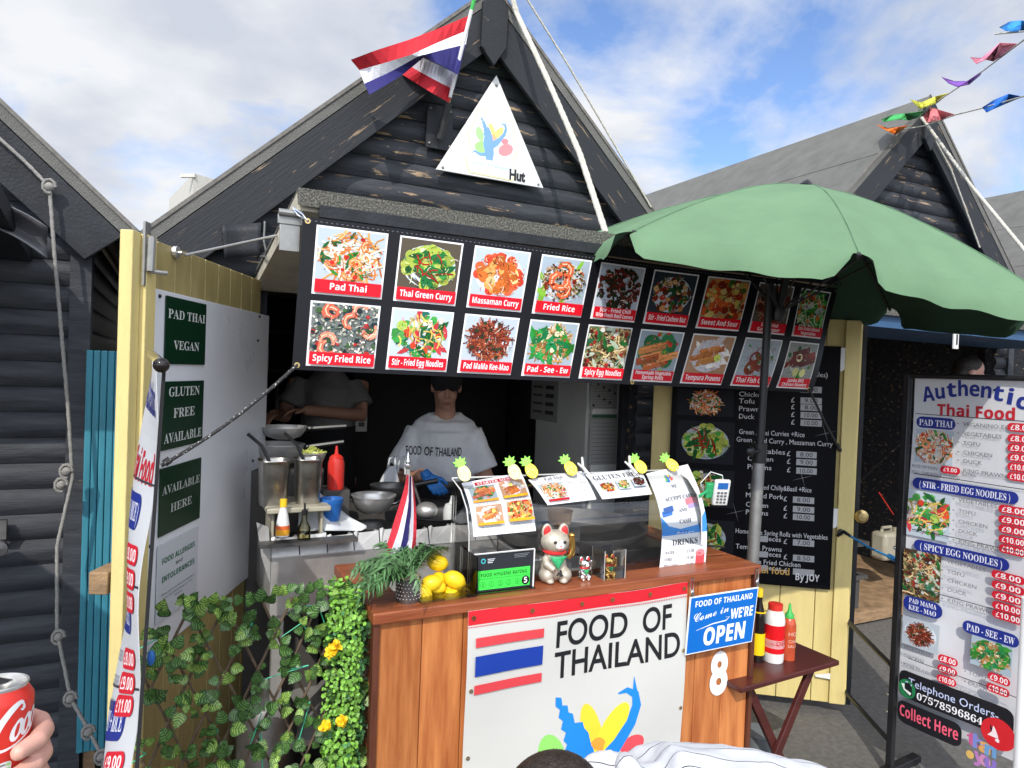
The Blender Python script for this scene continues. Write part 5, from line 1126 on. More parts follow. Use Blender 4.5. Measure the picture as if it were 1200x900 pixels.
# hob things
def bowl(name, label, c, r, d, mk, cat='bowl', handle=None):
    t = thing(name, label, cat, c); m = MB(); m.lathe(c, [(0, 0), (r*.45, .0), (r*.75, d*.3), (r*.95, d*.8), (r, d), (r*1.04, d), (r*1.03, d-.004), (r*.98, d-.006)][:0] + [(0, .002), (r*.45, .004), (r*.75, d*.3), (r*.95, d*.8), (r, d), (r*1.05, d+.002), (r*1.05, d-.002), (r*1.0, d-.004), (r*.97, d*.8-.004), (r*.77, d*.3-.004), (r*.45, 0), (0, -.001)], 32); m.build('shell', MAT[mk], t, smooth=50)
    if handle: m = MB(); m.tube([c+V(handle[0]), c+V(handle[1])], .011, 8); m.build('handle', MAT['black plastic'], t)
    return t
c = W(437, 601, Y=KY+.22); bowl('steel_bowl', 'shiny steel bowl stacked on a dark pan on the cooker', c, .085, .07, 'steel')
c2 = W(437, 616, Y=KY+.22); bowl('saucepan', 'dark saucepan under the shiny steel bowl', V((c.x, c.y, c2.z-.07)), .085, .075, 'dark steel', 'pan')
c = W(455, 588, Y=KY+.36); bowl('saucepan', 'dark saucepan behind the shiny steel bowl', c, .075, .07, 'dark steel', 'pan', ((.07, 0, .06), (.2, -.05, .09)))
c = W(514, 612, Y=KY+.18); bowl('frying_pan', 'black frying pan behind the splash guard with a ladle', c-V((0, 0, .03)), .14, .07, 'iron', 'pan', ((.13, 0, .06), (.26, -.04, .1)))
# bain marie tubs on a cream shelf
sh0, sh1 = W(312, 598, Y=KY+.02), W(387, 592, Y=KY+.02); sz = (sh0.z+sh1.z)/2
m = MB(); m.bb((sh0.x, KY-.0, sz-.014), (sh1.x, KY+.22, sz+.004)); m.bb((sh0.x+.02, KY+.03, kz1+.001), (sh0.x+.03, KY+.2, sz-.014)); m.bb((sh1.x-.03, KY+.03, kz1+.001), (sh1.x-.02, KY+.2, sz-.014)); tag(m.build('tub_shelf', MAT['milky plastic'], bevel=.004), 'cream shelf carrying the two steel sauce tubs', 'shelf')
def tub(x0, x1, yt, yb, lab, dy=0):
    a, b = W(x0, yt, Y=KY+.04+dy), W(x1, yt, Y=KY+.04+dy); zb = W((x0+x1)/2, yb, Y=KY+.04+dy).z; r = (b.x-a.x)/2; cx, cy, zt2 = (a.x+b.x)/2, KY+.04+dy+r*.9, (a.z+b.z)/2
    t = thing('steel_tub', lab, 'tub', (cx, cy, zb), 'steel sauce tubs'); m = MB(); pr_ = [(0, 0), (r*.72, 0), (r*.78, .006), (r*.90, zt2-zb-.02), (r*.96, zt2-zb-.01), (r*1.0, zt2-zb), (r*1.06, zt2-zb+.002), (r*1.04, zt2-zb+.004), (r*.93, zt2-zb), (r*.86, zt2-zb-.02), (r*.72, .02), (0, .01)]
    m.lathe((cx, cy, zb), pr_, 4*7); 
    m.v = [V((cx+(abs((p.x-cx)/r)**.6)*math.copysign(r, p.x-cx)*.93 if True else 0, cy+(abs((p.y-cy)/r)**.6)*math.copysign(r, p.y-cy)*.93, p.z)) for p in m.v]
    m.build('tub', MAT['tub steel'], t, smooth=50); m = MB(); m.tube([(cx+r*.2, cy+r*.3, zt2-.06), (cx-r*.7, cy+r*.5, zt2+.05), (cx-r*1.5, cy+r*.8, zt2+.09)], .006, 8); m.build('ladle_handle', MAT['black plastic'], t); return t
tub(303, 344, 542, 594, 'steel sauce tub on the left of the cream shelf'); tub(346, 382, 540, 592, 'steel sauce tub on the right of the cream shelf')
c = W(366, 535, Y=KY+.28); t = bowl('garnish_bowl', 'small steel bowl heaped with shredded greens behind the tubs', c-V((0, 0, .03)), .05, .045, 'steel'); BASE[t] = BASE[t]
m = MB(); rnd.seed(5)
for i in range(70): a, r = rnd.uniform(0, 6.28), .045*math.sqrt(rnd.random()); q = c+V((r*math.cos(a), r*math.sin(a), .012+.025*(1-r/.045))); d = V((rnd.uniform(-1, 1), rnd.uniform(-1, 1), rnd.uniform(-.2, .8))).normalized()*.012; m.tube([q-d, q+d], .002, 4)
tag(m.build('shredded_greens', MAT['food green'], smooth=0), 'yellow green shredded salad heaped in the small steel bowl', 'salad', None, 'stuff')
c = W(393, 573, Y=KY+.2); zb = c.z-.0; bt_ = thing('squeeze_bottle', 'red squeeze sauce bottle beside the steel tubs', 'sauce bottle', c); m = MB(); m.lathe(c, [(0, 0), (.030, 0), (.031, .01), (.031, .10), (.026, .118), (.0, .12)], 20); m.build('bottle', MAT['red plastic'], bt_); m = MB(); m.lathe(c, [(.027, .119), (.020, .128), (.008, .135), (.004, .165), (0, .166)], 16); m.build('nozzle', MAT['red plastic'], bt_)
m = MB(); m.bb((c.x-.05, c.y-.03, kz1-.02), (c.x+.05, c.y+.09, c.z)); tag(m.build('sauce_stand', MAT['dark shelf'], bevel=.004), 'dark box under the red squeeze bottle', 'box')
c = W(388, 590, Y=KY+.10); m = MB(); m.lathe(c-V((0, 0, .06)), [(0, 0), (.032, 0), (.040, .06), (.043, .065), (.043, .08), (.036, .08), (.034, .06), (0, .02)], 20); tag(m.build('blue_tub', MAT['blue plastic'], smooth=40), 'small blue rimmed tub under the red bottle', 'tub')
m = MB(); cb0 = W(372, 622, Y=KY+.10); pts = []
m.grid(lambda a, b: W(352+68*a+(1-b)*(a-.5)*6 + 8*math.sin(b*4)*a, 622-50*b*(1-.75*max(0, a-.25)/.75) - 0, Y=KY+.06+.10*b+.02*math.sin(a*9+b*3)), 14, 10); tag(m.build('tea_towel', MAT['white bag'], solid=.003), 'pale crumpled cloth draped below the steel tubs', 'cloth')
bgm = MB(); 
def bagp(a, b):
    an = 2*math.pi*a; r = .062*(1-.78*b**1.3)*(1+.13*math.sin(an*3+b*5)+.06*math.sin(an*7)); q = W(450, 584, Y=KY+.70); return q+V((r*math.cos(an)*1.2+.035*b, r*math.sin(an)*.7, -.02+.17*b))
bgm.grid(bagp, 30, 10); q = W(450, 584, Y=KY+.70); 
for sx in (0, .05): bgm.tube([q+V((.01+sx, 0, .12)), q+V((.02+sx, -.01, .19)), q+V((.045+sx, -.01, .20)), q+V((.05+sx, 0, .11))], .006, 6)
tag(bgm.build('carrier_bag', MAT['white bag'], smooth=80), 'white plastic carrier bag with tied handles behind the pans', 'bag')
m = MB(); m.bb((q.x-.3, q.y-.14, .1), (q.x+.75, q.y+.2, q.z-.03)); tag(m.build('work_bench', MAT['dark shelf'], smooth=0), 'dark worktop behind the cooker where the cook stands', 'bench')
# bottles on the left front of the cooker
def bottle(name, label, c, prof, m1, cap, capm, lab=None, n=20):
    t = thing(name, label, 'bottle', c); m = MB(); m.lathe(c, prof, n); m.build('bottle', MAT[m1], t, smooth=45)
    m = MB(); m.lathe(c, cap, n); m.build('cap', MAT[capm], t, smooth=45)
    if lab: 
        r, z0, z1, cols, txt = lab
        f = lambda u, v, w: V(c)+V(((r+w)*math.sin(u/r), -(r+w)*math.cos(u/r), v))
        for zz0, zz1, co in cols: p = Pr(f); p.sub = .004; p.rect(-r*2.6, zz0, r*2.6, zz1, co, .006); p.build('label', t, MAT['gloss print'])
        if not txt: return t
        p = Pr(f); p.sub = .004; p.w = .0009
        for (tx, u, v, h, co) in txt: p.text(tx, u, v, h, co, None, 'c')
        p.build('lettering', t, MAT['gloss print'])
    return t
c = W(331, 628, Y=KY-.02)
bottle('oil_bottle', 'white bottle with a yellow cap and orange label on the cooker corner', c, [(0, 0), (.022, 0), (.022, .04), (.016, .075), (.010, .10), (.010, .105)], 'white plastic', [(.012, .100), (.012, .125), (0, .125)], 'yellow plastic', (.0222, .0, .04, [(.005, .024, '#e0a030'), (.024, .038, '#d86a3a')], []))
c = W(356, 632, Y=KY-.02)
bottle('oil_bottle', 'clear oil bottle with a black pourer on the cooker corner', c, [(0, 0), (.022, 0), (.022, .04), (.010, .065), (.009, .085)], 'bottle glass', [(.010, .085), (.010, .10), (.004, .105), (.003, .125), (0, .125)], 'black plastic')
m = MB(); m.bb((W(305, 628, Y=KY-.06).x, KY-.06, c.z-.012), (W(420, 626, Y=KY-.06).x, KY-.006, c.z)); tag(m.build('bottle_ledge', MAT['dark steel']), 'narrow steel ledge in front of the cooker under the oil bottles', 'ledge')
# ladle and clear squeeze bottle
c = W(500, 598, Y=KY+.12); t = thing('ladle', 'round steel ladle held over the black pan', 'ladle', c); m = MB(); m.ell(c, (.045, .045, .033), 20, 12); m.build('bowl', MAT['steel'], t, smooth=80); m = MB(); m.tube([c+V((-.02, .02, .02)), W(484, 565, Y=KY+.24)], .006, 8); m.build('handle', MAT['dark steel'], t)
c = W(529, 598, Y=KY+.12); bottle('squeeze_bottle', 'clear squeeze bottle with a pointed nozzle behind the starter card', c-V((0, 0, .06)), [(0, 0), (.032, 0), (.034, .06), (.026, .085), (.012, .09)], 'clear plastic', [(.013, .088), (.008, .098), (.004, .118), (0, .12)], 'clear plastic')
for (x, y, r, dd, lb) in ((327, 520, .10, .09, 'dark stock pot at the far left behind the steel tubs'), (333, 500, .09, .05, 'dark pan resting on the stock pot behind the tubs')):
    c = W(x, y, Y=KY+.55); bowl('saucepan', lb, c-V((0, 0, dd)), r, dd, 'dull steel', 'pan', ((r*.9, 0, dd*.8), (r+.16, -.04, dd*1.1)))
m = MB(); c = W(327, 545, Y=KY+.55); m.bb((c.x-.13, c.y-.12, .1), (c.x+.16, c.y+.15, W(327, 520, Y=KY+.55).z-.092)); tag(m.build('work_bench', MAT['dark shelf'], smooth=0), 'dark side bench under the stock pot left in the kitchen', 'bench')
# paella pan, cup, till box
pcx = W(668, 612, Y=CY+.52); pz = pcx.z; rx = (W(744, 608, Y=CY+.52)-W(594, 618, Y=CY+.52)).length/2
pn = thing('paella_pan', 'wide black paella pan on a burner behind the cats', 'pan', (pcx.x, pcx.y, pz-.08)); m = MB(); m.lathe((pcx.x, pcx.y, pz), [(0, -.055), (rx*.86, -.055), (rx, 0), (rx*1.03, 0), (rx*1.03, -.004), (rx*.9, -.062), (0, -.062)], 48); m.build('shell', MAT['dark steel'], pn, smooth=40)
for s_ in (-1, 1): m = MB(); m.tube([V((pcx.x+s_*rx*.98, pcx.y-.05, pz-.012)), V((pcx.x+s_*(rx+.05), pcx.y-.04, pz-.008)), V((pcx.x+s_*(rx+.055), pcx.y+.04, pz-.008)), V((pcx.x+s_*rx*.98, pcx.y+.05, pz-.012))], .005, 8); m.build('handle', MAT['iron'], pn)
m = MB(); m.bb((pcx.x-.28, pcx.y-.2, CT-.168), (pcx.x+.28, pcx.y+.2, pz-.075)); tag(m.build('burner', MAT['dull steel'], bevel=.006), 'steel gas burner box under the paella pan', 'burner')
c = W(656, 613, Y=CY+.30); m = MB(); m.lathe(c, [(0, 0), (.040, 0), (.046, .045), (.048, .047), (.045, .047), (.039, .004), (0, .004)], 28); tag(m.build('paper_bowl', MAT['card'], smooth=45), 'brown paper bowl held above the big black pan', 'bowl'); 
m = MB(); m.bb((c.x-.06, c.y-.05, pz-.05), (c.x+.06, c.y+.05, c.z-.001)); 
tag(m.build('bowl_stand', MAT['dark steel'], bevel=.003), 'small dark stand under the brown paper bowl', 'stand')
a = W(726, 676, Y=CY+.20); b = W(770, 640, Y=CY+.20); tl = thing('till_box', 'grey till box with a black speaker lid right of the gold cat', 'till', ((a.x+b.x)/2, CY+.25, CT-.168)); m = MB(); m.bb((a.x, CY+.18, CT-.168), (b.x+.05, CY+.32, b.z)); m.build('case', MAT['grey sheet'], tl, bevel=.006)
m = MB(); m.bb((a.x-.002, CY+.175, b.z-.045), (b.x+.052, CY+.325, b.z+.004)); m.build('lid', MAT['black plastic'], tl, bevel=.004); m = MB(); m.lathe(W(754, 661, Y=CY+.172), [(0, .012), (.020, .010), (.028, .0), (.03, -.01)], 20, (V((1, 0, 0)), Z1, V((0, -1, 0)))); m.build('dial', MAT['black plastic'], tl)
# ================================================================== UMBRELLA
UB = V((1.985, 2.06, 0)); ptop = W(902, 338, Y=2.06); pbot = W(880, 690, Y=2.06); UB = pbot+(ptop-pbot)*(-pbot.z/(ptop.z-pbot.z)); UC = V((2.282, 1.975, 2.497)); UR = .899
ax = V((.084, -.146, 1)).normalized(); e1 = V((1, 0, 0)); e1 = (e1-ax*e1.dot(ax)).normalized(); e2 = ax.cross(e1)
um = thing('umbrella', 'green parasol with hanging flaps and a grey pole beside the counter', 'umbrella', UB)
PH0 = -2.198; DR = .369
def rib(k, t): a = PH0+k*math.pi/4; r = UR*t; return UC + (e1*math.cos(a)+e2*math.sin(a))*r - ax*(DR*(t**1.5))
def canopy(k, a, t):
    p0, p1 = rib(k, t), rib(k+1, t); s = math.sin(math.pi*a); return p0+(p1-p0)*a - ax*(.018*s*t*t) - ((p0+p1)/2-UC).normalized()*(.035*s*t) + ax*(.0035*math.sin(a*math.pi*7+k)*t**3*s + .004*math.sin(a*19+t*9+k*2)*t*t*s)
m = MB()
for k in range(8): m.grid(lambda a, b, k=k: canopy(k, a, max(.001, b)), 24, 16)
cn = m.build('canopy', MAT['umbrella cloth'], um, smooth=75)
for k in range(8):
    mid = ((rib(k, 1)+rib(k+1, 1))/2-UC); mid = (mid-ax*mid.dot(ax)).normalized()
    def val(a, b, k=k, mid=mid):
        p = canopy(k, .02+.96*a, 1); edge = min(a, 1-a); d = .090*b*(1-max(0, 1-edge/.10)**2.4*.75); return p - ax*d + mid*(.085*b*(1-.4*b)+.010*math.sin(a*9+k*2)*b) + (rib(k+1, 1)-rib(k, 1)).normalized()*((.5-a)*.10*b*max(0, 1-edge/.2)*0)
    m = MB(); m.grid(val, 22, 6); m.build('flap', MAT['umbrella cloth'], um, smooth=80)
hub = UC-ax*.52
for k in range(8):
    m = MB(); m.tube([rib(k, t)-ax*.012 for t in (.03, .4, .7, 1.0)], .005, 6); m.tube([hub, rib(k, .5)-ax*.014], .004, 6); m.build('rib', MAT['iron'], um)
m = MB()
for k in range(8): m.tube([rib(k, t)+ax*.0025 for t in (.03, .2, .4, .6, .8, 1.0)], .0016, 5)
m.build('seam', MAT['green seam'], cn, split=True)
m = MB(); m.lathe(UC+ax*.0, [(.02, -.02), (.03, .005), (.015, .02), (0, .03)], 14, (e1, e2, ax)); m.lathe(hub, [(.025, -.03), (.03, .0), (.025, .03)], 14, (e1, e2, ax)); m.build('hub', MAT['black plastic'], um, split=True)
m = MB()
for k in range(8): m.ell(rib(k, 1)-ax*.004, .008, 8, 6)
m.build('rib_tip', MAT['iron'], um, split=True)
knee = ptop; m = MB(); m.tube([UB+(knee-UB)*.5, knee+V((0, 0, .02)), hub, UC], .0165, 14); m.build('upper_pole', MAT['iron'], um)
zj = W(890, 528, Y=2.06); m = MB(); jp = UB+(knee-UB)*(zj.z/knee.z); m.tube([UB, jp], .024, 16); lpz = m.build('lower_pole', MAT['galvanised'], um)
m = MB(); m.tube([jp+V((0, 0, -.05)), jp+V((0, 0, .03))], .029, 16); m.tube([jp+V((-.02, -.02, 0)), jp+V((-.065, -.02, 0))], .007, 8); m.ell(jp+V((-.07, -.02, 0)), (.02, .012, .022), 12, 8); m.build('clamp', MAT['black plastic'], um)
m = MB(); m.lathe(UB, [(0, 0), (.2, 0), (.2, .05), (.05, .08), (.03, .2), (0, .2)], 28); m.build('base', MAT['bin grey'], um)
b = MB(); c = W(884, 870, Y=2.0); b.lathe(V((c.x+.02, 2.0, 0)), [(0, 0), (.05, 0), (.06, .26), (.063, .27), (.06, .275), (0, .27)], 18); tag(b.build('grey_tub', MAT['bin grey'], smooth=45), 'blue grey plastic tub on the ground beside the counter end', 'tub')

# ================================================================== FOLDING TABLE and bottles
TH = .60; A, Bk, Cn = W(984, 774, Z=TH), W(926, 746, Z=TH), W(878, 804, Z=TH)
e_ = (A-Cn); ux = (A-W(885, 802, Z=TH)); Wd = .52; uX = V((.985, .17, 0)).normalized()
uX = (A-W(882, 803, Z=TH)); uX.z = 0; uX.normalize(); uY = V((-uX.y, uX.x, 0)); dep = .36; wd = .56
ft = thing('folding_table', 'dark red wooden folding table with crossed legs by the yellow door', 'table', A-uX*wd/2+uY*dep/2-V((0, 0, TH)))
tc_ = lambda s, d, z=0: A - uX*s + uY*d + V((0, 0, z-TH))
m = MB(); m.box(tc_(wd/2, dep/2, TH-.010), (wd, dep, .020), (uX, uY, Z1)); m.build('tabletop', MAT['mahogany'], ft, smooth=0, bevel=.004)
for d in (.05, dep-.05):
    for sg, o in ((1, 0), (-1, .02)):
        s0, s1 = (.10, wd-.1) if sg > 0 else (wd-.1, .10)
        m = MB(); m.beam(tc_(s0, d+o, TH-.022), tc_(s1, d+o, .0), .036, .018, uY); m.build('leg', MAT['mahogany'], ft, smooth=0, bevel=.003)
m = MB()
for s, z in ((.115, .04), (wd-.115, .04), (.12, TH-.05)): m.tube([tc_(s, .05, z), tc_(s, dep-.04, z)], .010, 8)
m.build('cross_bar', MAT['mahogany'], ft)
def onT(x, y): return W(x, y, Z=TH)+V((0, 0, .001))
k_ = lambda x, y, w: (W(x+w/2, y, Z=TH)-W(x-w/2, y, Z=TH)).length/2
c = onT(887, 774); r = k_(887, 774, 15); hB = lambda x, y0, c: W(x, y0, Y=c.y).z-TH
H = hB(890, 690, c); bottle('soy_bottle', 'black soy sauce bottle with a yellow label, leftmost on the folding table', c, [(0, 0), (r, 0), (r, H*.55), (r*.85, H*.66), (r*.42, H*.82), (r*.40, H*.90)], 'soy glass', [(r*.46, H*.89), (r*.46, H), (0, H)], 'yellow plastic', (r*1.01, 0, 0, [(H*.10, H*.40, '#e8c81c'), (H*.68, H*.70, '#e8c81c')], []))
c = onT(906, 774); r = k_(906, 774, 22); H = hB(906, 707, c); bottle('seasoning_bottle', 'white and red plastic bottle with a red cap in the middle of the folding table', c, [(0, 0), (r*.95, 0), (r, .01), (r, H*.70), (r*.93, H*.80), (r*.7, H*.88), (r*.66, H*.90)], 'white plastic', [(r*.72, H*.885), (r*.72, H*.985), (0, H)], 'red plastic', (r*1.01, 0, 0, [(H*.17, H*.65, '#d01820'), (H*.26, H*.40, '#e8dcdc')], [('DEE', .0, H*.31, .02, '#c01818')]))
c = onT(923, 772); r = k_(923, 772, 15); H = hB(923, 708, c); bottle('chilli_bottle', 'red chilli sauce bottle with a green nozzle, rightmost on the folding table', c, [(0, 0), (r, 0), (r, H*.62), (r*.8, H*.72), (r*.6, H*.75)], 'chilli sauce', [(r*.66, H*.745), (r*.66, H*.80), (r*.3, H*.86), (r*.15, H), (0, H)], 'bottle green', (r*1.01, 0, 0, [], [('HOT', 0, H*.45, .016, '#e0b8a0'), ('CHILLI', 0, H*.33, .012, '#e0b8a0'), ('SAUCE', 0, H*.24, .012, '#e0b8a0')]))

# ================================================================== BANNER STAND ON THE RIGHT
PB = W(1042, 908, Z=0); PT = V((PB.x, PB.y, W(1058, 432, X=PB.x).z)); zl = W(1056, 836, X=PB.x+.0).z
sTL = W(1071, 442, X=PB.x+.02); sBL = W(1053, 833, X=PB.x+.02); sBR = W(1181, 893, Z=sBL.z-.01); dirb = V((sBR.x-sBL.x, sBR.y-sBL.y, 0)); vis = dirb.length; dirb.normalize(); SW = vis*1.10; SH = sTL.z-sBL.z
s1 = V((sBL.x, sBL.y, sBL.z)); 
stn = thing('banner_stand', 'tall white menu banner on a black tubular stand at the right', 'banner stand', PB+dirb*SW/2)
def swv(u, v, w): n = dirb.cross(Z1); return s1 + dirb*u + V((0, 0, v)) + n*(w+.006*math.sin(u*11+v*3)+.004*math.sin(v*9)) 
p = Pr(swv); p.base(SW, SH, '#d4d5d8', 24, 40, .0015); p.build('sheet', stn)
p = Pr(swv); p.w = .0008
def SU(x, y):
    n = dirb.cross(Z1); q = WP(x, y, s1, n); return (q-s1).dot(dirb), q.z-s1.z
NV, RR, TX = '#152c80', '#cf1a30', '#70727a'
NAV = '#1b2d86'
def stx(x, y, t, x2, y2, h, col, off=0):
    a, b = SU(x, y), SU(x2, y2); p.text(t, a[0], (a[1]+b[1])/2-h/2, h, col, b[0]-a[0], 'l', off)
def pill(x0, y0, x1, y1, col, t, tc='#f2f2f4', th=.6):
    a, b = SU(x0, y0), SU(x1, y1); v0, v1 = min(a[1], b[1]), max(a[1], b[1])
    u0, u1 = a[0], min(b[0], SW-.004); p.rr(u0, v0, u1, v1, min((v1-v0)*.48, (u1-u0)*.48), col); p.text(t, (u0+u1)/2, (v0+v1)/2-(v1-v0)*th*.5, (v1-v0)*th, tc, (u1-u0)*.80, 'c')
for i, ch in enumerate('Authentic'):
    t = i/8; u, v = SU(1088+13.6*i, 470-8*math.sin(math.pi*min(1, t*1.0))+ (9*t*t)); p.text(SB(ch), u, v, .062 if i == 0 else .060, NAV, .050 if i == 0 else (.018 if ch == 'i' else .038), 'c', .01, rot=.35*(1-2*t)*.5)
a = SU(1097, 485); b = SU(1190, 489); p.text(SB('Thai Food'), a[0], a[1]-.004, .046, '#c01f30', b[0]-a[0], 'l', .012)
def hl(y0, y1): a, b = SU(1072, y0), SU(1178, y1); p.rect(a[0]-.0, a[1], SW, a[1]+.003, '#33343c', .05)
pricecol = lambda ys, vals, x0, x1: [pill(x0-.9*i, y-4.5, x1-.9*i, y+4.5, RR, v) for i, (y, v) in enumerate(zip(ys, vals))]
def section(box, title, img, key, items, ys, x0, vals, pys, px0):
    a, b = SU(box[0], box[1]), SU(min(box[2], 1196), box[3]); v = (a[1]+SU(box[0], box[1])[1])/2; u1 = min(b[0], SW-.012)
    p.rr(a[0], v-.024, u1, v+.024, .023, NAV); p.text(SE(title), (a[0]+u1)/2, v-.014, .028, '#e6e8f2', (u1-a[0])*.86, 'c')
    c0 = SU(img[0], img[1]); c1 = SU(img[2], img[3]); vb = SU(img[0], img[3])[1]; dsh(p, key, c0[0], vb, c1[0], c0[1], 70+int(box[1])); p.w += .0004
    for t, y in zip(items, ys): u, v = SU(x0, y); p.text('\u2022  '+t, u, v-.008, .016, TX, None, 'l', xs=1.15)
    for t, y in zip(vals, pys):
        u, v = SU(px0, y); u1 = min(u+.135, SW-.004); p.rr(u, v-.0165, u1, v+.0165, .016, RR); p.text(SB(t), (u+u1)/2, v-.0105, .021, '#f4eeee', (u1-u)*.76, 'c')
It = ['VEGETABLES', 'TOFU', 'CHICKEN', 'DUCK', 'KING PRAWNS']; Vp = ['£8.00', '£9.00', '£9.00', '£10.00', '£10.00']
hl(485, 494); section((1073, 494, 1119, 496), 'PAD THAI', (1073, 502, 1115, 541), 'pad', ['VEGAN(NO EGG)', 'VEGETABLES', 'TOFU', 'CHICKEN', 'DUCK', 'KING PRAWNS'], (496, 507, 518, 529, 539, 550), 1122, ['£8.00', '£8.00', '£9.00', '£9.00', '£10.00', '£10.00'], (500, 513, 524, 535, 546, 557), 1182)
u, v = SU(1070, 547); p.text('RICE OPTION', u, v, .013, TX, .10); p.text('EXTRA', u+.20, v-.008, .013, TX, .05); p.text('EGG, CHICKEN & PRAWNS', u, v-.026, .013, TX, .19); p.rr(u+.112, v-.008, u+.19, v+.022, .014, RR); p.text(SB('£1.00'), u+.151, v, .016, '#f0eaea', None, 'c')
hl(555, 576); section((1071, 565, 1200, 585), '( STIR - FRIED EGG NOODLES )', (1067, 573, 1113, 626), 'egg', It, (584, 597, 609, 620, 632), 1118, Vp, (595, 607, 618, 630, 641), 1173)
hl(620, 650); section((1074, 637, 1186, 655), '( SPICY EGG NOODLES )', (1063, 641, 1103, 695), 'snood', It, (655, 667, 677, 688, 700), 1106, Vp, (671, 683, 695, 707, 717), 1165)
hl(687, 727)
a, b = SU(1063, 699), SU(1108, 706); p.rr(a[0], a[1]-.050, b[0], a[1]+.014, .03, NAV); p.text(SE('PAD MAMA'), (a[0]+b[0])/2, a[1]-.013, .021, '#e6e8f2', (b[0]-a[0])*.7, 'c'); p.text(SE('KEE - MAO'), (a[0]+b[0])/2, a[1]-.042, .021, '#e6e8f2', (b[0]-a[0])*.7, 'c')
c0, c1 = SU(1063, 716), SU(1104, 750); vb = SU(1063, 752)[1]; dish(p, c0[0], vb, c1[0], c0[1]-.012, '#d6d7da', '#eceef0', D['mama'][2], 81, R=.40); p.w += .0004
for i, t in enumerate(('VEGETABLES', 'CHICKEN', 'KING PRAWNS')):
    u, v = SU(1062, 756+10*i); p.text('\u2022 '+t, u, v, .014, TX, None, xs=1.0); a_, v_ = SU(1105-.5*i, 768+11.5*i); b_ = SU(1128, 768)[0]; p.rr(a_, v_-.0165, b_, v_+.0165, .016, RR); p.text(SB(('£8.00', '£9.00', '£10.00')[i]), (a_+b_)/2, v_-.0105, .021, '#f4eeee', (b_-a_)*.78, 'c')
a = SU(1132, 728); p.rr(a[0], a[1]-.036, SW-.012, a[1]+.014, .025, NAV); p.text(SE('PAD - SEE - EW'), (a[0]+SW-.012)/2, a[1]-.025, .028, '#e6e8f2', (SW-a[0])*.8, 'c')
c0, c1 = SU(1143, 738), SU(1190, 780); vb = SU(1143, 776)[1]; dsh(p, 'see', c0[0], vb, c1[0], c0[1]-.014, 83); p.w += .0004
for i, t in enumerate(('TOFU', 'DUCK')):
    u, v = SU(1136, 783+12*i); p.text('\u2022 '+t, u, v-.010, .016, TX, None, xs=1.1); a_, v_ = SU(1163-1.5*i, 789+12*i); b_ = SU(1190, 795)[0]; p.rr(a_, v_-.0165, b_, v_+.0165, .016, RR); p.text(SB(('£9.00', '£10.00')[i]), (a_+b_)/2, v_-.0105, .021, '#f4eeee', (b_-a_)*.78, 'c')
hl(769, 823)
a, b = SU(1062, 780), SU(1064, 811); p.rr(a[0], b[1]-.005, SW-.012, a[1], .03, '#15161d'); ux_ = lambda x, y=840: SU(x, y)[0]; p.text('-Telephone Orders-', ux_(1067), a[1]-.057, .034, '#c9d4f4', ux_(1176)-ux_(1067)); p.text(SE('07578596864'), ux_(1081), b[1]+.008, .030, '#f2f2f4', ux_(1158)-ux_(1081))
ph = (ux_(1069), b[1]+.035); p.ell(ph[0], ph[1], .036, .040, '#1f7d4a'); p.strip([(ph[0]-.018, ph[1]+.016), (ph[0]-.012, ph[1]-.006), (ph[0]+.016, ph[1]-.018)], [.014, .007, .014], '#e8f4ec')
bp = (ux_(1176, 850), b[1]-.0); p.ell(bp[0], bp[1], .060, .06, '#d0202a'); p.poly([(bp[0]-.036, bp[1]-.018), (bp[0]-.022, bp[1]+.0), (bp[0]-.018, bp[1]+.024), (bp[0], bp[1]+.034), (bp[0]+.018, bp[1]+.024), (bp[0]+.022, bp[1]), (bp[0]+.036, bp[1]-.018)], '#f0e0e0'); p.ell(bp[0], bp[1]-.026, .010, .007, '#f0e0e0')
c0 = SU(1062, 816); c1 = SU(1062, 838); p.rr(ux_(1058), b[1]-.118, ux_(1133, 870), b[1]-.022, .03, '#15161d'); p.text(SB('Collect Here'), ux_(1061), b[1]-.090, .048, '#f2607a', ux_(1129, 870)-ux_(1061))
for i, (ch, co) in enumerate(zip('than', ('#c05a8a', '#7a86c8', '#d8a05a', '#6a9ac8'))): p.text(SB(ch), ux_(1139+7*i, 870), b[1]-.085-.004*i, .050, co, .040, 'l', .03)
for i, (ch, co) in enumerate(zip('you', ('#b878b8', '#c88ab0', '#8a70c0'))): p.text(SB(ch), ux_(1147+6.5*i, 880), b[1]-.140-.003*i, .048, co, .040, 'l', .03)
p.ell(ux_(1143, 880), b[1]-.125, .014, .016, '#d8b060')
o = p.build('print', stn)
m = MB(); bk = s1-dirb.cross(Z1)*.02
m.tube([V((PB.x, PB.y, 0)), V((PB.x, PB.y, sTL.z+.01))], .019, 4); m.tube([V((PB.x, PB.y, 0))+dirb*(SW+.06), V((PB.x, PB.y, sTL.z+.01))+dirb*(SW+.06)], .019, 4); m.tube([V((PB.x, PB.y, sTL.z+.006)), V((PB.x, PB.y, sTL.z+.006))+dirb*(SW+.06)], .012, 6)
m.build('frame', MAT['iron'], stn, smooth=30, bevel=.003)
for t in (.0, SW+.06):
    m = MB(); c = V((PB.x, PB.y, .02))+dirb*t; m.beam(c-dirb.cross(Z1)*.22, c+dirb.cross(Z1)*.22, .04, .03); m.build('foot', MAT['iron'], stn, smooth=0, bevel=.003)
m = MB()
for x, y in ((1041, 640), (1038, 833), (1046, 816), (1044, 640)): m.ell(V((PB.x, PB.y, W(x, y, X=PB.x).z))-dirb*.02, .008, 8, 6)
m.build('bolt', MAT['chrome'], stn, split=True)
br = MB(); a = W(984, 777, Y=3.0); 
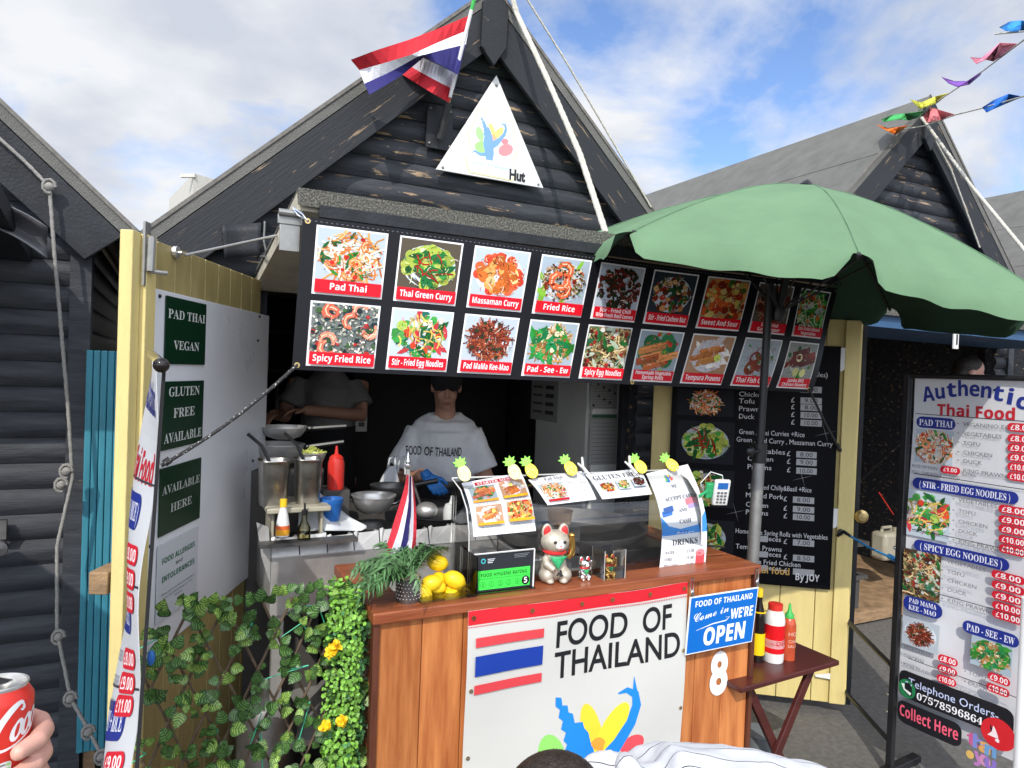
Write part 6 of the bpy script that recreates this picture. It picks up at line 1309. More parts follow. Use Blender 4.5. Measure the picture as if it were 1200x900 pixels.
r2 = V((PB.x-.05, PB.y+.7, 0)); m = MB(); z2 = .62
m.tube([V((3.31, 2.62, 0)), V((3.31, 2.62, .95))], .014, 4); m.tube([V((3.0, 2.75, .52)), V((3.31, 2.62, .50)), V((PB.x+.02, PB.y+.03, .47))], .012, 4); m.tube([V((3.31, 2.62, .12)), V((PB.x+.02, PB.y+.03, .14))], .010, 4); tag(m.build('low_rail', MAT['iron'], smooth=0), 'low black rail between the right yellow door and the menu banner', 'rail')
wp = MB(); c0 = W(1196, 890, d=1.35); wp.tube([V((c0.x, c0.y, 0)), V((c0.x, c0.y, W(1204, 700, d=1.35).z))], .012, 12); tag(wp.build('white_post', MAT['white plastic']), 'white post at the very right edge before the menu banner', 'post')
lt = MB(); c = W(1098, 851, Z=.004); lt.beam(W(1088, 847, Z=.004), W(1110, 856, Z=.004), .008, .003); tag(lt.build('straw', MAT['white plastic'], smooth=0), 'white straw dropped on the asphalt under the menu banner', 'litter')
# blue rope and hook
a, b = rp(986, 623, .02), V((PB.x, PB.y, W(1054, 658, X=PB.x).z)); m = MB(); m.tube([a, a+(b-a)*.2+V((0, 0, -.0)), (a+b)/2+V((0, 0, -.008)), b], .0055, 8); k = b-(b-a)*.15
for i in range(4): m.ell(k+(b-a)*.02*i, (.012, .010, .012), 8, 6)
m.tube([b, b+V((.01, 0, .02))], .004, 6); br_ = tag(m.build('tie_rope', MAT['blue rope']), 'bright blue cord tied between the yellow door and the black banner stand', 'cord')
m = MB(); m.tube([a+V((-.03, 0, -.02)), a+V((-.02, -.03, .01)), a+(b-a)*.18], .008, 8); m.ell(a+V((-.02, -.01, 0)), (.018, .012, .018), 10, 8); m.build('hook', MAT['black plastic'], br_)

# ================================================================== BANNER ON THE LEFT (seen almost edge on)
T1, T0, B0, B1 = W(192, 432, d=1.33), W(177, 416, d=1.66), W(127, 900, d=1.50), W(160, 900, d=1.27)
ext = 1.62
B0e, B1e = T0+(B0-T0)*ext, T1+(B1-T1)*ext; B0e.z = max(B0e.z, .04); B1e.z = max(B1e.z, .04)
lw, lh = qsize(T0, T1, B1e, B0e); lf = quadm(T0, T1, B1e, B0e, lw, lh, lambda a, b: .03*math.sin(a*2.6)*(1-.6*b)+.008*math.sin(b*17+a*3)); 
ls = thing('banner_stand', 'white price banner seen almost edge on beside the left yellow door', 'banner stand', (B0e+B1e)/2)
p = Pr(lf); p.base(lw, lh, '#c6c8cc', 14, 50, .0015); p.w = .0008
def LU(y, side=1):
    return lh*(1-(y-430)/(470*ext))
p.text(SB('Authentic'), lw*.02, LU(492), .07, NAV, lw*.9, 'l', .01); p.text(SB('Thai Food'), lw*.15, LU(575), .065, '#c01f30', lw*.78, 'l', .012)
for y, t in ((605, 'PAD THAI ( RICE )'), (725, '( NOODLES + RICE )'), (843, 'CURRY + RICE'), (955, '( STARTER )'), (1060, 'DRINKS')):
    v = LU(y)
    p.rect(0, v+.055, lw, v+.060, '#33343c', .04); p.rr(lw*.03, v-.045, lw*.80, v+.03, .03, NAV); p.text(SE(t), lw*.42, v-.027, .04, '#e6e8f2', lw*.68, 'c')
for y, t in ((640, '£8.00'), (668, '£9.00'), (695, '£10.00'), (760, '£8.00'), (787, '£9.00'), (812, '£11.00'), (873, '£9.00'), (990, '£6.00'), (1015, '£7.00')):
    v = LU(y+18); p.rr(lw*.52, v-.021, lw*.92, v+.021, .02, RR); p.text(SB(t), lw*.72, v-.013, .026, '#f4eaea', lw*.32, 'c')
    p.text('VEGETABLES' if y % 2 else 'CHICKEN', lw*.08, v-.01, .022, TX, lw*.36)
p.build('sheet', ls)
m = MB(); off = (T1-T0).normalized()*.012; kz = W(189, 428, d=1.29)
m.beam(T1+off*.5, B1e+off*.5, .006, .012, (T1-T0)); m.build('side_pole', MAT['black cloth'], ls, smooth=0)
m = MB(); m.tube([T0+V((0, 0, .004)), T1+V((0, 0, .004))], .010, 10); m.tube([T1+V((0, 0, .004)), kz], .008, 8); m.build('top_rail', MAT['chrome'], ls)
m = MB(); m.ell(kz, .0145, 16, 12); m.build('end_knob', MAT['soy glass'], ls, smooth=90)
m = MB(); m.beam(V((B0e.x, B0e.y, .02))-V((.0, 0, 0)), V((B1e.x, B1e.y, .02)), .12, .04); m.build('foot', MAT['iron'], ls, smooth=0)
m = MB(); m.ell(W(177, 771, d=1.45), (.008, .008, .017), 10, 8); tag(m.build('blue_clip', MAT['blue plastic']), 'small blue clip fastening the trellis to the white price banner', 'clip')
# tangled green wire is part of the trellis below

# ================================================================== TRELLIS WITH LEAVES
TA, TB = W(166, 720, d=1.62), W(442, 700, d=1.98); zt = (W(240, 715, d=1.75).z); td = V((TB.x-TA.x, TB.y-TA.y, 0)); tw = td.length; td.normalize(); tn = V((td.y, -td.x, 0))
tr_ = thing('leafy_trellis', 'willow lattice trellis with striped artificial leaves in front of the left door', 'trellis', V((TA.x, TA.y, 0))+td*tw/2)
TP = lambda u, v, o=0: V((TA.x, TA.y, 0))+td*u+tn*o+V((0, 0, v))
m = MB(); rnd.seed(9); sl_ = []
for k in range(-7, 14):
    for sg in (1, -1):
        u0 = .085*k; h0 = .12; h1 = zt*rnd.uniform(.965, 1.035); du = sg*.46*(h1-h0); ua = u0 if sg > 0 else u0+.38
        # clip to panel width
        pts = []
        for t in [i/10 for i in range(11)]:
            u = ua+du*t; 
            if -.02 < u < tw+.02: pts.append(TP(u+.004*math.sin(t*9+k), h0+(h1-h0)*t, .006*sg))
        if len(pts) > 2: m.tube(pts, .0036, 6); sl_ += pts
m.build('lattice', MAT['twig'], tr_)
m = MB()
for j in range(26):
    q = rnd.choice(sl_); m.tube([q+V((0, -.01, 0)), q+V((rnd.uniform(-.05, .05), -.014, rnd.uniform(-.03, .03))), q+V((rnd.uniform(-.09, .09), -.01, rnd.uniform(-.10, .0)))], .0016, 5)
for q in sl_[::9]: m.lathe(q, [(.0065, -.006), (.0075, 0), (.0065, .006)], 8)
m.build('wire_tie', MAT['green wire'], tr_, split=True)
lm = MB(); lm.c = []
def sleaf(c, d, nrm, L, dark):
    d = d.normalized(); s = d.cross(nrm).normalized(); n = s.cross(d).normalized(); g = rnd.uniform(.7, 1.25); base = tuple(x*g for x in ((.032, .078, .018) if dark else (.105, .20, .036))); strp = tuple(x*g for x in ((.14, .30, .07) if dark else (.40, .58, .13)))
    pr = [(0, 0), (.08, .30), (.25, .44), (.45, .42), (.7, .26), (.9, .08), (1, 0)]
    F_ = lambda x, y: c+d*(x*L)+s*(y*L)+n*(L*(.10*abs(y)*2+.06*math.sin(x*3)))
    def quad(ps, col): k = len(lm.v); lm.v += ps; lm.f.append(tuple(range(k, k+len(ps)))); lm.c.append(col)
    for sg in (1, -1):
        for (x0, y0), (x1, y1) in zip(pr, pr[1:]):
            ps = [F_(x0, 0), F_(x0, sg*y0), F_(x1, sg*y1), F_(x1, 0)]; quad(ps, base)
        for x0 in (.08, .22, .37, .53, .68):
            y = [yy for xx, yy in pr if xx >= x0][0]*.72
            quad([F_(x0, sg*.01)+n*.0008, F_(x0+.05, sg*.01)+n*.0008, F_(x0+.19, sg*y)+n*.0012, F_(x0+.13, sg*y)+n*.0012], strp)
for i in range(820):
    q = rnd.choice(sl_)+V((rnd.uniform(-.02, .02), rnd.uniform(-.03, -.006), rnd.uniform(-.03, .03)))
    if q.z < .45 and rnd.random() < .5: continue
    sleaf(q, V((rnd.uniform(-.9, .9), rnd.uniform(-.5, .1), rnd.uniform(-.6, 1.1))), V((rnd.uniform(-.6, .6), -1, rnd.uniform(-.2, .9))), rnd.uniform(.022, .044), rnd.random() < .68)
for u in [.06+.09*i for i in range(10)]:
    if u < tw: 
        for _ in range(2): sleaf(TP(u+rnd.uniform(-.02, .02), zt+rnd.uniform(-.01, .03), -.01), V((rnd.uniform(-.5, .5), -.2, 1)), V((rnd.uniform(-.4, .4), -1, .3)), rnd.uniform(.034, .046), rnd.random() < .5)
lm.build('leaves', MAT['striped leaf'], tr_, smooth=0)

# ================================================================== HEDGE WITH YELLOW FLOWERS
hx0, hx1 = W(378, 800, Y=CY+.06).x, X0-.016; hzt = W(405, 697, Y=CY+.05).z
hg = thing('artificial_hedge', 'bright green artificial leaf hedge strip with yellow flowers at the counter side', 'hedge', ((hx0+hx1)/2, CY+.08, 0))
m = MB(); m.bb((hx0+.03, CY+.06, .0), (hx1-.01, CY+.16, hzt-.03)); m.build('backing', MAT['hedge core'], hg)
def hleaf(mb, c, r, nrm):
    nrm = nrm.normalized(); a = nrm.orthogonal().normalized(); b = nrm.cross(a); an = rnd.uniform(0, 6.28); x = a*math.cos(an)+b*math.sin(an); y = nrm.cross(x)
    mb.add([c, c+x*r*.5+y*r*.55+nrm*r*.2, c+x*r*1.15+y*r*.35+nrm*r*.1, c+x*r*1.3, c+x*r*1.15-y*r*.35+nrm*r*.1, c+x*r*.5-y*r*.55+nrm*r*.2], [(0, 1, 2, 3), (0, 3, 4, 5)])
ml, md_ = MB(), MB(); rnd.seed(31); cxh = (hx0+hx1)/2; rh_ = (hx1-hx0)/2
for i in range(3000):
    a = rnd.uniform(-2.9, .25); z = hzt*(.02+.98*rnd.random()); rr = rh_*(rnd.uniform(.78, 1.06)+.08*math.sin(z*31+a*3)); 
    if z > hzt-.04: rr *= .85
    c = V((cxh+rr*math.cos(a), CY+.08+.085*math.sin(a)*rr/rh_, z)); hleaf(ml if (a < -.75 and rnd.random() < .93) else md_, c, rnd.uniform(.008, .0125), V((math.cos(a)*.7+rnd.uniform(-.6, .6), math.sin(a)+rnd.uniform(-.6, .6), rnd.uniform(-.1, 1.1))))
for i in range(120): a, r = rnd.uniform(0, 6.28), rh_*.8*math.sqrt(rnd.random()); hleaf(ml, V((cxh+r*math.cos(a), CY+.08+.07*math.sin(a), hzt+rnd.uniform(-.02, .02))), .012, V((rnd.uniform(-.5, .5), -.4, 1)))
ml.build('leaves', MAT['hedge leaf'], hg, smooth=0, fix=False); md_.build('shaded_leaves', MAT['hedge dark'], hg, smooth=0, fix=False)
for x, y in ((393, 757), (381, 851), (400, 845), (388, 764)):
    c = W(x, y, Y=CY-.015); m = MB()
    for i in range(26): a, e = rnd.uniform(0, 6.28), rnd.uniform(-.4, 1.2); d = V((math.cos(a)*math.cos(e), -abs(math.sin(e))-.3, math.sin(a)*math.cos(e))).normalized(); hleaf(m, c+d*.007, .013, d+V((rnd.uniform(-.5, .5), 0, rnd.uniform(-.5, .5))))
    m.build('flower', MAT['yellow petal'], hg, smooth=0, fix=False)

# ================================================================== ROPES, BUNTING
def rope(name, label, pts, r, mk, knots=(), twin=0, cat='rope'):
    m = MB(); fine = []
    for a, b in zip(pts, pts[1:]):
        n = max(2, int((b-a).length/.012)); fine += [a+(b-a)*i/n for i in range(n)]
    fine.append(pts[-1])
    for k in range(twin+1):
        o = V((.012*k, 0, 0)); m.tube([p+o+V((math.cos(i*.9+k*3.1), math.sin(i*.9+k*3.1), 0))*r*.05 for i, p in enumerate(fine)], [r*(1+.10*math.sin(i*2.1)) for i in range(len(fine))], 7)
    for kx in knots: m.lathe(kx, [(0, -r*3.2), (r*2.2, -r*1.6), (r*2.9, 0), (r*2.2, r*1.6), (0, r*3.2)], 10); m.tube([kx+V((r*3*math.cos(t), -r, r*3*math.sin(t)*1.3)) for t in [i*.7 for i in range(8)]], r*.9, 6)
    return tag(m.build(name, MAT[mk], smooth=60), label, cat)
rope('rope', 'double rope from the main gable peak down to the hatch lid', [W(594, -20, Y=2.93), W(604, 15, Y=2.92), W(640, 92, Y=2.72), W(678, 180, Y=2.48), W(708, 272, Y=2.26)], .0085, 'rope', twin=1)
rope('rope', 'thin rope lying along the right bargeboard of the main hut', [W(612, -10, Y=2.965), W(662, 70, Y=2.965), W(763, 243, Y=2.965)], .005, 'rope')
rope('rope', 'grey rope hanging down the left hut with several knots', [W(-12, 152, Y=2.955), W(30, 190, Y=2.955), W(58, 219, Y=2.94), W(64, 300, Y=2.93), W(80, 480, Y=2.92), W(85, 560, Y=2.92), W(67, 640, Y=2.90), W(67, 740, Y=2.86), W(83, 818, Y=2.80), W(105, 858, Y=2.75), W(121, 888, Y=2.7), W(120, 940, Y=2.68)], .0065, 'grey rope', [W(58, 219, Y=2.94), W(78, 552, Y=2.92), W(72, 568, Y=2.92), W(69, 746, Y=2.86), W(83, 818, Y=2.8), W(104, 857, Y=2.75), W(119, 886, Y=2.7)])
rope('rope', 'rope slanting down to the right from the right hut peak', [W(1080, 138, Y=2.93), W(1140, 220, Y=2.5), W(1206, 300, Y=2.0)], .010, 'rope')
rope('rope', 'thin pale rope along the right bargeboard of the right hut', [W(1083, 140, Y=2.96), W(1115, 200, Y=2.965), W(1148, 290, Y=2.965)], .006, 'rope')
def bunting(name, label, line, flags, rng):
    t = thing(name, label, 'bunting', line[0], 'bunting strings at the right hut peak'); m = MB(); m.tube(line, .004, 6); m.build('string', MAT['rope'], t)
    for poly, col, d, lb in flags:
        n = len(poly); pts = [W(x, y, d=d+.10*math.sin(i*1.9)) for i, (x, y) in enumerate(poly)]; m = MB(); h = n//2; m.c = []
        # strip between upper and lower outline
        up, lo = pts[:h], pts[h:][::-1]
        for i in range(h-1): k = len(m.v); m.v += [up[i], up[i+1], lo[i+1], lo[i]]; m.f.append((k, k+1, k+2, k+3)); m.c.append(lin(col))
        o = m.build('pennant', MAT['cloth print'], t, smooth=80, solid=.0015, label=lb)
bunting('bunting', 'lower bunting string with orange, green, salmon and blue pennants', [W(1056, 152, d=4.50), W(1086, 147, d=4.45), W(1118, 135, d=4.20), W(1150, 127, d=4.00), W(1210, 110, d=3.60)], [
 ([(1027, 146), (1040, 150), (1052, 149), (1064, 147), (1056, 153), (1049, 158), (1041, 154), (1035, 151)], '#e8731c', 4.45, 'orange pennant'),
 ([(1033, 140), (1047, 134), (1060, 133), (1084, 130), (1079, 137), (1065, 141), (1052, 140), (1036, 143)], '#3fa85a', 4.45, 'green pennant'),
 ([(1082, 137), (1090, 126), (1098, 128), (1119, 134), (1118, 136), (1104, 140), (1090, 143), (1086, 144)], '#d8777a', 4.30, 'salmon pennant'),
 ([(1151, 126), (1165, 117), (1182, 110), (1198, 113), (1197, 114), (1180, 121), (1164, 128), (1156, 132)], '#1468c8', 3.90, 'blue pennant')], 1)
bunting('bunting', 'upper bunting string with yellow, purple and pink pennants against the sky', [W(1066, 150, d=4.50), W(1086, 127, d=4.40), W(1110, 111, d=4.25), W(1152, 83, d=3.90), W(1193, 52, d=3.50), W(1212, 38, d=3.35)], [
 ([(1066, 116), (1080, 120), (1096, 113), (1111, 109), (1108, 113), (1098, 121), (1088, 124), (1078, 128)], '#d8d84a', 4.35, 'yellow pennant'),
 ([(1103, 90), (1118, 95), (1134, 95), (1151, 83), (1149, 88), (1136, 99), (1122, 102), (1112, 98)], '#7a4aa8', 4.00, 'purple pennant'),
 ([(1137, 67), (1150, 68), (1172, 50), (1192, 51), (1180, 62), (1164, 72), (1155, 70), (1144, 75)], '#e88aa4', 3.65, 'pink pennant')], 2)
bunting('bunting', 'single bright blue pennant at the top right corner of the sky', [W(1166, 40, d=3.50), W(1230, 34, d=3.20)], [([(1171, 32), (1184, 25), (1197, 24), (1212, 26), (1212, 40), (1198, 36), (1186, 37), (1178, 36)], '#2f8fe8', 3.40, 'sky blue pennant')], 3)
# made-up parasol, added out of view to shade the left hut wall
p2 = thing('umbrella', 'green parasol of the left neighbour standing outside the photo', 'umbrella', (-1.9, 1.3, 0)); PC = V((-1.9, 1.3, 2.45)); m = MB()
for k in range(8):
    f_ = lambda a, b, k=k: (lambda p0, p1: p0+(p1-p0)*a)(PC+V((math.cos(k*math.pi/4), math.sin(k*math.pi/4), 0))*.98*max(.001, b)-V((0, 0, .38*b)), PC+V((math.cos((k+1)*math.pi/4), math.sin((k+1)*math.pi/4), 0))*.98*max(.001, b)-V((0, 0, .38*b)))
    m.grid(f_, 4, 6)
m.build('canopy', MAT['umbrella cloth'], p2); m = MB(); m.tube([V((-1.9, 1.3, 0)), PC], .02, 12); m.build('pole', MAT['iron'], p2); m = MB(); m.lathe((-1.9, 1.3, 0), [(0, 0), (.2, 0), (.2, .05), (.04, .09), (0, .09)], 20); m.build('base', MAT['bin grey'], p2)
# ================================================================== PEOPLE
def frame(o, yaw):
    """local frame: x to the figure's left seen from front = picture right, y towards its back, z up"""
    c, s = math.cos(yaw), math.sin(yaw); X_, Y_ = V((c, s, 0)), V((-s, c, 0)); o = V(o)
    return (lambda x, y, z: o+X_*x+Y_*y+V((0, 0, z))), (X_, Y_, Z1)
def hand(mb, wrist, d, n, side, L=.18, curl=.5, spread=.05):
    """palm, four unequal curled fingers and a side thumb; d = pointing, n = back of hand, side = towards the thumb"""
    d, n = V(d).normalized(), V(n).normalized(); s = V(side).normalized(); w = V(wrist); k = L/.18
    mb.tube([w-d*.02*k, w+d*.02*k], [.026*k, .030*k], 10)
    for i, off in enumerate((.030, .011, -.009, -.027)):
        ln = (.072, .082, .077, .060)[i]*k; b = w+d*.085*k+s*off*k*1.05; mb.tube([w+d*.015*k+s*off*k*.7, b], [.013*k, .0115*k], 8)
        dd = (d+s*off*spread*20).normalized(); pts = [b]; a = curl*.35
        for j, f in enumerate((.45, .32, .23)):
            a += curl*(.35, .75, .6)[j]; pts.append(pts[-1]+(dd*math.cos(a)-n*math.sin(a))*ln*f)
        mb.tube(pts, [.0108*k, .0100*k, .0092*k, .0075*k], 8); mb.ell(pts[-1], .0076*k, 8, 6)
    t0 = w+d*.025*k+s*.026*k; t1 = t0+(d*.6+s*.8-n*.25).normalized()*.045*k; t2 = t1+(d*.9+s*.25-n*.35).normalized()*.032*k; mb.tube([w+d*.005*k+s*.01*k, t0, t1, t2], [.016*k, .0145*k, .0115*k, .0085*k], 8); mb.ell(t2, .0086*k, 8, 6)
def headshape(mb, C, A, h=.225, pitch=0.):
    """head with jaw, nose, ears; A = frame (x, back, up); pitch tilts the face down"""
    x, y, z = A; cp, sp = math.cos(pitch), math.sin(pitch); y, z = y*cp+z*sp, z*cp-y*sp; k = h/.225; A2 = (x, y, z)
    P_ = lambda a, b, c: V(C)+x*a*k+y*b*k+z*c*k
    mb.ell(P_(0, .012, .035), (.074*k, .092*k, .085*k), 20, 14, A2); mb.ell(P_(0, -.022, -.035), (.057*k, .066*k, .075*k), 18, 12, A2); mb.ell(P_(0, -.055, -.088), (.028*k, .026*k, .024*k), 12, 8, A2)
    for s in (-1, 1): mb.ell(P_(s*.074, .012, -.01), (.010*k, .020*k, .030*k), 10, 8, A2); mb.ell(P_(s*.032, -.070, -.028), (.022*k, .018*k, .02*k), 10, 8, A2)
    mb.tube([P_(0, -.086, .012), P_(0, -.098, -.015), P_(0, -.106, -.030)], [.008*k, .010*k, .013*k], 8); mb.ell(P_(0, -.092, -.060), (.022*k, .010*k, .010*k), 10, 8, A2)
    return P_, A2
# ---- the cook
wy = 3.30; wc = W(522, 480, Y=wy); fz = .12; F, AA = frame((wc.x, wy, fz), -.30)
zs = W(520, 487, Y=wy).z-fz   # shoulder line
cook = thing('person', 'cook in a white T-shirt, black cap and blue gloves behind the counter', 'person', F(0, 0, 0), )
sh = zs-.02; hw_ = W(575, 575, Y=wy-.2).z-fz
gl, gr = W(517, 568, Y=wy-.28), W(572, 570, Y=wy-.26)
m = MB(); hc = W(523, 456, Y=wy-.06); P_, A2 = headshape(m, hc+V((0, 0, .012)), AA, .215, .28)
m.tube([F(0, .03, sh-.05), F(0, .015, sh+.06), hc+V((0, .02, -.02))], [.065, .052, .054], 14)
m.tube([F(0, .02, .80), F(0, .02, 1.0), F(0, .02, 1.2), F(0, .02, sh-.02)], [.11, .10, .10, .06], 14)
el, er = F(-.245, -.02, sh-.32), F(.235, -.03, sh-.33); wl = W(496, 556, Y=wy-.22); wr = W(577, 566, Y=wy-.20)
m.tube([F(-.13, .02, sh-.09), el, wl], [.046, .044, .030], 12); m.tube([F(.13, .02, sh-.09), er, wr], [.046, .044, .030], 12)
for s in (-1, 1): m.tube([F(s*.09, .03, .88), F(s*.10, .01, .48), F(s*.10, .04, .08), F(s*.10, -.08, .03)], [.085, .058, .045, .04], 12)
body = m.build('body', MAT['skin'], cook, remesh=.0065, sm=5, smooth=0)
m = MB(); rad = [(.70, .165, .115), (.86, .17, .12), (1.0, .158, .118), (1.12, .165, .122), (1.22, .178, .120), (sh-.07, .188, .105), (sh-.01, .155, .085), (sh+.035, .075, .062)]; rad = [(hw_-.0+(z-.70)*(sh-hw_)/(sh-.70) if z < sh-.08 else z, a, b) for z, a, b in rad]
n = 28; vs = []
for z, a, b in rad:
    for i in range(n): t = 2*math.pi*i/n; vs.append(F(a*math.cos(t)*(1+.02*math.sin(6*t+z*20)), .015+b*math.sin(t)*(1+.03*math.sin(5*t+z*14)), z-(.045*max(0, -math.sin(t)) if z > sh+.03 else 0)))
m.add(vs, [(j*n+i, j*n+(i+1) % n, (j+1)*n+(i+1) % n, (j+1)*n+i) for j in range(len(rad)-1) for i in range(n)] + [tuple(range(n))[::-1], tuple((len(rad)-1)*n+i for i in range(n))])
for s, e in ((-1, el), (1, er)): a = F(s*.135, .02, sh-.055); m.tube([a, a+(e-a)*.4, a+(e-a)*.74], [.064, .070, .078], 16)
shirt = wrinkle(m.build('t_shirt', MAT['white cloth'], cook, remesh=.008, sm=5, smooth=0), .022, .10)
tx = Pr(lambda u, v, w: F(u, -.30, hw_+.13+v)); tx.text('FOOD OF THAILAND', .015, .035, .046, '#1a1a20', .27, 'c', .012, res=3); o = tx.build('shirt_lettering', shirt); d = o.modifiers.new('wrap', 'SHRINKWRAP'); d.target = shirt; d.wrap_method = 'NEAREST_SURFACEPOINT'; d.wrap_mode = 'ABOVE_SURFACE'; d.offset = .003
d.wrap_method = 'PROJECT'; d.use_project_y = True; d.use_positive_direction = True; d.use_negative_direction = True; d.use_project_x = d.use_project_z = False
m = MB(); vs = []; ar = [(hw_+.04, .182, .132), (hw_-.2, .18, .135), (hw_-.5, .20, .14), (.35, .2, .14)]
for z, a, b in ar:
    for i in range(n): t = 2*math.pi*i/n; vs.append(F(a*math.cos(t), .015+b*math.sin(t), z))
m.add(vs, [(j*n+i, j*n+(i+1) % n, (j+1)*n+(i+1) % n, (j+1)*n+i) for j in range(3) for i in range(n)]); m.build('apron', MAT['black cloth'], cook, solid=.004)
m = MB(); x, y, z = A2; Cc = hc+V((0, 0, .012)); m.ell(P_(0, .015, .042), (.082, .100, .088), 22, 12, A2); m.grid(lambda a, b: P_((a-.5)*.15*(1-.15*b), -.065-.085*b*(1-(a-.5)**2*1.8), .030-.012*b-.12*(a-.5)**2), 10, 6); m.build('cap', MAT['black cloth'], cook, smooth=80, remesh=.006, sm=2)
m = MB(); m.ell(P_(0, .055, -.03), (.07, .055, .07), 16, 10, A2); m.build('hair', MAT['dark hair'], cook, smooth=90)
m = MB()
for s in (-1, 1): m.ell(P_(s*.030, -.081, .004), (.008, .005, .004), 10, 8, A2)
m.build('eye', MAT['black plastic'], cook); m = MB(); m.ell(P_(0, -.101, -.060), (.021, .006, .008), 12, 8, A2); m.build('mouth', MAT['lip'], cook)
m = MB(); hand(m, wl+V((.01, -.01, -.0)), gl-wl+V((.0, -.02, -.06)), V((-.4, -.8, .3)), V((1, 0, .2)), .17, .9); m.build('glove', MAT['blue glove'], cook, remesh=.004, sm=3, smooth=0)
m = MB(); m.tube([wr+(er-wr)*.15, wr], [.034, .031], 10); hand(m, wr, V((-.75, -.45, -.30)), V((-.3, -.5, .85)), V((-.1, -.7, -.5)), .18, .45); m.build('glove', MAT['blue glove'], cook, remesh=.004, sm=3, smooth=0)
# ---- the second cook, in shade on the left
c = W(385, 470, Y=4.3); F2, A3 = frame((c.x, 4.3, .1), -.2); z0 = c.z-.1
man = thing('person', 'second cook in a pale shirt standing in the dark at the left of the kitchen', 'person', F2(0, 0, 0)); m = MB(); s2 = z0+.18
headshape(m, F2(0, -.02, s2+.19), A3, .23, .1); m.tube([F2(0, .02, s2-.05), F2(0, 0, s2+.1)], [.07, .056], 12); m.tube([F2(0, .02, .85), F2(0, .02, 1.1), F2(0, .02, s2-.03)], [.15, .14, .08], 12)
e3 = F2(.20, -.06, s2-.26); w3 = F2(-.12, -.30, s2-.22); m.tube([F2(.19, .02, s2-.06), e3, w3], [.055, .045, .032], 12); m.tube([F2(-.19, .02, s2-.06), F2(-.26, -.05, s2-.28), F2(-.30, -.27, s2-.25)], [.055, .045, .032], 12)
hand(m, w3, V((-1, -.3, 0)), V((0, -.2, 1)), V((0, -1, .1)), .18, .5); hand(m, F2(-.30, -.27, s2-.25), V((-.6, -1, -.1)), V((0, 0, 1)), V((1, -.3, 0)), .18, .5)
for s in (-1, 1): m.tube([F2(s*.1, .02, .9), F2(s*.1, 0, .48), F2(s*.1, .03, .06), F2(s*.1, -.1, .03)], [.09, .06, .045, .04], 10)
m.build('body', MAT['skin'], man, remesh=.008, sm=4, smooth=0)
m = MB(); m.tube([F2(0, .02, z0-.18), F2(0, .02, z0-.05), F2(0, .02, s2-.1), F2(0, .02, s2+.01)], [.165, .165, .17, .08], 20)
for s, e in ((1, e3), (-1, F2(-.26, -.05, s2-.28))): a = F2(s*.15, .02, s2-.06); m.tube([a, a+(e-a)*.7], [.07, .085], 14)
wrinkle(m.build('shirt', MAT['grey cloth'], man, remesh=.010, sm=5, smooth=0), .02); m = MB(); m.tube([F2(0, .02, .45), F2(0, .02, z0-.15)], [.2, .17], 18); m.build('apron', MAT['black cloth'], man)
m = MB(); m.ell(F2(0, .02, s2+.24), (.085, .1, .075), 16, 10, A3); m.build('hair', MAT['dark hair'], man, smooth=90)
# ---- man behind the right banner
c = W(1137, 432, Y=2.9); F4, A4 = frame((c.x, 2.9, .1), .9); mr_ = thing('person', 'man with short dark hair behind the tall menu banner, only his head top showing', 'person', F4(0, 0, 0)); m = MB(); hz2 = W(1137, 418, Y=2.9).z; P4, A5 = headshape(m, F4(0, 0, hz2-.12-.1), A4, .23, .15)
sz4 = hz2-.1-.33; m.tube([F4(0, .02, sz4), F4(0, .01, hz2-.32)], [.075, .058], 12); m.tube([F4(0, .02, .85), F4(0, .02, 1.15), F4(0, .02, sz4)], [.15, .15, .09], 12)
for s in (-1, 1): 
    m.tube([F4(s*.19, .02, sz4-.03), F4(s*.24, .02, sz4-.3), F4(s*.2, -.15, sz4-.5)], [.055, .045, .033], 10); hand(m, F4(s*.2, -.15, sz4-.5), V((0, -.6, -.8)), V((s, 0, 0)), V((0, -1, .3)), .18, .4); m.tube([F4(s*.1, .02, .9), F4(s*.1, 0, .48), F4(s*.1, .03, .06), F4(s*.1, -.1, .03)], [.09, .06, .045, .04], 10)
m.build('body', MAT['pink skin'], mr_, remesh=.008, sm=3, smooth=0)
m = MB(); rnd.seed(3); m.ell(P4(0, .022, .045), (.080, .094, .085), 24, 16, A5); m.ell(P4(0, .055, -.01), (.072, .062, .06), 16, 10, A5)
m.build('hair', MAT['dark hair'], mr_, smooth=90, remesh=.006, sm=1)
m = MB(); m.tube([F4(0, .02, .8), F4(0, .02, 1.1), F4(0, .02, sz4+.03)], [.18, .185, .09], 18); m.build('shirt', MAT['black cloth'], mr_)
# ---- customer bending in front of the counter
d0 = 1.22; hd = W(656, 926, d=d0); bk1 = W(760, 892, d=1.18); bk2 = W(850, 890, d=1.2); bk3 = W(950, 912, d=1.24); nk = W(702, 905, d=1.2)
cu = thing('person', 'customer bent forward before the counter, dark hair and white striped shirt', 'person', (bk3.x+.05, bk3.y, 0)); px_ = V((bk2.x-nk.x, bk2.y-nk.y, 0)).normalized(); py_ = V((-px_.y, px_.x, 0))
m = MB(); r_t = .125; hips = bk3+V((0, 0, -.16))+px_*.06; sh_ = bk1+V((0, 0, -.115))-px_*.02; nk2 = nk+V((0, 0, -.055))
hcn = hd+V((0, 0, -.075)); Ah = (py_*-1, (px_*.75+V((0, 0, .65))).normalized(), (V((0, 0, .75))-px_*.65).normalized()); P6, A6 = headshape(m, hcn, Ah, .225, .0)
m.tube([hips, bk2+V((0, 0, -.13)), sh_, nk2+px_*.03, nk2], [.13, .09, .07, .05, .048], 16); m.tube([nk2+px_*.02, hcn+px_*.02], [.052, .055], 12)
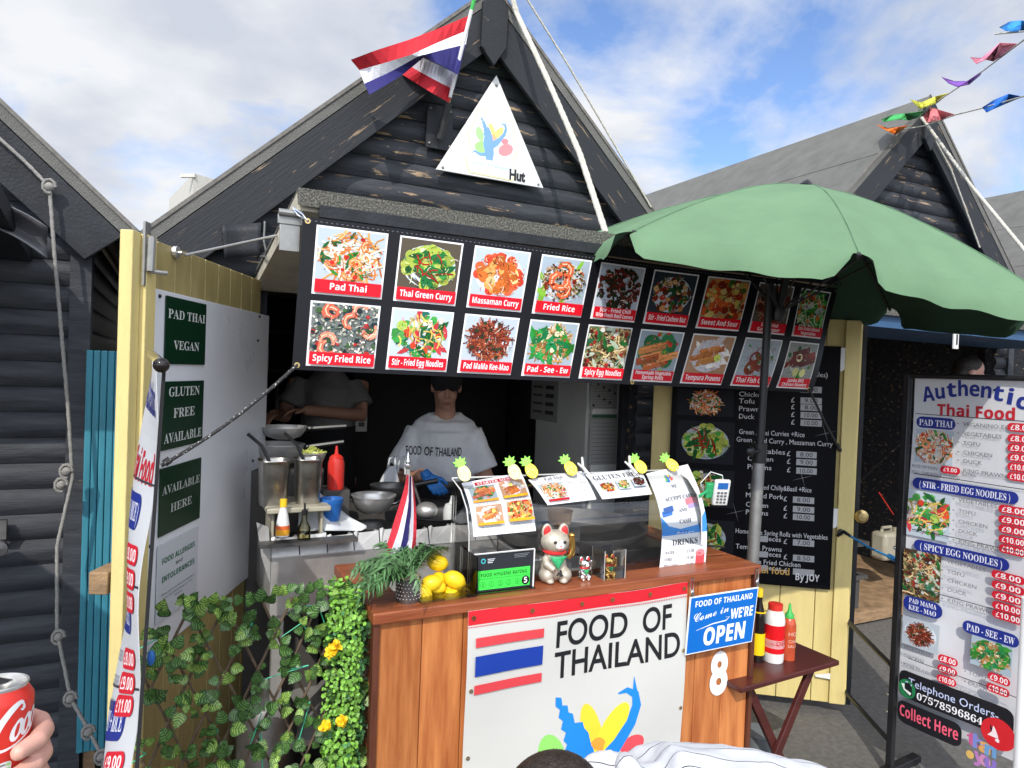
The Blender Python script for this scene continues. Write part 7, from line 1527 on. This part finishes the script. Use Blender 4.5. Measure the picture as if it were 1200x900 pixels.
for s in (-1, 1):
    a = sh_+py_*s*.12-V((0, 0, .03)); e = sh_+py_*s*.19+V((0, 0, -.27))-px_*.06; w_ = e+V((0, 0, -.1))-px_*.22-py_*s*.06; m.tube([a, e, w_], [.055, .045, .032], 12); hand(m, w_, -px_+V((0, 0, -.4)), V((0, 0, 1)), -py_*s, .18, .6)
    hp = hips+py_*s*.09; kn = V((hp.x, hp.y, .48))-px_*.05; an_ = V((hp.x, hp.y, .08)); m.tube([hp, kn, an_, an_-px_*.14+V((0, 0, -.04))], [.09, .062, .046, .036], 12)
m.build('body', MAT['pink skin'], cu, remesh=.008, sm=4, smooth=0)
def strmat():
    m = mat('striped shirt', (.62, .63, .66), .9, var=.03, bump=.002, bs=22); t = m.node_tree; p = t.nodes['Principled BSDF']; old = p.inputs['Base Color'].links[0].from_socket
    tcn = t.nodes.new('ShaderNodeTexCoord'); dt = t.nodes.new('ShaderNodeVectorMath'); dt.operation = 'DOT_PRODUCT'; dt.inputs[1].default_value = (py_*.85+px_*-.12)[:]; t.links.new(tcn.outputs['Object'], dt.inputs[0])
    nz = t.nodes.new('ShaderNodeTexNoise'); nz.inputs['Scale'].default_value = 5; t.links.new(tcn.outputs['Object'], nz.inputs[0]); ma = t.nodes.new('ShaderNodeMath'); ma.operation = 'MULTIPLY_ADD'; ma.inputs[1].default_value = .015; t.links.new(nz.outputs[0], ma.inputs[0]); t.links.new(dt.outputs['Value'], ma.inputs[2])
    mo = t.nodes.new('ShaderNodeMath'); mo.operation = 'PINGPONG'; mo.inputs[1].default_value = .021; t.links.new(ma.outputs[0], mo.inputs[0]); lt_ = t.nodes.new('ShaderNodeMath'); lt_.operation = 'LESS_THAN'; lt_.inputs[1].default_value = .0011; t.links.new(mo.outputs[0], lt_.inputs[0])
    x = t.nodes.new('ShaderNodeMix'); x.data_type = 'RGBA'; t.links.new(lt_.outputs[0], x.inputs[0]); t.links.new(old, x.inputs[6]); x.inputs[7].default_value = (.03, .03, .04, 1); t.links.new(x.outputs[2], p.inputs['Base Color'])
strmat(); m = MB()
prof = [(hips+px_*.04+V((0, 0, -.02)), .17, .165), (bk3+V((0, 0, -.155)), .185, .155), (bk2+V((0, 0, -.135)), .20, .135), (bk1+px_*.04+V((0, 0, -.125)), .205, .128), (sh_-px_*.01, .19, .115), (nk2+px_*.075+V((0, 0, 0)), .12, .085), (nk2+px_*.035, .072, .066)]
vs = []; n = 30
for i, (c, a, b) in enumerate(prof):
    tg = (prof[min(i+1, 6)][0]-prof[max(i-1, 0)][0]).normalized(); up = py_.cross(tg).normalized(); up = up if up.z > 0 else -up
    for k in range(n): t = 2*math.pi*k/n; vs.append(c+py_*a*math.cos(t)*(1+.015*math.sin(7*t+i))+up*b*math.sin(t)*(1+.02*math.sin(5*t+i*2)))
m.add(vs, [(j*n+i, j*n+(i+1) % n, (j+1)*n+(i+1) % n, (j+1)*n+i) for j in range(6) for i in range(n)] + [tuple(range(n))[::-1], tuple(6*n+i for i in range(n))])
for s in (-1, 1): a = sh_+py_*s*.14; e = sh_+py_*s*.19+V((0, 0, -.26))-px_*.06; m.tube([a, a+(e-a)*.8], [.08, .088], 14)
m.tube([nk2+px_*.05+V((.0, 0, .0))+ (py_*math.cos(t)*.072+V((0, 0, math.sin(t)*.068))) for t in [i*math.pi/10 for i in range(21)]], .013, 8)
wrinkle(m.build('shirt', MAT['striped shirt'], cu, remesh=.009, sm=4, smooth=0), .030, .13)
m = MB(); m.ell(P6(0, .022, .040), (.083, .098, .092), 28, 18, A6); m.ell(P6(0, .06, -.02), (.073, .058, .068), 18, 12, A6); hb = m.build('hair', MAT['dark hair'], cu, smooth=90, remesh=.005, sm=2)
m = MB(); rnd.seed(8)
for i in range(1500):
    a = rnd.uniform(0, 6.28); t = math.acos(rnd.uniform(-.35, 1)); dq = V((math.sin(t)*math.cos(a), math.sin(t)*math.sin(a), math.cos(t))); b = P6(dq.x*.082, .022+dq.y*.097, .040+dq.z*.091); nn = (A6[0]*dq.x+A6[1]*dq.y+A6[2]*dq.z); fl_ = (A6[1]*rnd.uniform(-.1, .5)-A6[2]*.25+A6[0]*rnd.uniform(-.7, .7)-px_*.3); fl_ = fl_-nn*fl_.dot(nn); q = b+nn*.0012+fl_*rnd.uniform(.012, .026); sd_ = nn.cross(fl_).normalized()*.0011; m.add([b-sd_, b+sd_, q], [(0, 1, 2)])
m.build('hair_strands', MAT['dark hair'], hb, smooth=0, fix=False)
m = MB()
for s in (-1, 1): hp = hips+py_*s*.09; m.tube([hp+V((0, 0, .03)), V((hp.x, hp.y, .48))-px_*.05, V((hp.x, hp.y, .09))], [.13, .09, .075], 16)
m.build('trousers', MAT['black cloth'], cu); m = MB()
for s in (-1, 1): hp = hips+py_*s*.09; m.ell(V((hp.x, hp.y, .05))-px_*.06, (.14, .05, .05), 14, 8, (px_, py_, Z1))
m.build('shoe', MAT['black rubber'], cu)

# ================================================================== CAN IN A HAND
dc = .66; ca_ = W(-6, 860, d=dc); ctop = W(-5, 797, d=dc); axc = (CU*.985+CR*.03-_F*-.08).normalized(); fx = (CR-axc*CR.dot(axc)).normalized(); fy = axc.cross(fx)
CRr = .0325; topc = ctop-axc*.004; AC = (fx, fy, axc); can = thing('drink_can', 'red drink can with white script lettering held at the lower left', 'can', topc-axc*.115)
m = MB(); m.lathe(topc, [(0, -.115), (.022, -.115), (.026, -.108), (CRr, -.098), (CRr, -.015), (.0318, -.011), (.0275, -.004), (.0268, -.002)], 48, AC); m.build('body', MAT['red plastic'], can, smooth=40)
m = MB(); m.lathe(topc, [(.0268, -.002), (.0276, .0005), (.0270, .002), (.0255, .001), (.0245, -.004), (0, -.004)], 48, AC); rim = m.build('lid', MAT['steel'], can, smooth=40)
m = MB(); t0 = topc+axc*.0; m.prism([t0+fx*a+fy*b+axc*(.001+.25*abs(a-.004)*.6) for a, b in ((-.012, -.008), (.008, -.009), (.014, -.004), (.014, .004), (.008, .009), (-.012, .008))], axc*.0012); m.build('tab', MAT['chrome'], rim, smooth=0)
def cm(u, v, w): a = u/CRr+.62; rr = CRr+w*.3; return topc+fx*(rr*math.sin(a))-fy*(rr*math.cos(a))*1+axc*(-.085+v)
if (-fy).dot(_F) > 0:
    def cm(u, v, w): a = u/CRr+.62; rr = CRr+w*.3; return topc+fx*(rr*math.sin(a))+fy*(rr*math.cos(a))+axc*(-.085+v)
p = Pr(cm); p.sub = .006; p.dz = .0001; p.w = .0006; Wt = '#e4e4e6'
def bez(p0, p1, p2, p3, n=12): return [tuple((1-t)**3*p0[i]+3*(1-t)**2*t*p1[i]+3*(1-t)*t*t*p2[i]+t**3*p3[i] for i in (0, 1)) for t in [k/n for k in range(n+1)]]
p.strip(bez((.0262, .0700), (.0235, .0800), (.0010, .0560), (.0020, .0380)), [.002, .003, .0042, .005, .0056, .006, .006, .006, .006, .0058, .0055, .005, .0048], Wt)
p.strip(bez((.0020, .0385), (.0020, .0270), (.0180, .0310), (.0420, .0450)), [.0048, .0046, .004, .0034, .003, .0026, .0024, .0022, .002, .002, .002, .0022, .0026], Wt)
p.strip(bez((.0262, .0700), (.0280, .0660), (.0255, .0640), (.0235, .0660), 6), [.002, .003, .0035, .0035, .003, .002, .001], Wt)
def ring(cu, cv, a, b, rot, wd): 
    pts = []
    for k in range(21): t = 2*math.pi*k/20; x, y = a*math.cos(t), b*math.sin(t); pts.append((cu+x*math.cos(rot)-y*math.sin(rot), cv+x*math.sin(rot)+y*math.cos(rot)))
    p.strip(pts, [wd*(.6+.6*abs(math.cos(2*math.pi*k/20+2.2))) for k in range(21)], Wt)
ring(.0215, .0475, .0036, .0085, -.35, .0036); ring(.0315, .0500, .0036, .0085, -.35, .0036); p.strip(bez((.033, .059), (.035, .056), (.036, .046), (.038, .044), 6), .003, Wt); ring(.0410, .0530, .0036, .0085, -.35, .0036)
p.text('ORIGINAL TASTE', .0225, .0235, .0032, Wt, .026)
p.rr(.0075, -.010, .0185, .0215, .003, '#cdd0cf')
for i in range(7): p.rect(.009, .018-.004*i, .0135, .0195-.004*i, '#666a70', 1); p.rect(.0142, .0175-.004*i, .0175, .0198-.004*i, ('#8cc878', '#8cc878', '#e08a80', '#8cc878', '#e0b060', '#8cc878', '#8cc878')[i], 1)
for i in range(14): p.rect(-.012, .020-.0024*i, .0045-.0006*i, .0208-.0024*i, '#e8a0a0', 1)
p.build('print', can, MAT['gloss print'])
hn = thing('person', "photographer's left hand wrapped round the red can from behind", 'person', topc-axc*.2); m = MB(); bk = fy if fy.dot(_F) > 0 else -fy
def fing(z, ln, r, a0, a1):
    pts = []; n = 7
    for i in range(n):
        a = a0+(a1-a0)*i/(n-1); rr = CRr+r*1.02+.012*max(0, .35-i/(n-1)); pts.append(topc+axc*(z-.002*i)+fx*(rr*math.sin(a))+bk*(rr*math.cos(a)))
    m.tube(pts, [r*1.12, r*1.1, r*1.05, r*1.06, r*.98, r*.95, r*.78], 12); m.ell(pts[-1], r*.80, 12, 8); return pts
tips = [fing(-.043, 1, .0098, -.9, 1.95), fing(-.064, 1, .0100, -.9, 2.02), fing(-.085, 1, .0095, -.9, 1.92), fing(-.104, 1, .0082, -.9, 1.7)]
pb_ = topc+axc*-.078+bk*(CRr+.008)-fx*.035
m.ell(pb_, (.030, .018, .048), 16, 12, (fx, bk, axc)); m.tube([pb_-fx*.01, pb_-fx*.02-axc*.07, pb_-fx*.06-axc*.26+bk*-.10, pb_-fx*.10-axc*.46-bk*.25], [.030, .027, .036, .044], 16)
m.tube([pb_-axc*.02-fx*.012, topc+axc*-.065-fx*(CRr+.014)+bk*.005, topc+axc*-.055-fx*(CRr+.008)-bk*.018, topc+axc*-.048-fx*(CRr-.004)-bk*.030], [.019, .0135, .0118, .0085], 12)
m.build('hand', MAT['pink skin'], hn, remesh=.0022, sm=4, smooth=0)
